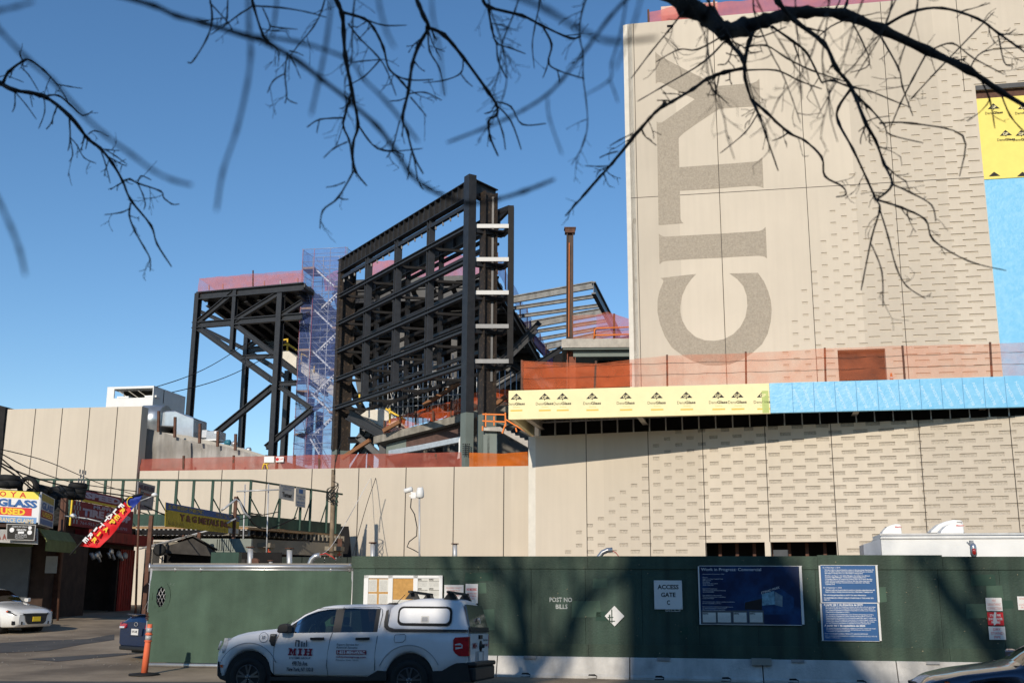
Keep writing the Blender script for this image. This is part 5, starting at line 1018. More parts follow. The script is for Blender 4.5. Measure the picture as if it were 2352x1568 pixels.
for f in (.3,.52,.63,.82,.93):
    p = Bb.lerp(Cc, f); b = MB(); b.beam(Z(p, zf0), Z(p, zr), .13, .13, up=(1,0,0)); b.beam(Z(p-dBC*.6, zf1), Z(p, zr-.6), .05, .05); b.build('rail_post', M['dgreen'], t)
dp_ = Vector((0,5.5,0)); Dd = Cc - (Bb-Aa)
b = MB(); b.prism([Z(Aa, zf0-.02)+Vector((0,.1,0)), Z(Bb, zf0-.02)+Vector((0,.1,0)), Z(Cc, zf0-.02), Z(Dd, zf0-.02)], (0,0,-.12)); b.build('deck_boards', M['wood'], t)
b = MB()
for k in range(60): p = Aa.lerp(Bb, (k+.5)/60); b.beam(Z(p, zf0-.32)+Vector((0,.15,0)), Z(p, zf0-.32)+Vector((0,.5,0)), .1, .32)
b.beam(Z(Aa, zf0-.30)+Vector((0,.6,0)), Z(Bb, zf0-.30)+Vector((0,.6,0)), .12, .34); b.build('aluminium_joists', M['alu'], t)
M['tanbeam'] = mat('dusty_beam', (.23,.20,.155), .85, var=.15, scale=1)
b = MB()
for k in range(26): p = (Bb-Vector((1.4,0,0))).lerp(Cc, (k+.5)/26); b.beam(Z(p, zf0-.3)-nBC*.0, Z(p, zf0-.3)-nBC*-.4, .1, .34)
b.build('cross_joists', M['tanbeam'], t)
b = MB(); p = at(1000/1.0*0+ (500+1115*.44643)/1.7415, 1170, 59.5); q = at((500+1945*.44643)/1.7415, 1190, DB-.2); zz0 = at((500+1115*.44643)/1.7415, 1150, 59.5).z; b.beam(Vector((p.x, p.y, zf0-.95)), Vector((q.x, q.y, zf0-.95)), .35, .75); b.build('carrier_beam', M['tanbeam'], t)
b = MB()
for k in range(14): b.prism([Z(Aa.lerp(Dd, k/14), zf0-.2), Z(Bb.lerp(Cc, k/14), zf0-.2), Z(Bb.lerp(Cc, k/14), zf0-.4), Z(Aa.lerp(Dd, k/14), zf0-.4)], (0,.1,0))
b.build('under_joists', M['dark'], t)
def shore(u, D, label, w_=1.2):
    c = at(u, 1250, D); z1s = zf0-1.35; z0s = terrain(D); t = thing('shoring_tower', label, 'shoring tower', (c.x, c.y, z0s), 'aluminium shoring towers under the walkway')
    for dx in (0, w_):
        for dy in (0, w_): b = MB(); b.tube([Vector((c.x+dx, c.y+dy, z0s)), Vector((c.x+dx, c.y+dy, z1s))], .05, 6); b.build('leg', M['alu'], t)
    zs_ = lin(z0s+.3, z1s-.1, 4)
    for k in range(3):
        b = MB()
        for dy in (0, w_): b.tube([Vector((c.x, c.y+dy, zs_[k])), Vector((c.x+w_, c.y+dy, zs_[k+1]))], .025, 4); b.tube([Vector((c.x+w_, c.y+dy, zs_[k])), Vector((c.x, c.y+dy, zs_[k+1]))], .025, 4)
        b.build('cross_brace', M['alu'], t)
    for z in zs_:
        b = MB()
        for dy in (0, w_): b.beam(Vector((c.x, c.y+dy, z)), Vector((c.x+w_, c.y+dy, z)), .08, .1)
        b.build('transom', M['alu'], t)
    for dx in (0, w_): b = MB(); b.lathe((c.x+dx, c.y, z1s), (0,0,1), [(.03,0),(.03,.25)], 6); b.box((c.x+dx, c.y, z1s+.1), (.12,0,0), (0,.05,0), (0,0,.03)); b.build('jack', mat('red_jack', (.5,.06,.02), .6) if 'jack' not in M else M['jack'], t); M['jack'] = bpy.data.materials['red_jack']
    b = MB(); b.box((c.x+w_/2, c.y+w_/2, z1s+.45), (w_*.6,0,0), (0,w_*.6,0), (0,0,.12)); b.build('head_beam', M['tanbeam'], t)
shore(359, 59, 'shoring tower at the left behind the shed roof'); shore(575, 60, 'shoring tower below the walkway corner', 1.0); shore(737, 65, 'shoring tower at the right end of the walkway', 1.1); shore(470, 60.5, 'shoring tower behind the yellow metal yard banner')
for i, (a, c, D, lb) in enumerate((((617,1110),(610,1330),57.6,'thin scaffold tube standing in front of the walkway corner'),((780,1110),(772,1300),57.8,'thin scaffold tube standing by the walkway end'),((563,1112),(556,1320),57.5,'thin scaffold tube just left of the walkway corner'))):
    if i == 1: continue
    b = MB(); b.tube([at(*a, D), at(*c, D)], .035, 6); tag(b.build('scaffold_tube', M['galvp']), lb, 'pole', 'loose scaffold tubes by the walkway')
b = MB(); b.tube([at(543,1128,57.4), at(803,1120,57.4)], .04, 6) if False else b.tube([at(543,1128,57.4), at(640,1124,57.4), at(803-0,1120,57.4)][:2], .04, 6); tag(b.build('scaffold_tube', M['galvp']), 'horizontal scaffold tube clamped near the walkway corner rail', 'pole', 'loose scaffold tubes by the walkway')
b = MB(); b.tube([at(320,1260,50), at(497,1213,50), at(742-200,1190,50)], .04, 6); tag(b.build('scaffold_tube', M['galvp']), 'long sloping scaffold tube behind the metal yard banner', 'pole', 'loose scaffold tubes by the walkway')
# yard signs on the walkway
def qsign(name, label, cat, P, D, m, parent=None, tk=.04):
    """a flat board through four picture corners (tl, tr, br, bl) at distances D=(left,right)"""
    p = [at(*P[0], D[0]), at(*P[1], D[1]), at(*P[2], D[1]), at(*P[3], D[0])]; n = (p[1]-p[0]).cross(p[3]-p[0]).normalized()
    if n.dot(p[0]-Vector((0,0,EYE))) > 0: n = -n
    b = MB(); b.prism(p, -n*tk); o = b.build(name, m, parent)
    if label: tag(o, label, cat)
    return o, p, n
def qtext(s, q, f0, f1, g0, g1, m, par, **k):     # f: along, g: down, as fractions of the board
    o, p, n = q; X = p[1]-p[0]; Y = p[3]-p[0]; Y2 = p[2]-p[1]
    a = p[0]+X*f0; w_ = X.length*(f1-f0); h = (Y*(1-(f0+f1)/2)+Y2*((f0+f1)/2)); top = p[0]+X*f0+Y.lerp(Y2, f0)*g0; bot = p[0]+X*f0+Y.lerp(Y2, f0)*g1
    return text(s, bot, X.normalized(), (top-bot).normalized(), w_, (top-bot).length, m, par, n=n, off=.012, **k)
def qpatch(q, f0, f1, g0, g1, m, name='panel', off=.006):
    o, p, n = q
    def P(f, g): return (p[0]+(p[1]-p[0])*f).lerp(p[3]+(p[2]-p[3])*f, g)+n*off
    b = MB(); b.prism([P(f0,g0), P(f1,g0), P(f1,g1), P(f0,g1)], -n*.004); return b.build(name, m, o)
M['dimwhite'] = mat('grimy_white', (.38,.37,.35), .8, var=.15, scale=3)
q = qsign('contractor_banner', 'grey-white contractor banner with address and Turner lettering on the walkway rail', 'banner', [kB(1390,300), kB(1520,328), kB(1512,458), kB(1380,430)], (60.4,61.6), M['dimwhite'], tk=.02)
qtext('126-37 WILLETS POINT BLVD\nQUEENS NY 11368', q, .06,.94,.06,.36, M['sblue'], q[0], align='CENTER'); qtext('Turner', q, .18,.85,.5,.83, M['print'], q[0], bold=.04)
q = qsign('scaffold_banner', 'white banner with blue scaffold company lettering on the walkway rail', 'banner', [kB(1535,328), kB(1620,345), kB(1615,515), kB(1528,500)], (61.8,62.6), M['dimwhite'], tk=.02)
qtext('PNP Installers INC\n718.484.7781', q, .05,.95,.40,.62, M['sblue'], q[0], align='CENTER'); qtext('SHED-HOIST\nSCAFFOLD', q, .06,.94,.72,.96, M['sblue'], q[0], align='CENTER', bold=.02); qpatch(q, .3,.7,.08,.3, M['sblue'], 'logo')
# metal yard banner
YB = qsign('metal_yard_banner', 'faded yellow and blue Y & G METALS banner strung between rusty posts', 'banner', [kB(365,465), kB(1027,590), kB(1018,752), kB(360,680)], (42,52), mat('dull_yellow', (.42,.30,.025), .8, var=.15, scale=1.5), tk=.02)
qpatch(YB, 0, 1, 0, .3, mat('faded_blue', (.05,.10,.25), .8, var=.15)); qpatch(YB, .83,.995,.72,.99, M['dimwhite'])
oc = mat('dull_ochre', (.36,.27,.06), .8, var=0)
qtext('五金場回收廢銅廢鐵', YB, .02,.46,.05,.25, oc, YB[0], bold=.02); qtext('WE BUY ALL TYPES METALS', YB, .63,.99,.05,.24, oc, YB[0])
qtext('Y & G METALS INC.', YB, .16,.86,.38,.70, mat('faded_maroon', (.14,.05,.03), .8, var=0), YB[0], bold=.05); qtext('36-06 36 AVE', YB, .03,.22,.76,.94, oc, YB[0]); qtext('718-888-0101', YB, .58,.8,.76,.92, oc, YB[0])
for i, (u, v0, v1, D) in enumerate(((420,1228,1262,47),(458,1222,1262,49),(463,0,0,0),(542,1140,1290,51),(348,1183,1262,42))):
    if D: b = MB(); b.beam(Vector((at(u,v0,D).x, D, terrain(D))), at(u, v0, D), .14, .14, up=(0,1,0)); tag(b.build('rusty_pole', M['rust']), ['rusty pole below the left half of the metal yard banner', 'rusty pole below the middle of the metal yard banner', '', 'rusty pole with a bracket at the right end of the metal yard banner', 'rusty pole at the left end of the metal yard banner'][i], 'pole', 'rusty poles in the yard')
b = MB(); b.tube([at(508,1172,50), at(740*.7,1165,50), at(542,1146,50.5), at(551,1152,50.6), at(560,1175,50.7), at(575,1190,50.8)], .05, 6); tag(b.build('arm_pipe', M['galvp']), 'galvanised arm pipe bracketed above the metal yard banner', 'pipe')
# shed with corrugated roof
M['corr'] = mat('corrugated_sheet', (.20,.19,.175), .6, metal=.3, var=.3, scale=2, streak=.3); M['shingle'] = mat('dark_shingle', (.05,.045,.04), .9, var=.3, scale=3)
t = thing('tin_shed', 'low dark shed with a lit corrugated roof behind the green gate', 'shed', (at(430,1250,46).x, 46, terrain(46)))
ev_l, rg, ev_r = at(364,1254,46), at(442,1230,46), at(500,1263,46); bk = Vector((-2.2,5.0,0)); z0 = terrain(46)
b = MB(); N_ = 30
for k in range(N_):
    f = k/N_; h = Vector((0,0,.05 if k % 2 else 0)); a = bk*f; c = bk*(k+1)/N_ if False else bk*((k+1)/N_)
    b.prism([ev_l+a+h, rg+a+h, rg+c+h, ev_l+c+h], (0,0,.03))
b.build('roof_sheet', M['corr'], t)
b = MB(); b.prism([rg, ev_r, ev_r+bk, rg+bk], (0,0,.05)); b.build('roof_sheet', M['shingle'], t)
b = MB(); b.prism([ev_l+Vector((.1,.05,-.05)), rg+Vector((0,.05,-.1)), ev_r+Vector((-.1,.05,-.05)), Vector((ev_r.x,46.05,ev_r.z-.25)), Vector((ev_l.x,46.05,ev_l.z-.25))], (0,.1,0)); b.build('gable', M['shingle'], t)
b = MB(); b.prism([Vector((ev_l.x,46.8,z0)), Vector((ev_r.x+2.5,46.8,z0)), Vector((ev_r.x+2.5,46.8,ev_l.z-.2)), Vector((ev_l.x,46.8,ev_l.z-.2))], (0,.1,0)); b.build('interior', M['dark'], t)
b = MB()
for k in range(4): x = ev_l.x-.1-k*.16; b.box((x, 46.3+(k%2)*.05, (z0+ev_l.z-.1)/2), (.08,0,0), (0,.01,0), (0,0,(ev_l.z-.1-z0)/2))
b.build('corrugated_wall', mat('dark_corrugated', (.035,.033,.03), .7, var=.3, streak=.4), t); b = MB()
for k in range(10): x = ev_r.x+.05+k*.16; b.box((x, 46.3+(k%2)*.05, (z0+ev_r.z-.35)/2), (.08,0,0), (0,.01,0), (0,0,(ev_r.z-.35-z0)/2))
b.build('corrugated_wall', bpy.data.materials['dark_corrugated'], t)
b = MB(); p = at(365,1262,45.5); b.lathe(p, (0,1,0), [(.18,0),(.26,.05),(.26,.1),(.18,.15)], 14); b.build('reel', M['black'], t)
for i, (a, c, D0, cl) in enumerate((((557,1163+77),(726,1285),50,'dgreen'),)):
    b = MB()
    for k in range(24): 
        x0 = at(505+k*13,1278,49.5).x; b.box((x0, 49.5+(k%2)*.06, (z0+at(600,1278,49.5).z)/2), (.12,0,0), (0,.01,0), (0,0,(at(600,1278,49.5).z-z0)/2))
    tag(b.build('corrugated_fence', mat('dark_green_sheet', (.022,.03,.024), .7, var=.2)), 'dark corrugated sheet fence behind the gate', 'fence')
b = MB(); p = at(490,1236,50); b.box(at(515,1252,50.2), (1.25,0,0), (0,.15,0), (0,0,.30))
for k in range(8): b.box(at(497+k*5.3,1250,50.02), (.025,0,0), (0,.03,0), (0,0,.25))
tag(b.build('grey_container_lid', mat('pale_grey_green', (.22,.24,.21), .7)), 'pale grey ribbed skip edge under the right end of the metal yard banner', 'skip')
b = MB(); b.box(at(520,1281,34), (.42,0,0), (0,.2,0), (0,0,.17)); tag(b.build('green_cabinet', M['dgreen']), 'small dark green cabinet top just above the gate', 'cabinet')
b = MB(); b.prism([at(622,1208,69), at(800,1208,69), at(812,1330,69), at(622,1330,69)], (0,.2,0)); 
for k in range(3): b.beam(at(660+k*45,1208,68.8), at(660+k*45,1330,68.8), .35, .3, up=(0,1,0))
tag(b.build('service_opening', M['dark']), 'dark service opening in the low wall under the walkway', 'opening')
b = MB(); b.beam(at(634,1215,68.4), at(636,1290,68.4), 1.2, .3, up=(0,1,0)); tag(b.build('plywood_sheet', mat('brown_ply', (.11,.055,.025), .8)), 'brown plywood sheet leaning in the dark opening', 'board')
b = MB(); b.beam(at(1215*0+ (500+1300*.44643)/1.7415,1245+0,64), at((500+1215*.44643)/1.7415,1300,64), .1, .1); tag(b.build('scaffold_tube', M['galvp']), 'leaning tube under the walkway carrier beam', 'pole', 'loose scaffold tubes by the walkway')
b = MB(); b.box(at(774,1251,66), (.3,0,0), (0,.1,0), (0,0,.37)); tag(b.build('rusty_bracket_post', M['rust']), 'short rusty steel stub at the wall foot right of the last shoring tower', 'post')
# ------------------------------------------------------------------ repair shops on the left
SHP = Plane(150, 47.5, -90); SHP.o = Vector((-19.5, 0, 0)); SHP.d = Vector((0,1,0)); SHP.n = Vector((1,0,0))
M['redw'] = mat('dark_red_metal', (.30,.018,.014), .6, var=.3, scale=2, streak=.4); M['shopdark'] = mat('dark_shop_wall', (.05,.030,.022), .9, var=.4, scale=2)  # shop walls and roofs get a very dark mottled brown
zg = terrain(47.5); D0, D1_ = 47.3, 57.3; zrf = SHP.su(200,1205)[1]
t = thing('tyre_shop', 'dark red tyre repair shop with an open black garage mouth', 'building', (-19.5, 52, zg))
oD0 = SHP.su(*k2(560,800))[0]; oD1 = SHP.su(*k2(830,800))[0]; oZ = SHP.su(*k2(700,600))[1]
b = MB()
for a, c, z_0, z_1 in ((D0, oD0, zg-.1, zrf), (oD1, D1_, zg-.1, zrf), (oD0, oD1, oZ, zrf)): b.prism([SHP.L(a, z_0), SHP.L(c, z_0), SHP.L(c, z_1), SHP.L(a, z_1)], (-.3,0,0))
b.prism([SHP.L(D0, zg-.1), SHP.L(D0, zrf), SHP.L(D0, zrf, -8), SHP.L(D0, zg-.1, -8)], (0,.3,0)); b.prism([SHP.L(D1_-.3, zg-.1), SHP.L(D1_-.3, zrf), SHP.L(D1_-.3, zrf, -8), SHP.L(D1_-.3, zg-.1, -8)], (0,.3,0)); b.build('wall', M['shopdark'], t)
b = MB(); b.prism([SHP.L(D0, zrf), SHP.L(D1_, zrf), SHP.L(D1_, zrf, -8), SHP.L(D0, zrf, -8)], (0,0,.15)); b.build('roof', M['shopdark'], t)
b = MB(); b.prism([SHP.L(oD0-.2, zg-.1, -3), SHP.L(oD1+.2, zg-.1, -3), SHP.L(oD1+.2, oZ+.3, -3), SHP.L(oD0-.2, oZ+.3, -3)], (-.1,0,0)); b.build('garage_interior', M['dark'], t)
b = MB()
for k in range(16): s = D0+.05+k*.17; b.box(SHP.L(s, (zg+oZ)/2, .03+(k%2)*.02), (.02,0,0), (0,.085,0), (0,0,(oZ-zg)/2)) if s < oD0-.1 else None
b.build('red_cladding', M['redw'], t); b = MB()
for k in range(22): s = oD1+.3+k*.17; b.box(SHP.L(s, (zg+oZ)/2, .03+(k%2)*.02), (.02,0,0), (0,.085,0), (0,0,(oZ-zg)/2)) if s < D1_ else None
b.build('red_cladding', M['redw'], t)
b = MB(); z_a, z_b = SHP.su(*k2(740,575))[1], SHP.su(*k2(740,500))[1]; b.prism([SHP.L(oD0-1, z_a, .06), SHP.L(D1_, z_a, .06), SHP.L(D1_, z_b, .06), SHP.L(oD0-1, z_b, .06)], (.9,0,0)); b.build('shutter_box', M['redw'], t)
gr = mat('pink_graffiti', (.45,.12,.16), .8, var=.2, scale=9)
for j, tx in enumerate(('Rez', 'KSo', 'a9')): text(tx, SHP.L(D0+.45, zg+.3+j*1.1, .09), (0,1,0), (0,0,1), 1.3, .7, gr, t, 'graffiti', n=(1,0,0), bold=.03)
rnd = random.Random(21)
for k in range(12):
    u, v = k2(rnd.uniform(565, 815), rnd.uniform(628, 672)); s, z = SHP.su(u, v); b = MB(); c = SHP.L(s, z, .5)
    if k % 3: b.tube([c, c+Vector((.05,.2,-.25))], .07, 7)
    else: b.lathe(c, (.9,-.4,.2), [(.02,0),(.16,.03),(.17,.06),(.05,.09)], 12)
    tag(b.build('hanging_car_part', M['silver' if k % 2 else 'galv']), 'shiny small car parts hanging in a row across the garage mouth', 'car part', 'car parts hanging in the garage mouth')
# signs of the tyre shop
M['rsign'] = mat('maroon_sign', (.26,.03,.035), .7, var=.15, scale=3); M['lsign'] = mat('dull_lavender', (.50,.42,.48), .8, var=.1, scale=5); M['syellow'] = mat('sign_yellow', (.75,.52,.03), .6, var=.05)
SG2 = Plane(150,47,-90); SG2.o = Vector((-19.2,0,0)); SG2.d = Vector((0,1,0)); SG2.n = Vector((1,0,0))
sg = MB(); a = [SG2.su(*kT(*p)) for p in ((1228,205),(1830,300),(1812,430),(1214,350))]
sg.prism([SG2.L(a[0][0],a[0][1]), SG2.L(a[1][0],a[0][1]), SG2.L(a[1][0],a[3][1]), SG2.L(a[0][0],a[3][1])], (-.1,0,0)); o = sg.build('speed_sign', M['rsign']); tag(o, 'maroon sign reading SPEED with a yellow left edge on the tyre shop roof', 'sign')
def sgt(tx, x0, y0, x1, y1, m, par, **k): return ptext(tx, SG2, *kT(x0,y0), *kT(x1,y1), m, par, off=.02, **k)
dS = a[1][0]-a[0][0]; hS_ = a[0][1]-a[3][1]
text('SPEED', SG2.L(a[0][0]+dS*.07, a[3][1]+hS_*.16), (0,1,0), (0,0,1), dS*.88, hS_*.66, M['lsign'], o, n=(1,0,0), off=.02, bold=.06)
b = MB(); b.box(SG2.L(a[0][0]-.05, (a[0][1]+a[3][1])/2, -.03), (.03,0,0), (0,.06,0), (0,0,hS_/2+.05)); b.box(SG2.L(a[0][0]+dS/2, a[3][1]-.05, -.03), (.03,0,0), (0,dS/2,0), (0,0,.05)); b.build('yellow_edge', M['syellow'], o)
c = [SG2.su(*kT(*p)) for p in ((1100,335),(1990,480),(1960,855),(1060,770))]; zt_ = a[3][1]-.12; zb_ = (c[2][1]+c[3][1])/2; w0, w1 = c[0][0], SG2.su(*kT(1990,600))[0]; W_, H_ = w1-w0, zt_-zb_
sg = MB(); sg.prism([SG2.L(w0,zb_), SG2.L(w1,zb_), SG2.L(w1,zt_), SG2.L(w0,zt_)], (-.1,0,0)); o = sg.build('tyre_shop_sign', M['rsign']); tag(o, 'larger maroon sign with muffler and tire shop lettering and chequered flag', 'sign')
def st(tx, f0, f1, g0, g1, m=M['lsign'], **k): return text(tx, SG2.L(w0+W_*f0, zb_+H_*g0), (0,1,0), (0,0,1), W_*(f1-f0), H_*(g1-g0), m, o, n=(1,0,0), off=.02, **k)
st('MUFFLER', .30,.74,.80,.95, bold=.05); st('TIRE SHOP', .14,.95,.44,.76, bold=.06); st('NEW & USED TIRES', .13,.55,.29,.39, M['dimwhite'], bold=.03); st('764-953-3477  720-613-0793', .12,.9,.1,.22)
b = MB()
for i in range(5):
    for j in range(12):
        if (i+j) % 2: b.box(SG2.L(w0+.08+i*.16+(j*.03), zb_+.2+j*.2, .012), (.004,0,0), (0,.075,0), (0,0,.09))
cf = b.build('chequered_flag', M['dimwhite'], o); b = MB(); b.box(SG2.L(w0-.05, (zb_+zt_)/2, -.03), (.03,0,0), (0,.05,0), (0,0,H_/2)); b.build('yellow_edge', M['syellow'], o)
# front shop with box sign
t = thing('glass_shop', 'dark auto glass shop front behind the white sedan', 'building', (-22, 44, terrain(44)))
zs = at(60,1230,43).z; b = MB(); b.box((-24.2, 45.1, (zs+.7)/2), (6.2,0,0), (0,2.1,0), (0,0,(zs-.7)/2+.1)); b.build('wall', M['shopdark'], t)
b = MB(); b.prism([(-31,37.9,zs), (-17.0,37.9,zs), (-18.2,47.2,zs), (-31,47.2,zs)], (0,0,.2)); b.build('roof', M['shopdark'], t)  # roof run forward as an added porch that keeps the shop front shaded
b = MB(); p = at(50,1300,42.9); b.box((p.x-.6, 42.95, 2.2), (.9,0,0), (0,.05,0), (0,0,1.3)); b.build('white_panel', mat('dim_panel', (.15,.16,.17), .8), t)
b = MB(); b.box((p.x-.6, 42.94, 4.0), (.95,0,0), (0,.05,0), (0,0,.5)); b.build('green_panel', mat('dim_green', (.09,.11,.03), .8), t)
b = MB(); b.box(at(118,1296,42.8), (.22,0,0), (0,.02,0), (0,0,.32)); b.build('posted_sheet', M['dimwhite'], t)
b = MB(); ac = [(86,1218),(160,1232)]; p, q = at(88,1215,39), at(158,1226,44); b.prism([p, q, q+Vector((.35,-.1,-.38)), p+Vector((.35,-.1,-.38))], (0,0,.05)); b.prism([p+Vector((.35,-.1,-.38)), q+Vector((.35,-.1,-.38)), q+Vector((.35,-.1,-.75)), p+Vector((.35,-.1,-.75))], (.04,0,0)); b.build('awning', mat('green_awning', (.13,.15,.055), .8, var=.2, scale=2), t)
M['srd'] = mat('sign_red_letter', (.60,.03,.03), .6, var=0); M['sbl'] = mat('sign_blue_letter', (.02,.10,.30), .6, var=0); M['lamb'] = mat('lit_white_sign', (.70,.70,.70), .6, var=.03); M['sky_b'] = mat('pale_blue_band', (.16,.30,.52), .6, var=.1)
t = thing('box_sign', 'large yellow, white and blue box sign with GLASS and USED lettering', 'sign', tuple(at(40,1225,38)))
f_tl, f_tr, f_br, f_bl = kT(-420,180), kT(622,248), kT(586,732), kT(-440,690)
def bq(P, D, nm, m, par, tk=.04):
    return qsign(nm, None, None, P, D, m, par, tk)
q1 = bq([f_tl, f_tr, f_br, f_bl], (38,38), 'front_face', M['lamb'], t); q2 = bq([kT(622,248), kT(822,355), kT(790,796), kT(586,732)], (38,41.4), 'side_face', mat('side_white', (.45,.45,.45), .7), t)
b = MB(); p = [q1[1][0], q1[1][1], q2[1][1], q1[1][0]+Vector((0,3.4,0))]; b.prism(p, (0,0,-.08)); p = [q1[1][3], q1[1][2], q2[1][2], q1[1][3]+Vector((0,3.4,0))]; b.prism(p, (0,0,.06)); b.build('casing', M['galv'], t)
qpatch(q1, .0,.965,.02,.24, mat('sign_pale_yellow', (.80,.66,.10), .6, var=0)); qpatch(q1, .0,.88,.52,.76, M['srd']); qpatch(q1, .0,.955,.80,.98, M['sky_b'])
qtext('O', q1, .404,.497,.05,.21, M['srd'], q1[0], bold=.02); qtext('Y', q1, .555,.645,.05,.21, M['srd'], q1[0], bold=.02); qtext('A', q1, .69,.785,.05,.21, M['srd'], q1[0], bold=.02)
qtext('GLASS', q1, .38,.945,.27,.50, M['sbl'], q1[0], bold=.05); qtext('USED', q1, .43,.78,.54,.74, M['syellow'], q1[0], bold=.05); qtext('NSURANCE CLAIMS', q1, .28,.905,.825,.955, mat('cream_letter', (.65,.55,.38), .7, var=0), q1[0], bold=.03)
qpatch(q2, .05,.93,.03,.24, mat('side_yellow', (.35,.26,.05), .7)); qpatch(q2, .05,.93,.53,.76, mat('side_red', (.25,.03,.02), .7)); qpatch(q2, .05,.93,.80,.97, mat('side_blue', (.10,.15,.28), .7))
qtext('GLASS', q2, .1,.9,.28,.50, M['sbl'], q2[0], bold=.03); qtext('USED', q2, .15,.85,.57,.72, M['syellow'], q2[0], bold=.02)
q3 = qsign('white_shop_board', 'long dirty white board with red and dark letters below the box sign', 'sign', [kT(-300,760), kT(560,790), kT(562,1030), kT(-300,985)], (37.9,37.9), M['dimwhite']); qtext('SANTA AUTO GLASS', q3, .05,.98,.45,.85, mat('dim_red_letter', (.25,.07,.05), .8), q3[0], bold=.03)
q4 = qsign('black_art_sign', 'small black sign with white drawings in a white frame below the box sign', 'sign', [kT(98,720), kT(536,735), kT(512,975), kT(92,962)], (37.7,37.7), M['dimwhite']); qpatch(q4, .03,.97,.05,.95, M['print'])
qtext('Custom and Classic Cars', q4, .2,.85,.1,.2, M['wprint'], q4[0], shear=.3); qtext('GENUYN', q4, .36,.68,.3,.42, M['wprint'], q4[0], bold=.03); qtext('AUTO GLASS', q4, .32,.70,.62,.70, M['wprint'], q4[0]); qtext('Since 2012  Open\nCall 718 555', q4, .32,.72,.74,.88, M['wprint'], q4[0])
for (fx, gy_, r) in ((.52,.52,.10),(.2,.38,.08),(.82,.5,.08),(.82,.22,.06)):
    o_, p_, n_ = q4; c = (p_[0]+(p_[1]-p_[0])*fx).lerp(p_[3]+(p_[2]-p_[3])*fx, gy_)+n_*.02; w_ = (p_[1]-p_[0]).length*r; b = MB(); b.lathe(c, n_, [(w_,0),(w_,.004)], 12) if r != .10 else b.box(c, (w_,0,0), (0,.004,0), (0,0,w_*.35)); b.build('emblem', M['wprint'], o_)
# tyres
def tyre(c, ax, label, r=.34, w_=.23, grp='old tyres piled on the shop roofs'):
    b = MB(); prof = []
    for k in range(15):
        a = math.pi*2*k/14; prof.append((r-.085+.085*math.cos(a), .5*w_*math.sin(a)*1.15))
    ax = Vector(ax).normalized(); aa = ax.orthogonal().normalized(); bb = ax.cross(aa); n = 28; base = len(b.v)
    for rr, h in prof[:-1]:
        b.add([Vector(c)+ax*h+(aa*math.cos(2*math.pi*j/n)+bb*math.sin(2*math.pi*j/n))*(rr) for j in range(n)])
    m = len(prof)-1
    for i in range(m):
        for j in range(n): b.face((base+i*n+j, base+i*n+(j+1)%n, base+((i+1)%m)*n+(j+1)%n, base+((i+1)%m)*n+j), 0, True)
    o = b.build('tyre', M['black']); return tag(o, label, 'tyre', grp)
for i, (x, y, D, ax, lb) in enumerate(((145,50,42.5,(.03,0,1),'topmost tyre at the far left of the roof pile'),(150,135,42.5,(0,.05,1),'second tyre down at the far left of the roof pile'),(30,140,42.3,(.1,0,1),'tyre cut by the left picture edge above the box sign'),
    (420,185,43.2,(.25,1,.15),'tyre standing upright like a ring above the box sign'),(640,195,44,(.25,0,1),'tilted tyre just right of the upright ring tyre'),(815,245,45,(.1,-.35,1),'worn brown tyre leaning above the gap between the two shops'),
    (850,330,45,(0,.1,1),'tyre under the worn leaning tyre'),(960,215,46.5,(.05,.05,1),'small dark tyre behind the leaning tyre'),(985,290,46.3,(0,0,1),'tyre squeezed left of the tall right stack'),(1165,165,47,(0,.04,1),'top tyre of the right stack beside the SPEED sign'),
    (1140,245,47,(.04,0,1),'middle tyre of the right stack beside the SPEED sign'),(1130,318,47,(0,0,1),'bottom tyre of the right stack beside the SPEED sign'),(550,250,43.6,(0,0,1),'tyre half hidden behind the box sign'),(700,330,44.5,(.05,0,1),'tyre low behind the side face of the box sign'))):
    tyre(at(*kT(x, y), D), ax, lb, r=.40 if i != 3 else .46)
for i in range(10):
    c = at(*kT(870+ (i%2)*20, 420+i*33), 44.6); tyre(c, (0,.05,1), 'tyres stacked in the dark gap between the two shops', r=.34, grp='tyres in the dark gap')
b = MB(); p, q = at(*kT(968,345), 44), at(*kT(932,730), 44); b.beam(Vector((q.x,q.y,.8)), p, .22, .22, up=(0,1,0)); tag(b.build('rusty_pole', M['rust']), 'thick rusty pole between the box sign and the tyre shop sign', 'pole', 'rusty poles in the yard')
# feather flag
t = thing('feather_flag', 'tall red and blue FLAT TIRE REPAIR feather flag leaning in front of the tyre shop', 'flag', tuple(gnd(300,1440)))
FL = Plane(250, 38.5, 0); k2f = lambda x, y: k2(x, y)
out = [(1018,222),(985,228),(955,236),(920,250),(885,272),(850,305),(800,355),(750,402),(700,448),(650,500),(605,545),(560,592)]; inn = [(1016,232),(1005,255),(990,275),(965,300),(935,340),(900,385),(862,430),(825,478),(780,528),(745,565),(715,600),(692,604)]
b = MB(); rows = []
for i, (p, q) in enumerate(zip(out, inn)):
    P, Q = FL.hit(*k2f(*p)), FL.hit(*k2f(*q)); rows.append(b.add([P.lerp(Q, j/6)+Vector((0,.06*math.sin(i*1.2+j*.8),0)) for j in range(7)]))
for i in range(11):
    for j in range(6): b.face((rows[i]+j, rows[i]+j+1, rows[i+1]+j+1, rows[i+1]+j), 0 if i < 4 else 1, True)
fb = mat('flag_blue', (.015,.04,.28), .6, var=.1); fr_ = mat('flag_red', (.62,.010,.015), .6, var=.1)
b.build('flag_cloth', [fb, fr_], t, fix=False)
b = MB(); b.tube([FL.hit(*k2f(*p))+Vector((0,-.05,0)) for p in out]+[FL.hit(*k2f(500,655))], .035, 6); b.build('flag_pole', M['black'], t)
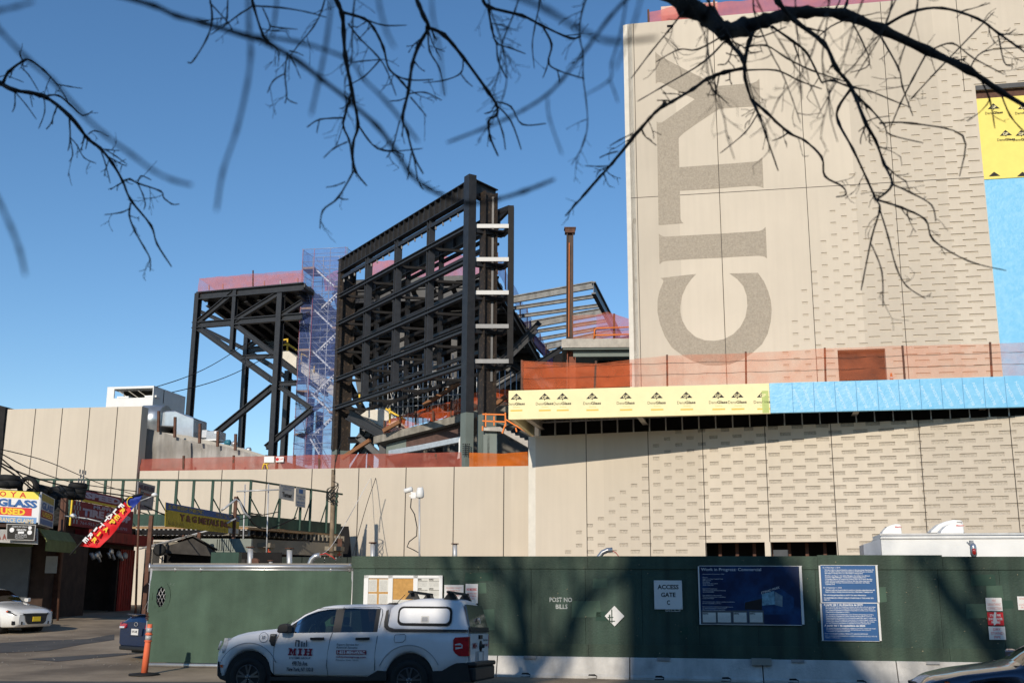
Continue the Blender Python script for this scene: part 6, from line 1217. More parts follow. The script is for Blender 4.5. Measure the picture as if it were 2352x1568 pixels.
dx = (FL.hit(*k2f(700,448))-FL.hit(*k2f(850,305))).normalized(); up = Vector((dx.z, 0, -dx.x)); up = up if up.z > 0 else -up
for tx, col, pos in (('FLAT TIRE', M['wprint'], [(880,312),(842,350),(805,378),(775,405),None,(738,450),(705,482),(665,520),(628,552)]), ('REPAIR', M['syellow'], [(893,345),(850,390),(818,425),(772,475),(730,515),(692,552)])):
    for ch, p in zip(tx, pos):
        if p: c = FL.hit(*k2f(*p)); rd_ = (Vector((.72,0,-.55))).normalized(); uu = Vector((.55,0,.72)); text(ch, c-rd_*.12-uu*.12, rd_, uu, .17 if ch != 'I' else .06, .19, col, t, off=.12, n=(0,-1,0), bold=.04)
b = MB(); c = FL.hit(*k2f(938,280)); b.tube([c+Vector((.13*math.cos(a), -.1, .17*math.sin(a))) for a in lin(1.2, 5.0, 9)], .02, 5); b.build('emblem', M['syellow'], t)
# muffler sign, street lamps, utility poles, wires
q = qsign('muffler_sign', 'tilted grey sign reading MUFFLER behind the feather flag tip', 'sign', [kB(120,278), kB(272,320), kB(245,540), kB(105,530)], (49,53), mat('dull_grey_sign', (.26,.25,.26), .8, var=.1))
qtext('MUFFLER', q, .06,.96,.08,.26, mat('dim_purple', (.09,.06,.09), .8), q[0], bold=.05); qtext('TIRE', q, .3,.8,.36,.44, mat('dim_red2', (.30,.08,.05), .8), q[0], bold=.04); qtext('WHEELS INC', q, .1,.8,.80,.93, mat('dim_purple2', (.09,.06,.09), .8), q[0], bold=.03); qpatch(q, .1,.6,.55,.66, mat('dim_block', (.12,.12,.13), .8))
def lampc(label, pole, D, arm, head):
    t = thing('street_lamp', label, 'street lamp', tuple(at(*pole[0], D)), 'street lamps'); b = MB(); b.tube([Vector((at(*pole[0], D).x, D, terrain(D))), at(*pole[1], D)], .045, 8); b.build('pole', M['rust'], t)
    b = MB(); b.tube([at(*p, D-.2) for p in arm], .022, 6); b.build('arm', M['galvp'], t); c = at(*head, D-.2); b = MB(); b.lathe(c, (0,0,1), [(.03,.09),(.10,.05),(.13,0),(.1,-.05),(.05,-.08)], 12); b.build('lamp_head', M['white'], t)
lampc('street lamp whose arm touches the feather flag tip', ((321,1290),(321,1120)), 44, [(321,1150),(340,1143),(352,1138)], (355,1136))
lampc('street lamp with a long low arm in front of the tyre shop sign', ((144,1300),(145,1150)), 43, [(148,1184),(200,1190),(272,1208)], (168,1184))
t = thing('wooden_utility_pole', 'wooden utility pole with tangled cables at the walkway end', 'utility pole', tuple(at(766,1200,64))); b = MB(); b.tube([Vector((at(766,1200,64).x, 64, .8)), at(766,1078,64)], [.15,.12], 10); b.build('pole', mat('pole_wood', (.20,.15,.10), .9, var=.3, scale=3), t)
b = MB(); rnd = random.Random(2)
for k in range(5): c = at(764, 1125+k*6, 63.7); b.tube([c+Vector((.35*math.sin(a*1.3+k), -.1, .5*math.cos(a)+k*.05)) for a in lin(0, 5, 9)], .025, 4)
b.tube([at(768,1090,63.7), at(770,1060,63.7), at(785,1010,63.7)], .03, 4); b.build('cable_tangle', M['black'], t)
wires = [([(0,1031,40),(110,1060,48),(230,1110,58),(355,1150,66)],.02,'thin wire sloping across the lower left wall, uppermost'),([(0,1040,36),(80,1080,41),(180,1110,46),(330,1130,50)],.02,'second wire sloping across the lower left wall'),([(0,1062,36),(60,1090,40),(160,1118,44),(300,1140,48)],.03,'thick wire sagging over the tyres'),([(0,1068,35),(40,1095,38),(75,1125,41)],.03,'short thick wire dropping to the box sign'),([(0,1050,37),(35,1080,39),(78,1120,42),(140,1160,46)],.025,'wire dropping toward the tyre stack'),
 ([(380,1172,42),(440,1195,46),(490,1200,50),(545,1182,54),(600,1180,57)],.025,'black wire sagging across the metal yard banner'),([(330,1160,42),(400,1190,46),(480,1206,49),(560,1190,54),(640,1175,58)],.025,'lower black wire sagging across the metal yard banner'),([(545,1140,52),(560,1165,53),(585,1205,56),(620,1213,58),(680,1188,60)],.04,'black hose looping under the walkway corner'),
 ([(725,1280,60),(760,1255,62),(800,1190,66),(850,1100,70),(875,1072,73)],.014,'pale wire curving up across the low wall'),([(808,1285,62),(822,1230,65),(845,1150,68),(862,1100,70),(868,1072,72)],.02,'dark wire hanging down the low wall')]
for P, r, lb in wires:
    pts = [at(*p) for p in P]; sm = []
    for i in range(len(pts)-1):
        a, b_, c, d = pts[max(i-1,0)], pts[i], pts[i+1], pts[min(i+2,len(pts)-1)]
        for k in range(6): f = k/6; sm.append(.5*((2*b_)+(c-a)*f+(2*a-5*b_+4*c-d)*f*f+(3*b_-a-3*c+d)*f**3))
    sm.append(pts[-1]); b = MB(); b.tube(sm, r, 5); tag(b.build('wire', M['wprint' if 'pale' in lb else 'black']), lb, 'wire', 'overhead wires and cables')
# delineator post, litter
c = gnd(331, 1549); t = thing('delineator_post', 'orange delineator post with silver bands before the mesh gate', 'traffic post', tuple(c)); orr = mat('orange_plastic', (.75,.16,.07), .5, var=.08)
hh = (1549-1433)/(1549-1341)*(EYE-c.z); top = Vector((.045*hh, 0, hh)); b = MB(); b.tube([c+top*f for f in (0,.5,.83,.9,1)], [.075,.07,.06,.055,.055], 14); b.build('post', orr, t)
for f in (.73,.88): b = MB(); b.tube([c+top*(f-.045), c+top*(f+.045)], .071 if f < .8 else .066, 14); b.build('reflective_band', M['silver'], t)
for f in (.665,.80,): b = MB(); b.tube([c+top*(f-.012), c+top*(f+.012)], .083, 14); b.build('ring', orr, t)
b = MB(); b.lathe(c, (0,0,1), [(.36,0),(.34,.03),(.14,.05)], 8); b.build('base', M['black'], t)
rnd = random.Random(4); b = MB()
for k in range(70):
    u, v = rnd.uniform(0, 340), rnd.uniform(1450, 1535); p = gnd(u, v); w_ = rnd.uniform(.01, .035); b.prism([p+Vector((0,0,.004)), p+Vector((w_,0,.006)), p+Vector((w_,w_,.01+w_*.3)), p+Vector((0,w_,.012))], (0,0,.01))
o = b.build('litter', mat('litter', (.22,.20,.17), .9, var=.4, scale=6)); tag(o, 'scattered pebbles and paper scraps on the dusty lot', 'litter', kind='stuff')

b = MB(); FLK = WL.back(6); b.prism([FLK.hit(-160,905), FLK.hit(-60,915), FLK.hit(13,934), FLK.hit(8,985), FLK.hit(-160,975)], -FLK.n*4)
for k in range(7): b.beam(FLK.hit(-150+k*26,975), FLK.hit(-158+k*26,1150), .5, .5, up=FLK.n)
for k in range(5): b.beam(FLK.hit(-160,1000+k*28), FLK.hit(2,1005+k*26), .25, .3)
tag(b.build('black_stand_frame', M['steel_d']), 'black steel stand edge just showing at the left picture edge behind the tall wall', 'steel frame')
# ------------------------------------------------------------------ vehicles
def glassmat(name, tint, dens, rough=.03):
    m = bpy.data.materials.new(name); m.use_nodes = True; N = m.node_tree.nodes; L = m.node_tree.links; N.clear()
    o = N.new('ShaderNodeOutputMaterial'); mx = N.new('ShaderNodeMixShader'); tr = N.new('ShaderNodeBsdfTransparent'); tr.inputs[0].default_value = (*tint, 1)
    g = N.new('ShaderNodeBsdfGlossy'); g.inputs['Roughness'].default_value = rough; f = N.new('ShaderNodeFresnel'); f.inputs[0].default_value = 1.5
    ad = N.new('ShaderNodeMath'); ad.operation = 'ADD'; ad.inputs[1].default_value = dens; L.new(f.outputs[0], ad.inputs[0]); L.new(ad.outputs[0], mx.inputs[0])
    L.new(tr.outputs[0], mx.inputs[1]); L.new(g.outputs[0], mx.inputs[2]); L.new(mx.outputs[0], o.inputs[0]); return m
def paint(name, col, metal=0., rough=.28, coat=.6, dirt=0):
    m = mat(name, col, rough, metal=metal, var=.05+dirt, scale=2, spec=.5); b = m.node_tree.nodes['Principled BSDF']; b.inputs['Coat Weight'].default_value = coat; b.inputs['Coat Roughness'].default_value = .06; return m
M['g_clear'] = glassmat('tinted_glass', (.55,.68,.60), .03); M['g_dark'] = glassmat('privacy_glass', (.10,.11,.12), .05); M['bplastic'] = mat('black_plastic', (.016,.016,.017), .55, var=.15, spec=.4)
M['rim'] = mat('dark_rim', (.10,.103,.11), .35, metal=.7, var=.1); M['rim_s'] = mat('silver_rim', (.45,.45,.45), .3, metal=.8, var=.1); M['tail'] = mat('tail_lamp_red', (.38,.008,.012), .15, spec=.9, var=.3, scale=12); M['amber'] = mat('amber_lens', (.6,.10,.02), .2, spec=.8)
M['lamp'] = mat('lamp_glass', (.55,.56,.58), .12, spec=.9, var=.3, scale=20); M['seatm'] = mat('seat_fabric', (.05,.05,.05), .9)
def interp(T, x):
    if x <= T[0][0]: return T[0][1]
    for (a, p), (c, q) in zip(T, T[1:]):
        if a <= x <= c:
            f = (x-a)/(c-a); return p+(q-p)*f
    return T[-1][1]
def smooth(T, x, w=.06): return (interp(T, x-w)+2*interp(T, x)+interp(T, x+w))/4
class Car:
    """W(x, y, z): x along the car from its nose, y across from the centre line (negative is the near side), z up"""
    def __init__(s, W, root): s.W, s.root = W, root
    def shell(s, xs, zb, zs, zt, wb, wt, arches, classify, mats, sm=.05):
        rows = []
        for x in xs:
            Zt = smooth(zt, x, sm); Zs = min(smooth(zs, x, .03), Zt-.01); Zb = interp(zb, x); B = smooth(wb, x, .04); T = smooth(wt, x, sm)
            for (xc, zc, r) in arches:
                if abs(x-xc) < r: Zb = max(Zb, zc+math.sqrt(r*r-(x-xc)**2))
            hgt = Zt-Zs; k = .9 if hgt < .2 else 1
            P = [(0, Zb), (B*.9, Zb), (B*.985, Zb+.04), (B, Zb+(Zs-Zb)*.45), (B*.99, Zb+(Zs-Zb)*.75), (B*.965, Zs), (T+.015, Zt-.075 if hgt > .2 else Zs+hgt*.45), (T-.03, Zt-.025 if hgt > .2 else Zs+hgt*.7), (T*.72, Zt), (0, Zt+.02)]
            rows.append(P)
        parts = {}
        for side in (-1, 1):
            for i in range(len(xs)-1):
                for j in range(9):
                    nm = classify((xs[i]+xs[i+1])/2, j, rows[i][6][1]-rows[i][5][1], side)
                    if nm is None: continue
                    mb, cache = parts.setdefault(nm, (MB(), {}))
                    idx = []
                    for (ii, jj) in ((i,j),(i+1,j),(i+1,j+1),(i,j+1)):
                        y, z = rows[ii][jj]; key = (ii, jj, side if y > 1e-6 else 0)
                        if key not in cache: cache[key] = mb.add([s.W(xs[ii], side*y, z)])
                        idx.append(cache[key])
                    mb.face(idx, 0, True)
        for (e, i) in ((0, 0), (1, len(xs)-1)):
            mb, cache = parts['body']; pts = [s.W(xs[i], -y, z) for y, z in rows[i]]+[s.W(xs[i], y, z) for y, z in reversed(rows[i][:-1])][:-1] if False else [s.W(xs[i], -y, z) for y, z in rows[i]]+[s.W(xs[i], y, z) for y, z in reversed(rows[i][1:-1])]
            mb.poly(pts)
        for nm, (mb, _) in parts.items(): mb.build(nm.split('|')[0], mats[nm.split('|')[0]], s.root)
        s.rows = rows; s.xs = xs
    def side(s, pts, name, m, y=-.93, t=.012, parent=None, bevel=0):      # flat plate on the near side
        b = MB(); P = [s.W(x, y-.004, z) for x, z in pts]; ext = s.W(0, t, 0)-s.W(0, 0, 0); b.prism(P, ext); return b.build(name, m, parent or s.root, bevel=bevel)
    def box(s, x0, x1, y0, y1, z0, z1, name, m, bevel=0, parent=None):
        b = MB(); P = [s.W(x0,y0,z0), s.W(x1,y0,z0), s.W(x1,y1,z0), s.W(x0,y1,z0)]; b.prism(P, s.W(0,0,z1-z0)-s.W(0,0,0)); return b.build(name, m, parent or s.root, bevel=bevel)
    def wheel(s, x, y, r, w, sgn, rim, nsp=6, style=0):
        ax = (s.W(0, -1, 0)-s.W(0, 0, 0))*sgn; c = s.W(x, y, r); b = MB()
        e = bpy.data.objects.new('wheel', None); COL.objects.link(e); e.parent = s.root; e.matrix_parent_inverse = inv(s.root); e.location = c
        b.lathe(c, ax, [(r*.62,-w/2),(r*.93,-w/2),(r,-w*.36),(r,w*.36),(r*.93,w/2),(r*.70,w/2+.004),(r*.62,w*.42)], 36); b.build('tyre', M['black'], e)
        b = MB(); b.lathe(c, ax, [(.02,w*.1),(r*.62,w*.12),(r*.63,w*.44),(r*.60,w*.47),(r*.57,w*.40),(r*.57,w*.2),(.02,w*.18)], 36)
        u = ax.orthogonal().normalized(); zz = Vector((0,0,1)); xx = ax.cross(zz).normalized()
        for k in range(nsp):
            a = 2*math.pi*k/nsp+math.pi/2; d = xx*math.cos(a)+zz*math.sin(a)
            if style:
                tn = ax.cross(d)
                for o in (-1, 1): b.beam(c+d*(r*.12)+ax*(w*.40), c+d*(r*.58)+tn*o*r*.13+ax*(w*.42), .035, .03, up=ax)
            else: b.beam(c+d*(r*.1)+ax*(w*.38), c+d*(r*.58)+ax*(w*.42), .07, .03, up=ax)
        b.lathe(c, ax, [(r*.17,w*.3),(r*.16,w*.46),(.01,w*.47)], 14)
        b.build('rim', rim, e)
        b = MB()
        for k in range(5): a = 2*math.pi*k/5+.3; b.lathe(c+(xx*math.cos(a)+zz*math.sin(a))*r*.115+ax*(w*.455), ax, [(.011,0),(.009,.012)], 6)
        o = b.build('lug_nuts', M['silver'], e)
def grid(*segs):
    xs = []
    for a, c, st in segs:
        n = max(1, int(round((c-a)/st))); xs += [a+(c-a)*i/n for i in range(n)]
    return xs+[segs[-1][1]]
# ---- white pickup
TK = Plane(568, 21.0, 10.5); ts0 = TK.su(*k4(371,985))[0]; TZ = .07
troot = thing('service_pickup', 'white service pickup truck with roofed cargo cap and MIH lettering parked before the hoarding', 'truck', tuple(TK.L(ts0+1.8, 0, -.92)))
HWD = .925; rollx = R(1.2)
def WT_(x, y, z): return TK.L(ts0+x, TZ+z-(y+HWD)*.04, -(y+HWD))
def c4l(x, y): s_, z_ = TK.su(*k4(x, y)); return s_-ts0, z_-TZ
T = Car(WT_, troot); white_p = paint('white_paint_truck', (.64,.65,.67), rough=.45, coat=.22, dirt=.04)
WR, WC = .365, .40
ah = [(0, .38, .455), (3.085, .38, .455)]
zbT = [(-.70,.40),(-.62,.33),(-.5,.36),(.42,.40),(2.62,.40),(3.5,.42),(4.13,.58)]
zsT = [(-.70,.80),(-.55,.97),(-.2,1.09),(.5,1.15),(.8,1.165),(2.33,1.20),(2.62,1.205),(4.15,1.20)]
ztT = [(-.70,.84),(-.62,.96),(-.52,1.06),(-.44,1.11),(-.2,1.17),(.02,1.20),(.5,1.25),(.60,1.29),(.765,1.395),(1.0,1.55),(1.25,1.645),(1.5,1.68),(1.8,1.695),(2.45,1.695),(2.60,1.685),(2.66,1.25),(4.15,1.22)]
wbT = [(-.72,.70),(-.6,.80),(-.4,.89),(0,.92),(4.0,.92),(4.15,.90)]
wtT = [(-.72,.55),(-.4,.70),(.4,.78),(.6,.74),(1.2,.68),(2.5,.68),(2.62,.70),(2.7,.84),(4.15,.84)]
def clT(x, j, gh, side):
    if j == 5 and gh > .03:
        if .86 < x < 1.60: return 'side_window|f%d' % side
        if 1.76 < x < 2.38: return 'rear_side_window|r%d' % side
        if .74 < x < 2.46: return 'pillar|%d%d' % (side, 0 if x < 1.2 else 1 if x < 2 else 2)
    if j in (7, 8) and .60 < x < 1.30: return 'windscreen'
    return 'body'
xsT = grid((-.70,-.4,.05),(-.4,.60,.05),(.60,.74,.047),(.74,.86,.04),(.86,1.60,.06),(1.60,1.76,.08),(1.76,2.38,.09),(2.38,2.46,.04),(2.46,2.66,.05),(2.66,4.15,.06))
T.shell(xsT, zbT, zsT, ztT, wbT, wtT, ah, clT, {'body': white_p, 'side_window': M['g_clear'], 'rear_side_window': M['g_dark'], 'pillar': M['bplastic'], 'windscreen': M['g_clear']}, sm=.035)
for (x, y, s_) in ((0,-.80,1),(3.085,-.80,1),(0,.80,-1),(3.085,.80,-1)): T.wheel(x, y, .365, .23, s_, M['rim'], 5, 1)
T.box(-.45, 3.95, -.62, .62, .22, .62, 'chassis', M['bplastic']); T.box(.48, 2.60, -.80, .80, .40, .72, 'cabin_floor', M['bplastic'])
T.box(2.56, 2.60, -.80, .80, .7, 1.20, 'cab_back', M['bplastic'])
for y0 in (-.62, .12):
    T.box(1.35, 1.50, y0, y0+.5, .7, 1.30, 'front_seat', M['seatm'], bevel=.05); T.box(1.40, 1.47, y0+.13, y0+.37, 1.33, 1.48, 'headrest', M['seatm'], bevel=.03)
T.box(2.28, 2.42, -.7, .7, .7, 1.30, 'rear_seat', M['seatm'], bevel=.05)
b = MB(); c = WT_(1.02, -.4, 1.15); b.tube([c+(WT_(.12*math.cos(a)*.3, .18*math.sin(a), .18*math.cos(a))-WT_(0,0,0)) for a in lin(0, 6.28, 17)], .015, 6); b.build('steering_wheel', M['bplastic'], troot)
T.box(.62, .95, -.74, .74, 1.0, 1.16, 'dashboard', M['bplastic'], bevel=.04)
T.side([c4l(*p) for p in ((545,975),(555,990),(1310,990),(1390,940),(1460,945),(1460,1020),(545,1020))], 'sill_cladding', M['bplastic'], y=-.925, t=.06)
T.side([c4l(*p) for p in ((118,870),(128,930),(140,960),(190,962),(190,1030),(135,1010),(112,980))], 'front_lower_bumper', M['bplastic'], y=-.80, t=1.6)
T.side([c4l(*p) for p in ((1815,945),(1900,942),(1960,905),(2010,882),(2085,880),(2100,905),(2120,1030),(1980,1035),(1830,1035))], 'rear_lower_bumper', M['bplastic'], y=-.935, t=1.86)
xb = 4.14; T.box(4.05, 4.32, -.90, .90, .62, .70, 'step_bumper', M['bplastic'], bevel=.03); T.box(4.05, 4.30, -.88, .88, .36, .62, 'bumper_body', M['bplastic'], bevel=.04)
# arch lips and body lines on the near side
for xc in (0, 3.085):
    b = MB(); b.tube([WT_(xc+.60*math.cos(a), -.925, .38+.60*math.sin(a)) for a in lin(.45, 2.75, 24)], .006, 5); b.build('arch_crease', mat('shadow_line', (.25,.26,.28), .6, var=0) if 'sl' not in M else M['sl'], troot); M['sl'] = bpy.data.materials['shadow_line']
    b = MB(); b.lathe(WT_(xc, -.50, .38), WT_(0,-1,0)-WT_(0,0,0), [(.43,-.12),(.452,-.1),(.452,.38),(.44,.38)], 40); b.build('arch_liner', M['black'], troot)
    b = MB(); b.lathe(WT_(xc, .88, .38), WT_(0,-1,0)-WT_(0,0,0), [(.43,0),(.452,0),(.452,.38),(.44,.38)], 40); b.build('arch_liner', M['black'], troot)
M['gap'] = mat('panel_gap', (.02,.02,.02), .8, var=0)
for P in (((578,975),(573,860),(578,760),(600,690),(640,600),(700,545)), ((1003,980),(990,900),(1000,790),(1018,690),(1035,645)), ((1368,940),(1370,800),(1385,690),(1398,600),(1412,500),(1405,460),(1385,445),(1360,440),(900,455),(800,500),(715,565)), ((1105,440),(1095,460))):
    b = MB(); b.tube([WT_(*(lambda q: (q[0], -(interp([(.3,.93),(1.18,.905),(1.25,.86),(1.7,.70)], q[1])), q[1]))(c4l(*p))) for p in P], .005, 4); b.build('door_gap', M['gap'], troot)
for x0, x1 in ((868,975),(1222,1332)):
    T.side([c4l(*p) for p in ((x0,682),(x1,680),(x1,702),(x0,703))], 'door_handle', M['bplastic'], y=-.955, t=.03, bevel=.006)
b = MB(); b.tube([WT_(*(lambda q: (q[0], -.926, q[1]))(c4l(*p))) for p in ((1535,660),(1605,656),(1613,670),(1608,700),(1590,718),(1528,722),(1522,700),(1525,670),(1535,660))], .004, 4); b.build('fuel_flap', M['gap'], troot)
# mirror, fender vent, head lamp, badges
mr_ = thing if False else None
T.side([c4l(*p) for p in ((640,600),(655,580),(700,572),(722,590),(720,640),(690,648),(648,646),(632,640))], 'mirror', M['bplastic'], y=-1.12, t=.22, bevel=.02)
T.side([c4l(*p) for p in ((553,655),(602,653),(592,690),(582,750),(560,745),(543,708))], 'fender_vent', M['bplastic'], y=-.927, t=.012)
hl = T.side([c4l(*p) for p in ((180,685),(203,690),(203,720),(195,755),(180,785),(155,803),(165,740))], 'headlight', M['lamp'], y=-.84, t=.35); 
b = MB(); 
for q in ((WT_(-.66,-.80,.85), WT_(-.60,-.82,1.0)),): b.tube(q, .02, 6)
b.build('lamp_bar', M['lamp'], troot)
T.side([c4l(*p) for p in ((138,896),(163,898),(161,918),(143,918))], 'side_marker', M['amber'], y=-.83, t=.05)
tl = T.side([c4l(*p) for p in ((2000,680),(2110,675),(2110,828),(2030,828),(2000,808),(1984,780),(1984,700))], 'taillight', M['tail'], y=-.928, t=.10, bevel=.008)
T.side([c4l(*p) for p in ((2000,735),(2040,725),(2060,740),(2058,765),(2005,775))], 'reverse_lens', M['lamp'], y=-.932, t=.01, parent=tl); T.side([c4l(*p) for p in ((2003,742),(2050,742),(2050,757),(2003,757))], 'centre_lens', M['tail'], y=-.936, t=.01, parent=tl)
b = MB(); b.prism([WT_(4.155,.80,.92), WT_(4.155,.92,.92), WT_(4.155,.92,1.17), WT_(4.155,.80,1.17)], WT_(.02,0,0)-WT_(0,0,0)); b.build('taillight', M['tail'], troot)
# lettering
def tt(s_, x0, y0, x1, y1, m, **k):
    a, z1 = c4l(x0, y0); c, z0 = c4l(x1, y1); z1 = c4l((x0+x1)/2, y0)[1]; z0 = c4l((x0+x1)/2, y1)[1]
    return text(s_, WT_(a, -.935, z0), WT_(1,0,0)-WT_(0,0,0), (0,0,1), c-a, z1-z0, m, troot, off=0.0, n=-(WT_(0,1,0)-WT_(0,0,0)), **k)
M['mih'] = mat('maroon_letter', (.22,.015,.035), .6, var=0); M['navyl'] = mat('navy_letter', (.012,.018,.035), .6, var=0)
text_h = MB()
def bar(pts): T.side([c4l(*p) for p in pts], 'emblem', M['navyl'], y=-.931, t=.003)
bar([(745,752),(751,700),(783,703),(778,754),(770,753),(774,711),(757,709),(752,752)]); bar([(795,755),(797,713),(805,713),(803,755)]); bar([(814,755),(815,722),(823,722),(821,755)]); bar([(831,755),(835,702),(842,703),(838,755)])
def serif(pts): T.side([c4l(*p) for p in pts], 'lettering', M['mih'], y=-.931, t=.003)
serif([(691,820),(691,810),(699,808),(704,775),(696,773),(696,763),(722,765),(729,795),(741,766),(757,767),(757,777),(751,779),(749,809),(756,811),(755,822),(731,822),(731,812),(737,810),(739,785),(726,818),(717,785),(711,809),(719,811),(719,820)])
serif([(768,823),(768,812),(776,810),(779,778),(772,776),(773,766),(803,767),(802,777),(796,779),(793,811),(801,813),(800,823)])
serif([(812,824),(813,813),(820,811),(824,779),(817,777),(818,767),(845,768),(844,778),(839,780),(838,791),(859,792),(860,780),(854,778),(855,768),(884,769),(883,779),(876,781),(872,812),(880,814),(879,825),(850,825),(851,815),(857,813),(858,800),(837,799),(836,812),(842,814),(841,824)])
tt('SYSTEMS GROUP', 699, 834, 867, 850, M['navyl'], bold=.01); tt('498 7th Ave.', 723, 866, 846, 903, M['navyl'], bold=.02); tt('New York, NY 10018', 683, 914, 887, 952, M['navyl'], bold=.02)
tt('Expert Service for\nEssential Systems', 1072, 729, 1246, 772, M['navyl'], shear=.25, bold=.015)
T.side([c4l(*p) for p in ((1069,781),(1303,782),(1303,816),(1069,814))], 'phone_stripe', M['mih'], y=-.930, t=.003); tt('1-833-MIH-HVAC', 1077, 785, 1294, 812, M['wprint'], bold=.03).location = (0,0,0)
tt('mihsystemsgroup.com', 1067, 826, 1302, 846, M['mih'], bold=.02); tt('Maintenance - Service - Rebuilds', 1067, 852, 1243, 864, M['navyl'])
tt('37', 487, 668, 514, 694, M['navyl'], bold=.02); b = MB(); cx0, cz0 = c4l(500, 681); b.tube([WT_(cx0+.088*math.cos(a), -.932, cz0+.088*math.sin(a)) for a in lin(0, 6.284, 25)], .004, 4); b.build('number_ring', M['navyl'], troot)
tt('XLT', 556, 660, 592, 670, M['silver'], bold=.04)
# tailgate
def rear(y0, y1, z0, z1, name, m, x=4.155, t=.01, parent=None): 
    b = MB(); b.prism([WT_(x,y0,z0), WT_(x,y1,z0), WT_(x,y1,z1), WT_(x,y0,z1)], WT_(t,0,0)-WT_(0,0,0)); return b.build(name, m, parent or troot)
tg = rear(-.80, .80, .66, 1.19, 'tailgate', white_p, t=.03); rear(-.35, .35, .70, .88, 'plate_recess', mat('plate_grey', (.30,.31,.33), .5), x=4.186, parent=tg); rear(-.16, .16, .71, .86, 'licence_plate', M['swhite'], x=4.198, parent=tg); rear(-.12,.12,1.10,1.17,'tailgate_handle',M['bplastic'],x=4.186,t=.03,parent=tg)
b = MB(); b.lathe(WT_(4.186,.05,.97), WT_(1,0,0)-WT_(0,0,0), [(.10,0),(.10,.02),(.04,.03),(.03,.08)], 14); b.build('tailgate_lock', M['bplastic'], tg)
nx_ = WT_(1,0,0)-WT_(0,0,0)
for (s_, y0, y1, z0, z1, m_) in (('MIH', -.62,-.25,.93,1.03,M['mih']), ('1-833-MIH', .28,.72,.96,1.01,M['mih']), ('Expert Service', .28,.72,1.05,1.10,M['navyl'])): text(s_, WT_(4.19,y0,z0), WT_(0,1,0)-WT_(0,0,0), (0,0,1), y1-y0, z1-z0, m_, tg, n=nx_, off=.002, bold=.02)
# cargo cap
C_ = Car(WT_, troot)
zsC = [(2.66,1.36),(3,1.34),(4.15,1.30)]; ztC = [(2.64,1.62),(2.70,1.70),(2.96,1.79),(3.2,1.815),(3.7,1.81),(3.94,1.785),(4.02,1.72),(4.16,1.27)]
zbC = [(2.6,1.19),(4.2,1.19)]; wbC = [(2.6,.90),(4.2,.90)]; wtC = [(2.6,.72),(3,.74),(3.95,.74),(4.05,.76),(4.16,.88)]
def clC(x, j, gh, side): return 'cap_shell'
xsC = grid((2.66,3.0,.06),(3.0,3.9,.15),(3.9,4.15,.03))
def _shell(): 
    parts = C_.shell.__func__
b0 = len(COL.objects)
C_.shell(xsC, zbC, zsC, ztC, wbC, wtC, [], lambda x, j, gh, s_: 'body', {'body': white_p}, sm=.03)
COL.objects[-1].name = 'cargo_cap'
def yside(z): return -interp([(1.2,.90),(1.34,.87),(1.74,.757),(1.8,.70)], z)-.006
def capplate(pts, name, m, dy=0., t=.01, parent=None):
    b = MB(); P = [WT_(x, yside(z)-dy, z) for x, z in pts]; b.prism(P, WT_(0,t,0)-WT_(0,0,0)); return b.build(name, m, parent or troot)
def rr(x0, z0, x1, z1, r, n=5):
    out = []
    for cx, cz, a in ((x1-r,z0+r,-90),(x1-r,z1-r,0),(x0+r,z1-r,90),(x0+r,z0+r,180)):
        for k in range(n): t_ = R(a+90*k/(n-1)); out.append((cx+r*math.cos(t_), cz+r*math.sin(t_)))
    return out
wx0, wz1 = c4l(1543,435); wx1, wz0 = c4l(1978,592); wz0 = c4l(1760,592)[1]; wz1 = c4l(1760,437)[1]
fo = rr(wx0, wz0, wx1-.03, wz1, .10); fi = rr(wx0+.035, wz0+.05, wx1-.07, wz1-.035, .08)
capplate(fo, 'hatch_seal', M['black'], .006); hp = capplate(fi, 'side_hatch', white_p, .014)
hx, hz = c4l(1757,538); capplate(rr(hx-.075,hz-.06,hx+.075,hz+.06,.02), 'latch', M['silver'], .022, parent=hp); capplate(rr(hx-.055,hz-.04,hx+.055,hz+.04,.015), 'latch_cup', mat('latch_grey', (.25,.26,.28), .4), .026, parent=hp)
capplate([c4l(*p) for p in ((1437,560),(1440,600),(1460,622),(1500,636),(2100,636),(2098,621),(1520,614),(1480,600),(1468,580),(1466,462),(1448,470))], 'cap_strip', M['bplastic'], .012)
b = MB(); b.prism([WT_(4.045,-.70,1.70), WT_(4.145,-.80,1.30), WT_(4.145,.80,1.30), WT_(4.045,.70,1.70)], WT_(.03,0,.01)-WT_(0,0,0)); rw = b.build('cap_rear_window', mat('rear_glass', (.03,.032,.035), .08, spec=.9, var=0), troot)
b = MB(); b.prism([WT_(4.175,-.82,1.22), WT_(4.175,.82,1.22), WT_(4.165,.80,1.31), WT_(4.165,-.80,1.31)], WT_(.02,0,0)-WT_(0,0,0)); b.build('cap_rear_trim', M['bplastic'], troot)
b = MB(); b.lathe(WT_(4.14,-.05,1.45), nx_, [(.03,0),(.03,.05),(.015,.06)], 8); b.beam(WT_(4.18,-.05,1.45), WT_(4.19,-.03,1.38), .03, .02); b.build('window_handle', M['silver'], rw)
for xr in (3.03, 3.76):
    b = MB(); b.box(WT_(xr,0,1.925), WT_(.035,0,0)-WT_(0,0,0), WT_(0,.80,0)-WT_(0,0,0), Vector((0,0,.022))); rb = b.build('rack_bar', M['bplastic'], troot, bevel=.006)
    for y in (-.58, .58): b = MB(); b.prism([WT_(xr-.13,y-.06,1.80), WT_(xr+.13,y-.06,1.80), WT_(xr+.06,y-.06,1.915), WT_(xr-.04,y-.06,1.915)], WT_(0,.12,0)-WT_(0,0,0)); b.build('rack_foot', M['bplastic'], rb)
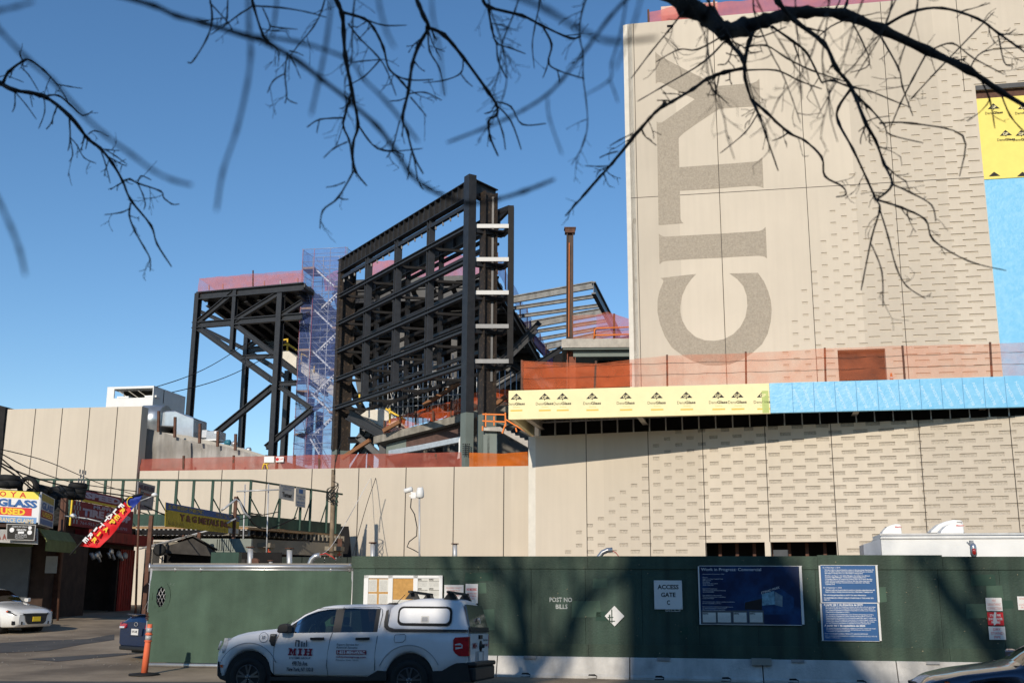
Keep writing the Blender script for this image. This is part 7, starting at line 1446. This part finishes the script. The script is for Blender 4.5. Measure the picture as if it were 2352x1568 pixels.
b = MB(); b.prism([WT_(2.35,-.05,1.70), WT_(2.62,-.05,1.70), WT_(2.55,-.05,1.75), WT_(2.42,-.05,1.74)], WT_(0,.1,0)-WT_(0,0,0)); b.tube([WT_(2.55,0,1.73), WT_(2.72,0,1.90)], .006, 5); b.build('roof_antenna', M['bplastic'], troot)
# ---- sedans
def sedan(label, W, col, rim, plate='white', grille=True):
    root = thing('sedan', label, 'car', tuple(W(2.4, 0, 0))); S = Car(W, root); pt = paint('paint_'+str(len(bpy.data.materials)), col[0], metal=col[1], rough=.25, coat=1.)
    ah = [(.95,.34,.385),(3.75,.34,.385)]
    zb = [(0,.30),(.1,.22),(.6,.2),(4.3,.2),(4.8,.28),(4.88,.38)]; zs = [(0,.62),(.15,.70),(.5,.80),(1.2,.90),(2.4,.96),(3.6,1.0),(4.5,1.02),(4.88,.90)]
    zt = [(0,.64),(.06,.71),(.2,.78),(.6,.87),(1.25,.96),(1.40,1.0),(1.7,1.19),(2.1,1.40),(2.5,1.455),(2.9,1.45),(3.3,1.38),(3.7,1.24),(4.1,1.10),(4.3,1.085),(4.70,1.09),(4.80,1.05),(4.88,.92)]
    wb = [(0,.62),(.08,.75),(.3,.86),(.7,.92),(2.4,.93),(4.0,.92),(4.6,.86),(4.8,.80),(4.88,.74)]; wt = [(0,.5),(.3,.68),(1.2,.74),(1.5,.70),(2.2,.58),(3.0,.58),(3.6,.64),(4.2,.74),(4.88,.66)]
    def cl(x, j, gh, side):
        if j == 5 and gh > .03:
            if 1.75 < x < 2.45 or 2.55 < x < 3.5: return ('side_window|%d%d' % (side, x > 2.5))
            if 1.55 < x < 3.7: return 'pillar|%d%d' % (side, 0 if x < 2 else 1 if x < 3 else 2)
        if j in (7, 8) and 1.40 < x < 2.08: return 'windscreen'
        if j in (7, 8) and 3.22 < x < 4.06: return 'rear_window'
        return 'body'
    S.shell(grid((0,.3,.03),(.3,1.4,.05),(1.4,1.55,.05),(1.55,1.75,.05),(1.75,2.08,.055),(2.08,2.45,.07),(2.45,2.55,.05),(2.55,3.22,.07),(3.22,3.5,.07),(3.5,3.7,.05),(3.7,4.06,.06),(4.06,4.6,.06),(4.6,4.88,.028)), zb, zs, zt, wb, wt, ah, cl, {'body': pt, 'side_window': M['g_dark'], 'pillar': M['bplastic'], 'windscreen': M['g_dark'], 'rear_window': M['g_dark']}, sm=.05)
    for x in (.95, 3.75):
        for y, s_ in ((-.80,1),(.80,-1)): S.wheel(x, y, .335, .22, s_, rim, 10)
        for y in (-.52, .86): b = MB(); b.lathe(W(x, y, .34), W(0,-1,0)-W(0,0,0), [(.36,0),(.384,0),(.384,.34),(.37,.34)], 36); b.build('arch_liner', M['black'], root)
    S.box(.3, 4.6, -.60, .60, .18, .6, 'chassis', M['bplastic']); S.box(1.3, 3.6, -.72, .72, .35, .8, 'cabin_floor', M['bplastic']); S.box(1.3, 1.7, -.68, .68, .8, .97, 'dashboard', M['bplastic'])
    ex = lambda a, c, d: W(a, c, d)-W(0,0,0)
    # front
    g = MB(); g.prism([W(-.03,-.44,.62), W(-.03,.44,.62), W(-.05,.38,.40), W(-.05,.30,.32), W(-.05,-.30,.32), W(-.05,-.38,.40)], ex(.2,0,0)); gr_ = g.build('grille', M['bplastic'], root)
    g = MB(); g.prism([W(-.045,-.42,.60), W(-.045,.42,.60), W(-.035,.50,.655), W(-.035,-.50,.655)], ex(.12,0,0)); g.build('grille_bar', M['bplastic'], gr_)
    g = MB(); g.prism([W(-.07,-.15,.40), W(-.07,.15,.40), W(-.07,.15,.55), W(-.07,-.15,.55)], ex(.02,0,0)); g.build('licence_plate', M['syellow'] if plate == 'yellow' else M['swhite'], gr_)
    for s_ in (-1, 1):
        g = MB(); g.prism([W(-.01,s_*.46,.655), W(.30,s_*.86,.76), W(.33,s_*.87,.69), W(.06,s_*.74,.60), W(-.02,s_*.46,.60)], ex(0,0,.0)+Vector((0,0,.001))+ex(.05,-s_*.03,0)); hd_ = g.build('headlight', M['bplastic'], root)
        g = MB(); g.prism([W(-.03,s_*.50,.645), W(.16,s_*.79,.69), W(.20,s_*.83,.665), W(0,s_*.55,.615)], ex(.02,0,0)); g.build('lamp_lens', M['lamp'], hd_)
        g = MB(); g.prism([W(.27,s_*.868,.745), W(.33,s_*.885,.74), W(.35,s_*.89,.70), W(.28,s_*.875,.70)], ex(0,-s_*.02,0)); g.build('side_lens', M['amber'], hd_)
        g = MB(); g.prism([W(-.02,s_*.50,.40), W(.10,s_*.80,.42), W(.10,s_*.80,.30), W(-.02,s_*.50,.30)], ex(.04,0,0)); g.build('fog_lamp_recess', M['bplastic'], root)
        g = MB(); g.prism([W(1.55,s_*.92,.98), W(1.75,s_*.92,.98), W(1.72,s_*1.08,1.0), W(1.60,s_*1.08,1.0)], (0,0,.13)); g.build('mirror', pt, root, bevel=.02)
        g = MB(); g.prism([W(4.86,s_*.42,.90), W(4.84,s_*.76,.93), W(4.62,s_*.87,.97), W(4.64,s_*.875,.84), W(4.86,s_*.76,.78), W(4.90,s_*.46,.80)], ex(.03,s_*.012,0)); tl_ = g.build('taillight', M['tail'], root)
        g = MB(); g.prism([W(4.90,s_*.50,.84), W(4.89,s_*.74,.84), W(4.90,s_*.72,.79), W(4.91,s_*.50,.80)], ex(.02,0,0)); g.build('reverse_lens', M['lamp'], tl_)
        for xh in (2.35, 3.35): g = MB(); g.box(W(xh,s_*.945,.86), ex(.10,0,0), ex(0,.015,0), Vector((0,0,.014))); g.build('door_handle', pt, root)
        for xh in (1.5, 2.5, 3.45): g = MB(); g.tube([W(xh,s_*.932,.28), W(xh+.03,s_*.938,.6), W(xh,s_*.905,.93)], .005, 4); g.build('door_gap', M['gap'], root)
    g = MB(); g.prism([W(4.90,-.30,.62), W(4.90,.30,.62), W(4.90,.33,.80), W(4.90,-.33,.80)], ex(.01,0,0)); rp = g.build('plate_recess', pt, root)
    g = MB(); g.prism([W(4.915,-.155,.64), W(4.915,.155,.64), W(4.915,.155,.79), W(4.915,-.155,.79)], ex(.01,0,0)); pl = g.build('licence_plate', M['swhite'], root)
    text('JBK-3742', W(4.927,-.12,.68), ex(0,1,0), (0,0,1), .24, .07, M['navyl'], pl, n=ex(1,0,0), off=.001, bold=.02)
    g = MB(); g.tube([W(4.895+.004, .075*math.cos(a), .90+.045*math.sin(a)) for a in lin(0, 6.284, 17)], .007, 5); g.build('emblem', M['silver'], root)
    g = MB(); g.prism([W(4.55,-.66,1.095), W(4.55,.66,1.095), W(4.80,.6,1.13), W(4.80,-.6,1.13)], (0,0,.02)); g.build('boot_lip', pt, root)
    S.box(4.70, 4.90, -.72, .72, .26, .36, 'rear_lower_bumper', M['bplastic'], bevel=.03)
    return root
def frame(p, hd):            # nose centre on the ground, heading (unit, 2D): x runs back from the nose
    h = Vector((hd[0], hd[1], 0)).normalized(); rgt = Vector((-h.y, h.x, 0))
    return lambda x, y, z: Vector((p[0], p[1], p[2]))-h*x+rgt*y+Vector((0,0,z))
a = R(27); h = Vector((math.cos(a), -math.sin(a), 0)); cnr = at(27, 1430, 36.2); cc = cnr+Vector((-h.y, h.x, 0))*.80; cc += h*.12
sl_ = terrain(36.5)
sedan('white four-door sedan with yellow front plate standing at the left edge of the lot', frame((cc.x, cc.y, sl_), h), ((.72,.71,.68), 0.), M['rim_s'], 'yellow')
a = R(50); h = Vector((math.cos(a), math.sin(a), 0)); rc = at(313, 1425, 28.3); nose = rc+h*4.9
sedan('dark blue sedan seen from behind, half hidden by the green mesh gate', frame((nose.x, nose.y, terrain(28.3)), h), ((.006,.022,.075), .3), M['rim_s'])
h = Vector((-math.cos(R(10.5)), math.sin(R(10.5)), 0)); p = at(2150, 1500, 16.6); Wn = frame((p.x, p.y+.93, .02), h)
sedan('dark navy sedan cut off by the lower right corner of the picture', Wn, ((.05,.065,.10), .85), M['rim_s'])
# ------------------------------------------------------------------ bare trees
M['bark'] = mat('bark', (.050,.042,.036), .9, var=.35, scale=9, bump=.6, bscale=30)
kA = K(0, 0, .7014); kW = K(1100, 0, .6378); kD = K(2400, 0, .829)
class Tree:
    def __init__(s, seed): s.b = MB(); s.r = random.Random(seed)
    def limb(s, kf, D, pts, r0, r1, hub=None, twigs=1., n=7, wob=.10):
        if D < 3.7: D *= .62; r0 *= .55; r1 *= .55
        elif n < 10: r0 *= .82; r1 *= .82
        """pts: picture points of a limb hanging D metres ahead; radii in picture pixels"""
        P = []; k = len(pts)
        for i, (x, y) in enumerate(pts):
            u, v = kf(x, y); P.append(at(u, v, D+wob*math.sin(i*1.7+x*.01)*D*.12))
        out = []; rr = []
        for i in range(k-1):
            a, b_, c, d = P[max(i-1,0)], P[i], P[i+1], P[min(i+2,k-1)]
            for j in range(4):
                f = j/4; q = .5*((2*b_)+(c-a)*f+(2*a-5*b_+4*c-d)*f*f+(3*b_-a-3*c+d)*f**3)
                g = (i+f)/(k-1); out.append(q); rr.append((r0+(r1-r0)*g)/F*D*(1+.16*s.r.uniform(-1,1)+(.35 if j == 0 and i else 0)))
        out.append(P[-1]); rr.append(r1/F*D*.8)
        if hub is not None: out = [Vector(hub), (Vector(hub)+out[0])/2+Vector((0,0,.25))]+out; rr = [rr[0]*2.2, rr[0]*1.5]+rr
        s.b.tube(out, rr, n)
        if twigs:
            st = 2 if hub is not None else 0
            for i in range(st+2, len(out)-1):
                if s.r.random() < .22*twigs: s.twig(out[i], (out[i+1]-out[i]).normalized(), D, s.r.uniform(25, 85)/F*D, max(.9/F*D, min(rr[i]*.45, 2.2/F*D)), 1)
    def twig(s, p, d, D, L, r, lev):
        ax = Vector((s.r.uniform(-.35,.35), 1, s.r.uniform(-.3,.3))).normalized(); a = s.r.choice((-1,1))*R(s.r.uniform(30, 75)); q = Matrix.Rotation(a, 3, ax) @ d
        q = (q+Vector((0,0,-.25))).normalized(); pts = [p]; rs = [r]; cur = p; bend = s.r.uniform(-.12, .12)
        for j in range(5):
            q = (Matrix.Rotation(bend+s.r.uniform(-.22,.22), 3, ax) @ q).normalized(); cur = cur+q*(L/5); pts.append(cur); rs.append(r*(1-.12*j)*(1.35 if s.r.random() < .35 else .9))
            if lev and s.r.random() < .35: s.twig(cur, q, D, L*s.r.uniform(.3,.5), r*.75, 0)
        rs[-1] = r*.9; s.b.tube(pts, rs, 4)
def trunk(name_root, base, top, r, extra=()):
    b = MB(); base, top = Vector(base), Vector(top); mid = Vector((base.x+(top.x-base.x)*.22, base.y+(top.y-base.y)*.22, base.z+(top.z-base.z)*.62))
    b.tube([base, base+Vector((0,0,.4)), mid, top], [r*1.5, r*1.1, r*.9, r*.6], 14)
    for e_, re in extra: b.tube([mid.lerp(top, .7), (mid+Vector(e_))/2+Vector((0,0,.5)), Vector(e_)], [r*.55, r*.45, re], 8)
    return b.build('trunk', M['bark'], name_root)
t = thing('bare_tree', 'bare street tree whose dark branches reach in across the upper left sky', 'tree', (-8.2, -2.4, .14), 'bare street trees')
hubL = Vector((-5.0, 3.2, 5.2)); trunk(t, (-8.2,-2.4,.12), (-5.0,3.2,5.3), .2); A = Tree(1)
A.limb(kA, 6, [(-60,455),(0,475),(80,515),(250,550),(400,665),(500,790),(570,845),(640,930),(700,1035),(745,1140),(860,1285),(895,1390),(978,1520)], 7.5, 2, hubL, .6)
for P, r0, r1 in (([(745,1160),(738,1230),(770,1320),(825,1415),(855,1475),(857,1545)],3,1.6),([(738,1190),(690,1212),(595,1225)],2.2,1.4),([(700,1035),(740,1022),(785,1045),(915,1090),(935,1130),(985,1165),(1022,1163)],3,1.5),([(785,1045),(815,1110),(828,1165),(820,1195)],2,1.4),([(785,1045),(805,1003),(862,1027)],1.8,1.5),([(570,845),(600,930),(628,1045)],2,1.4),([(560,845),(620,855),(680,860)],2,1.3),([(600,855),(660,890),(725,938)],1.8,1.3),([(505,765),(540,747),(622,775)],2,1.5),([(500,790),(495,820),(488,852)],1.8,1.4),([(395,670),(400,790),(388,860)],2.6,1.4),([(400,790),(415,880),(395,922)],1.8,1.4),([(405,790),(440,830),(480,900),(547,932)],1.8,1.4),
    ([(250,550),(330,545),(400,600),(470,660),(530,633)],3,1.5),([(20,470),(50,410),(130,350),(175,345),(250,400),(325,480),(385,580)],4.5,2),([(325,480),(400,495),(468,505)],2,1.3),([(130,350),(115,320),(110,290)],2,1.3),([(85,520),(85,600),(70,640)],2,1.5),([(90,530),(150,600),(207,680)],1.8,1.3),([(250,555),(255,640),(220,735)],2,1.3),([(120,385),(165,430),(220,520)],1.8,1.3),([(165,520),(175,560),(185,610)],1.6,1.3),([(0,440),(30,430),(60,440),(135,470)],1.6,1.2)): A.limb(kA, 6, P, r0, r1, None, .5)
A.limb(kA, 2.4, [(-80,60),(-30,130),(0,175),(150,330),(300,460),(440,620),(600,770),(750,880),(870,970),(980,1025),(1095,1055)], 8, 7, hubL, 0)
A.limb(kA, 2.2, [(-80,80),(0,60),(100,38),(190,10)], 8, 6, hubL, 0); A.limb(kA, 2.2, [(-80,1000),(0,1160),(60,1290),(110,1420),(145,1570)], 8, 6, hubL, 0)
A.b.build('crown', M['bark'], t)
t = thing('bare_tree', 'bare street tree whose thick dark limb crosses in front of the carved lettering', 'tree', (6.2, -4.2, .14), 'bare street trees')
hub = Vector((.9, 3.2, 6.6)); hub2 = Vector((-1.4, 3.0, 6.6)); hub3 = Vector((-.3, 1.0, 4.6)); trunk(t, (6.2,-4.2,.12), (1.0,3.0,6.9), .3, [(hub2, .09), (hub3, .06)]); B = Tree(2)
B.limb(kD, 6, [(300,-60),(420,30),(520,80),(600,150),(700,130),(800,100),(900,70),(1000,60),(1170,70),(1350,140),(1580,245),(1780,340),(1930,440),(2100,540)], 25, 4.5, hub, .35, 10)
for P, r0, r1, tw in (([(840,-20),(860,10),(940,100),(1080,210),(1140,330),(1210,420),(1280,590),(1330,680),(1370,790),(1410,890),(1340,960)],8,3,.7),([(1210,430),(1150,520),(1150,590),(1220,720),(1290,870),(1330,960),(1350,1010),(1310,1150),(1260,1400)],4.5,2,.5),([(1350,1010),(1390,1140),(1430,1290),(1480,1380),(1570,1440)],2.6,1.5,.6),([(1310,1180),(1360,1310),(1365,1480)],2.2,1.5,.5),([(1340,965),(1450,1000),(1570,1060),(1610,1160),(1780,1260),(1960,1305)],3.5,1.6,.6),([(1410,890),(1500,930),(1600,990),(1620,1070)],3,1.6,.5),
    ([(560,130),(620,200),(690,290),(700,380),(730,480),(760,540),(800,650),(860,825)],7,2,.7),([(760,120),(720,200),(695,320)],7,6,.3),([(695,330),(600,350),(520,380),(450,430),(350,490),(270,540),(200,620),(150,680),(60,790),(0,850),(-90,950)],6,2.4,.8),([(730,480),(800,540),(910,640),(990,680),(1070,760),(1085,850),(1170,900),(1185,940),(1140,950)],4.5,2,.5),([(910,640),(870,665),(830,680)],2.4,1.5,0),([(520,390),(560,450),(620,500)],2.5,1.4,.5),([(695,340),(850,340),(960,390),(1070,430)],3,2,.6),([(1070,400),(1120,390),(1200,420)],3,3,.3),([(830,130),(930,200),(1000,260),(1070,400)],4.5,3,.6),([(700,230),(800,220),(900,280),(1020,340),(1200,400)],3,2,.7),([(600,170),(470,240),(380,240),(270,300)],3,1.6,.7),([(690,130),(760,180),(900,130)],3,2,.5),
    ([(1210,420),(1300,440),(1400,480),(1500,520)],3,1.6,.7),([(1210,430),(1300,520),(1370,600),(1400,650),(1560,690)],3.4,1.6,.7),([(1350,595),(1500,595),(1750,655),(1735,850)],3,1.8,.3),([(1280,590),(1330,570),(1400,560)],2,1.4,.4),([(1170,60),(1190,20),(1200,-40)],4,4,0),([(1370,130),(1500,60),(1650,40),(1820,90),(1920,160),(2060,260)],5,3,.8),([(1920,160),(1950,300),(1990,320)],2.4,1.5,.6),([(1600,240),(1700,210),(1800,280),(1950,360)],3,1.6,.7),([(1820,350),(1880,480),(1905,620)],3,1.6,.7),([(1580,250),(1510,380),(1450,500),(1400,620)],3,1.6,.6),([(1350,170),(1440,330),(1460,420),(1510,560)],3,1.6,.7),([(1200,80),(1260,190),(1300,310),(1210,350)],2.4,1.5,.6),([(1500,480),(1620,350),(1900,60)],2.4,1.8,.6),([(760,550),(700,640),(580,740)],2.2,1.4,.6),([(1050,180),(1150,110),(1350,60)],2.4,1.5,.7),([(1780,340),(1850,250),(2050,230)],2.4,1.5,.6),([(1930,440),(1980,560),(2060,650)],2.6,1.6,.6),([(620,180),(500,300),(300,420),(180,490)],3,1.6,.6),([(400,60),(330,150),(240,260),(150,380)],3,1.6,.7)):
    B.limb(kD, 5.8+.4*B.r.random(), P, r0, r1, hub if P[0][1] < 0 else None, tw*1.6)
mid = []
for P, r0, r1, tw in (([(375,-20),(420,90),(430,200),(440,350),(480,560),(520,780),(490,900),(500,1060),(575,1165)],8,2.5,.6),([(495,1070),(395,1240),(300,1320),(282,1435)],3,1.8,.4),([(480,580),(435,740),(430,800),(465,880),(485,1000),(500,1060)],4,2.5,.4),([(435,740),(280,750),(200,800)],2.6,1.8,.4),([(280,750),(270,790),(262,835)],1.8,1.4,0),([(455,890),(370,930),(305,990)],2.4,1.6,.3),([(440,1140),(380,1165),(320,1175)],2,1.5,.3),([(520,780),(580,870),(640,930),(730,950),(925,932)],3,1.5,.5),([(405,1240),(430,1250),(460,1250)],2,1.5,0),
    ([(430,80),(560,120),(620,180),(680,300),(720,440),(830,500),(990,500)],5,2,.6),([(560,120),(680,160),(825,160)],3,1.6,.5),([(460,150),(530,240),(640,350),(700,440),(760,600)],3,1.6,.6),([(660,375),(560,480),(440,545)],2.4,1.5,.4),([(660,375),(540,385),(470,395)],2.2,1.5,.4),([(720,440),(800,520),(840,570)],3.4,3,.4),
    ([(880,-20),(930,100),(960,175),(900,290),(860,410),(835,580),(800,740),(830,830),(870,980),(930,1090)],7.5,2.5,.7),([(960,175),(1060,220),(1180,360),(1340,580),(1390,660),(1390,720),(1340,760),(1350,860),(1400,980)],6.5,2.6,.6),([(1390,720),(1430,840),(1445,940)],2.8,1.8,.3),([(1390,640),(1480,670),(1550,780),(1700,775)],2.8,1.8,.4),([(1390,660),(1480,760),(1545,940)],2.8,1.8,.4),([(960,190),(970,320),(1030,430),(1065,600)],3,2,.4),([(1180,380),(1165,460),(1060,505),(930,520)],2.4,1.5,.4),([(1170,470),(1200,510),(1240,545)],2.2,1.5,.3),([(835,590),(940,580),(1045,630)],2.6,1.6,.4),([(830,610),(780,630),(720,635)],2.2,1.5,.3),([(850,610),(910,680),(950,730)],2.4,1.6,.4),([(780,760),(740,920),(700,990)],2.4,1.5,.4),([(855,960),(840,1050),(830,1130)],2,1.6,.3),([(870,980),(900,1140),(930,1190)],2.4,1.6,.4),
    ([(1300,-20),(1340,45),(1550,100),(1670,160),(1850,240),(1920,228)],6,2.6,.6),([(1335,40),(1360,180),(1390,270),(1470,300),(1570,338)],4,1.8,.5),([(1390,270),(1400,380),(1450,490)],3,1.8,.3),([(1680,170),(1735,280),(1715,390),(1770,440),(1940,495)],3.4,1.8,.5),([(1715,390),(1700,440),(1680,490)],2.2,1.6,0),([(1770,440),(1780,480),(1780,520)],2,1.5,0),
    ([(2450,640),(2352,740),(2250,850),(2100,1040),(1950,1210),(1820,1355)],4.4,2.6,.3),([(2100,1040),(2030,1045),(1945,1040)],2.2,1.6,0),([(2150,950),(2090,965),(2035,990)],2.2,1.6,0),([(2240,840),(2160,880),(2100,915)],2.2,1.6,.3)):
    B.limb(kW, 5+.5*B.r.random(), P, r0, r1, hub2 if P[0][1] < 0 else None, tw)
for P, r0, r1 in (([(1195,-20),(1210,110),(1180,220),(1100,350),(1070,355)],3,1.8),([(1195,15),(1300,130),(1330,180)],2.4,1.6),([(1440,-20),(1445,30),(1500,200),(1560,260),(1640,315),(1690,385)],4.5,1.8),([(1445,35),(1370,80),(1290,140),(1200,200)],2.6,1.5),([(1445,35),(1600,45),(1750,70),(1860,100)],2.8,1.5),([(1640,300),(1625,420),(1635,540),(1625,590)],2.6,1.8),([(1650,290),(1690,300),(1730,318)],2,1.6),([(1625,420),(1560,460),(1525,530)],2.2,1.6),([(1635,560),(1660,580),(1695,592)],2,1.5),([(1540,150),(1600,160),(1695,168)],2.2,1.5),([(1500,50),(1540,150),(1510,190)],2.4,1.8),([(1300,-20),(1295,100),(1290,140)],2.4,2)):
    B.limb(kA, 5, P, r0, r1, hub2 if P[0][1] < 0 else None, .5)
B.limb(kA, 3.2, [(600,-50),(650,-30),(880,35),(1000,90),(1150,130),(1400,205),(1520,245),(1700,350),(1830,450),(1990,570)]+[((x*.6378+1100)/.7014, y*.6378/.7014) for x, y in ((470,640),(640,790),(760,950),(850,1090),(960,1180),(1080,1235),(1220,1275),(1390,1250),(1560,1200),(1750,1125))], 13, 8, hub2, 0)
B.limb(kW, 2.4, [(1900,1020),(1750,1125),(1560,1200),(1390,1250),(1250,1290)], 8, 8, None, 0) if False else B.limb(kW, 2.4, [(3100,-80),(2700,300),(2352,700),(2000,1000),(1750,1125),(1560,1200),(1390,1250)], 8, 7, hub3, 0) if False else None
for P, r0, r1, D in (([(1415,-60),(1420,160),(1430,300),(1410,480),(1350,740),(1270,980),(1235,1200)],8,6,2.4),([(1900,-60),(1860,250),(1820,450),(1775,655)],7,6,2.6),([(1585,-60),(1570,80),(1550,230)],5,5,2.8)): B.limb(kA, D, P, r0, r1, hub3, 0)
B.limb(kA, 2.8, [(1400,200),(1700,240),(1990,340)]+[((x*.6378+1100)/.7014, y*.6378/.7014) for x, y in ((550,490),(700,640),(900,890))], 7, 6, None, 0)
B.limb(kW, 2.0, [(1400,-90),(1480,-40),(1700,60),(1900,180),(2100,260),(2400,240)], 13, 9, hub3, 0)
B.limb(kW, 3.4, [(2240,-40),(2100,110),(1960,300),(1800,500),(1700,600),(1560,690),(1440,750),(1300,810),(1080,895)], 8, 5, hub, .0); B.limb(kW, 3.4, [(1710,620),(1720,740),(1800,970)], 4, 3.5, None, 0)
B.limb(kW, 3.6, [(2210,-40),(2170,200),(2110,400),(2100,500),(1940,600)], 4.5, 3, hub, .3); B.limb(kW, 3.6, [(2100,500),(2130,580),(2150,640)], 3, 3, None, 0); B.limb(kW, 2.5, [(2300,-40),(2260,120),(2180,330),(2130,440)], 5, 4, hub, 0)
B.limb(kW, 2.4, [(640,-60),(660,60),(700,200),(750,300)], 6, 5, hub2, 0); B.limb(kW, 2.6, [(980,-60),(990,100),(1030,300),(1060,600)], 5, 4, hub2, 0)
rg_ = random.Random(77)
for k in range(18):
    x = rg_.uniform(1450, 2340) if k % 3 else rg_.uniform(480, 1380); y = -30; P = [(x, y)]; dx = rg_.uniform(-.5, .5)
    for j in range(rg_.randint(4, 8)): dx += rg_.uniform(-.35, .35); x += dx*45; y += rg_.uniform(35, 60); P.append((x, y))
    B.limb(lambda a, c: (a, c), rg_.choice((3.9, 4.4, 5.2)), P, 2.6, 1.3, hub if P[0][0] > 1400 else hub2, 1.6)
B.b.build('crown', M['bark'], t)
# tall street trees, and a building row added behind the photographer to throw shade over truck, street and hoarding
def tall_tree(base, H, seed, label):
    rnd = random.Random(seed); t = thing('bare_tree', label, 'tree', base, 'bare street trees'); b = MB(); base = Vector(base); tb = MB()
    tb.tube([base, base+Vector((.1,0,H*.25)), base+Vector((-.1,.1,H*.5))], [.42,.30,.26], 12); tb.build('trunk', M['bark'], t)
    def rec(p, d, L, r, lev):
        pts = [p]; rs = [r]; q = d
        for j in range(4): q = (q+Vector((rnd.uniform(-.22,.22), rnd.uniform(-.22,.22), .08))).normalized(); p = p+q*(L/4); pts.append(p); rs.append(r*(1-.11*(j+1)))
        b.tube(pts, rs, 5)
        if lev > 0:
            for k in range(3 if lev > 1 else 2):
                a = Matrix.Rotation(rnd.uniform(.3,.75), 3, Vector((rnd.uniform(-1,1), rnd.uniform(-1,1), .1)).normalized()) @ q; rec(pts[-1] if k < 2 else pts[2], a, L*.68, r*.55, lev-1)
    fk = base+Vector((-.1,.1,H*.78))
    b.tube([base+Vector((-.1,.1,H*.5-.2)), base+Vector((0,.1,H*.65)), fk], [.26,.23,.21], 10)
    for k in range(5): rec(fk+Vector((0,0,-.25*k)), Vector((math.cos(k*2.5+seed)*.75, math.sin(k*2.1+seed)*.3, .8)).normalized(), H*.15, .16, 4)
    for k in range(5): rec(base+Vector((-.05,.1,H*(.55+.045*k))), Vector((math.cos(k*2.7+seed)*.9, math.sin(k*1.3+seed)*.5, .5)).normalized(), H*.11, .09, 3)
    b.build('crown', M['bark'], t)
tall_tree((-9.6,-8.0,.14), 20, 3, 'tall bare tree behind the photographer to the left'); tall_tree((.9,-8.4,.14), 20, 8, 'tall bare tree directly behind the photographer')
M['shade_brick'] = mat('shade_block_brick', (.15,.075,.055), .9, var=.2, scale=2); M['win'] = mat('shade_block_window', (.02,.022,.025), .15, spec=.8, var=0)
def block(x0, x1, y0, y1, h, label, fl):
    t = thing('brick_shade_block', label, 'building', ((x0+x1)/2, y1, .14), 'brick blocks added to throw shade'); b = MB(); b.box(((x0+x1)/2,(y0+y1)/2,h/2), ((x1-x0)/2,0,0), (0,(y1-y0)/2,0), (0,0,h/2)); b.build('wall', M['shade_brick'], t)
    b = MB(); b.box(((x0+x1)/2,y1+.1,h-.25), ((x1-x0)/2,0,0), (0,.16,0), (0,0,.2)); b.build('shade_block_cornice', M['conc'], t)
    fh = h/fl; n = int((x1-x0)/3.2)
    for f in range(fl):
        for k in range(n):
            cx = x0+(k+.5)*(x1-x0)/n; w_ = MB(); w_.box((cx, y1+.03, fh*(f+.55)), (.62,0,0), (0,.05,0), (0,0,.85)); o = w_.build('window', M['conc'], t); g = MB(); g.box((cx, y1+.075, fh*(f+.55)), (.55,0,0), (0,.02,0), (0,0,.78)); g.build('pane', M['win'], o)
BH = 17.4
block(-31, -9.45, -26, -14, BH, 'wide five-storey brick block added behind the photographer to shade truck and street', 5)
block(-9.45, -6.2, -26, -14.0, 21.6, 'taller brick block added behind the photographer to shade the middle of the hoarding', 6)
block(-6.2, 14, -26, -14, BH-1.6, 'five-storey brick block added right behind the photographer as part of the shading row', 5)
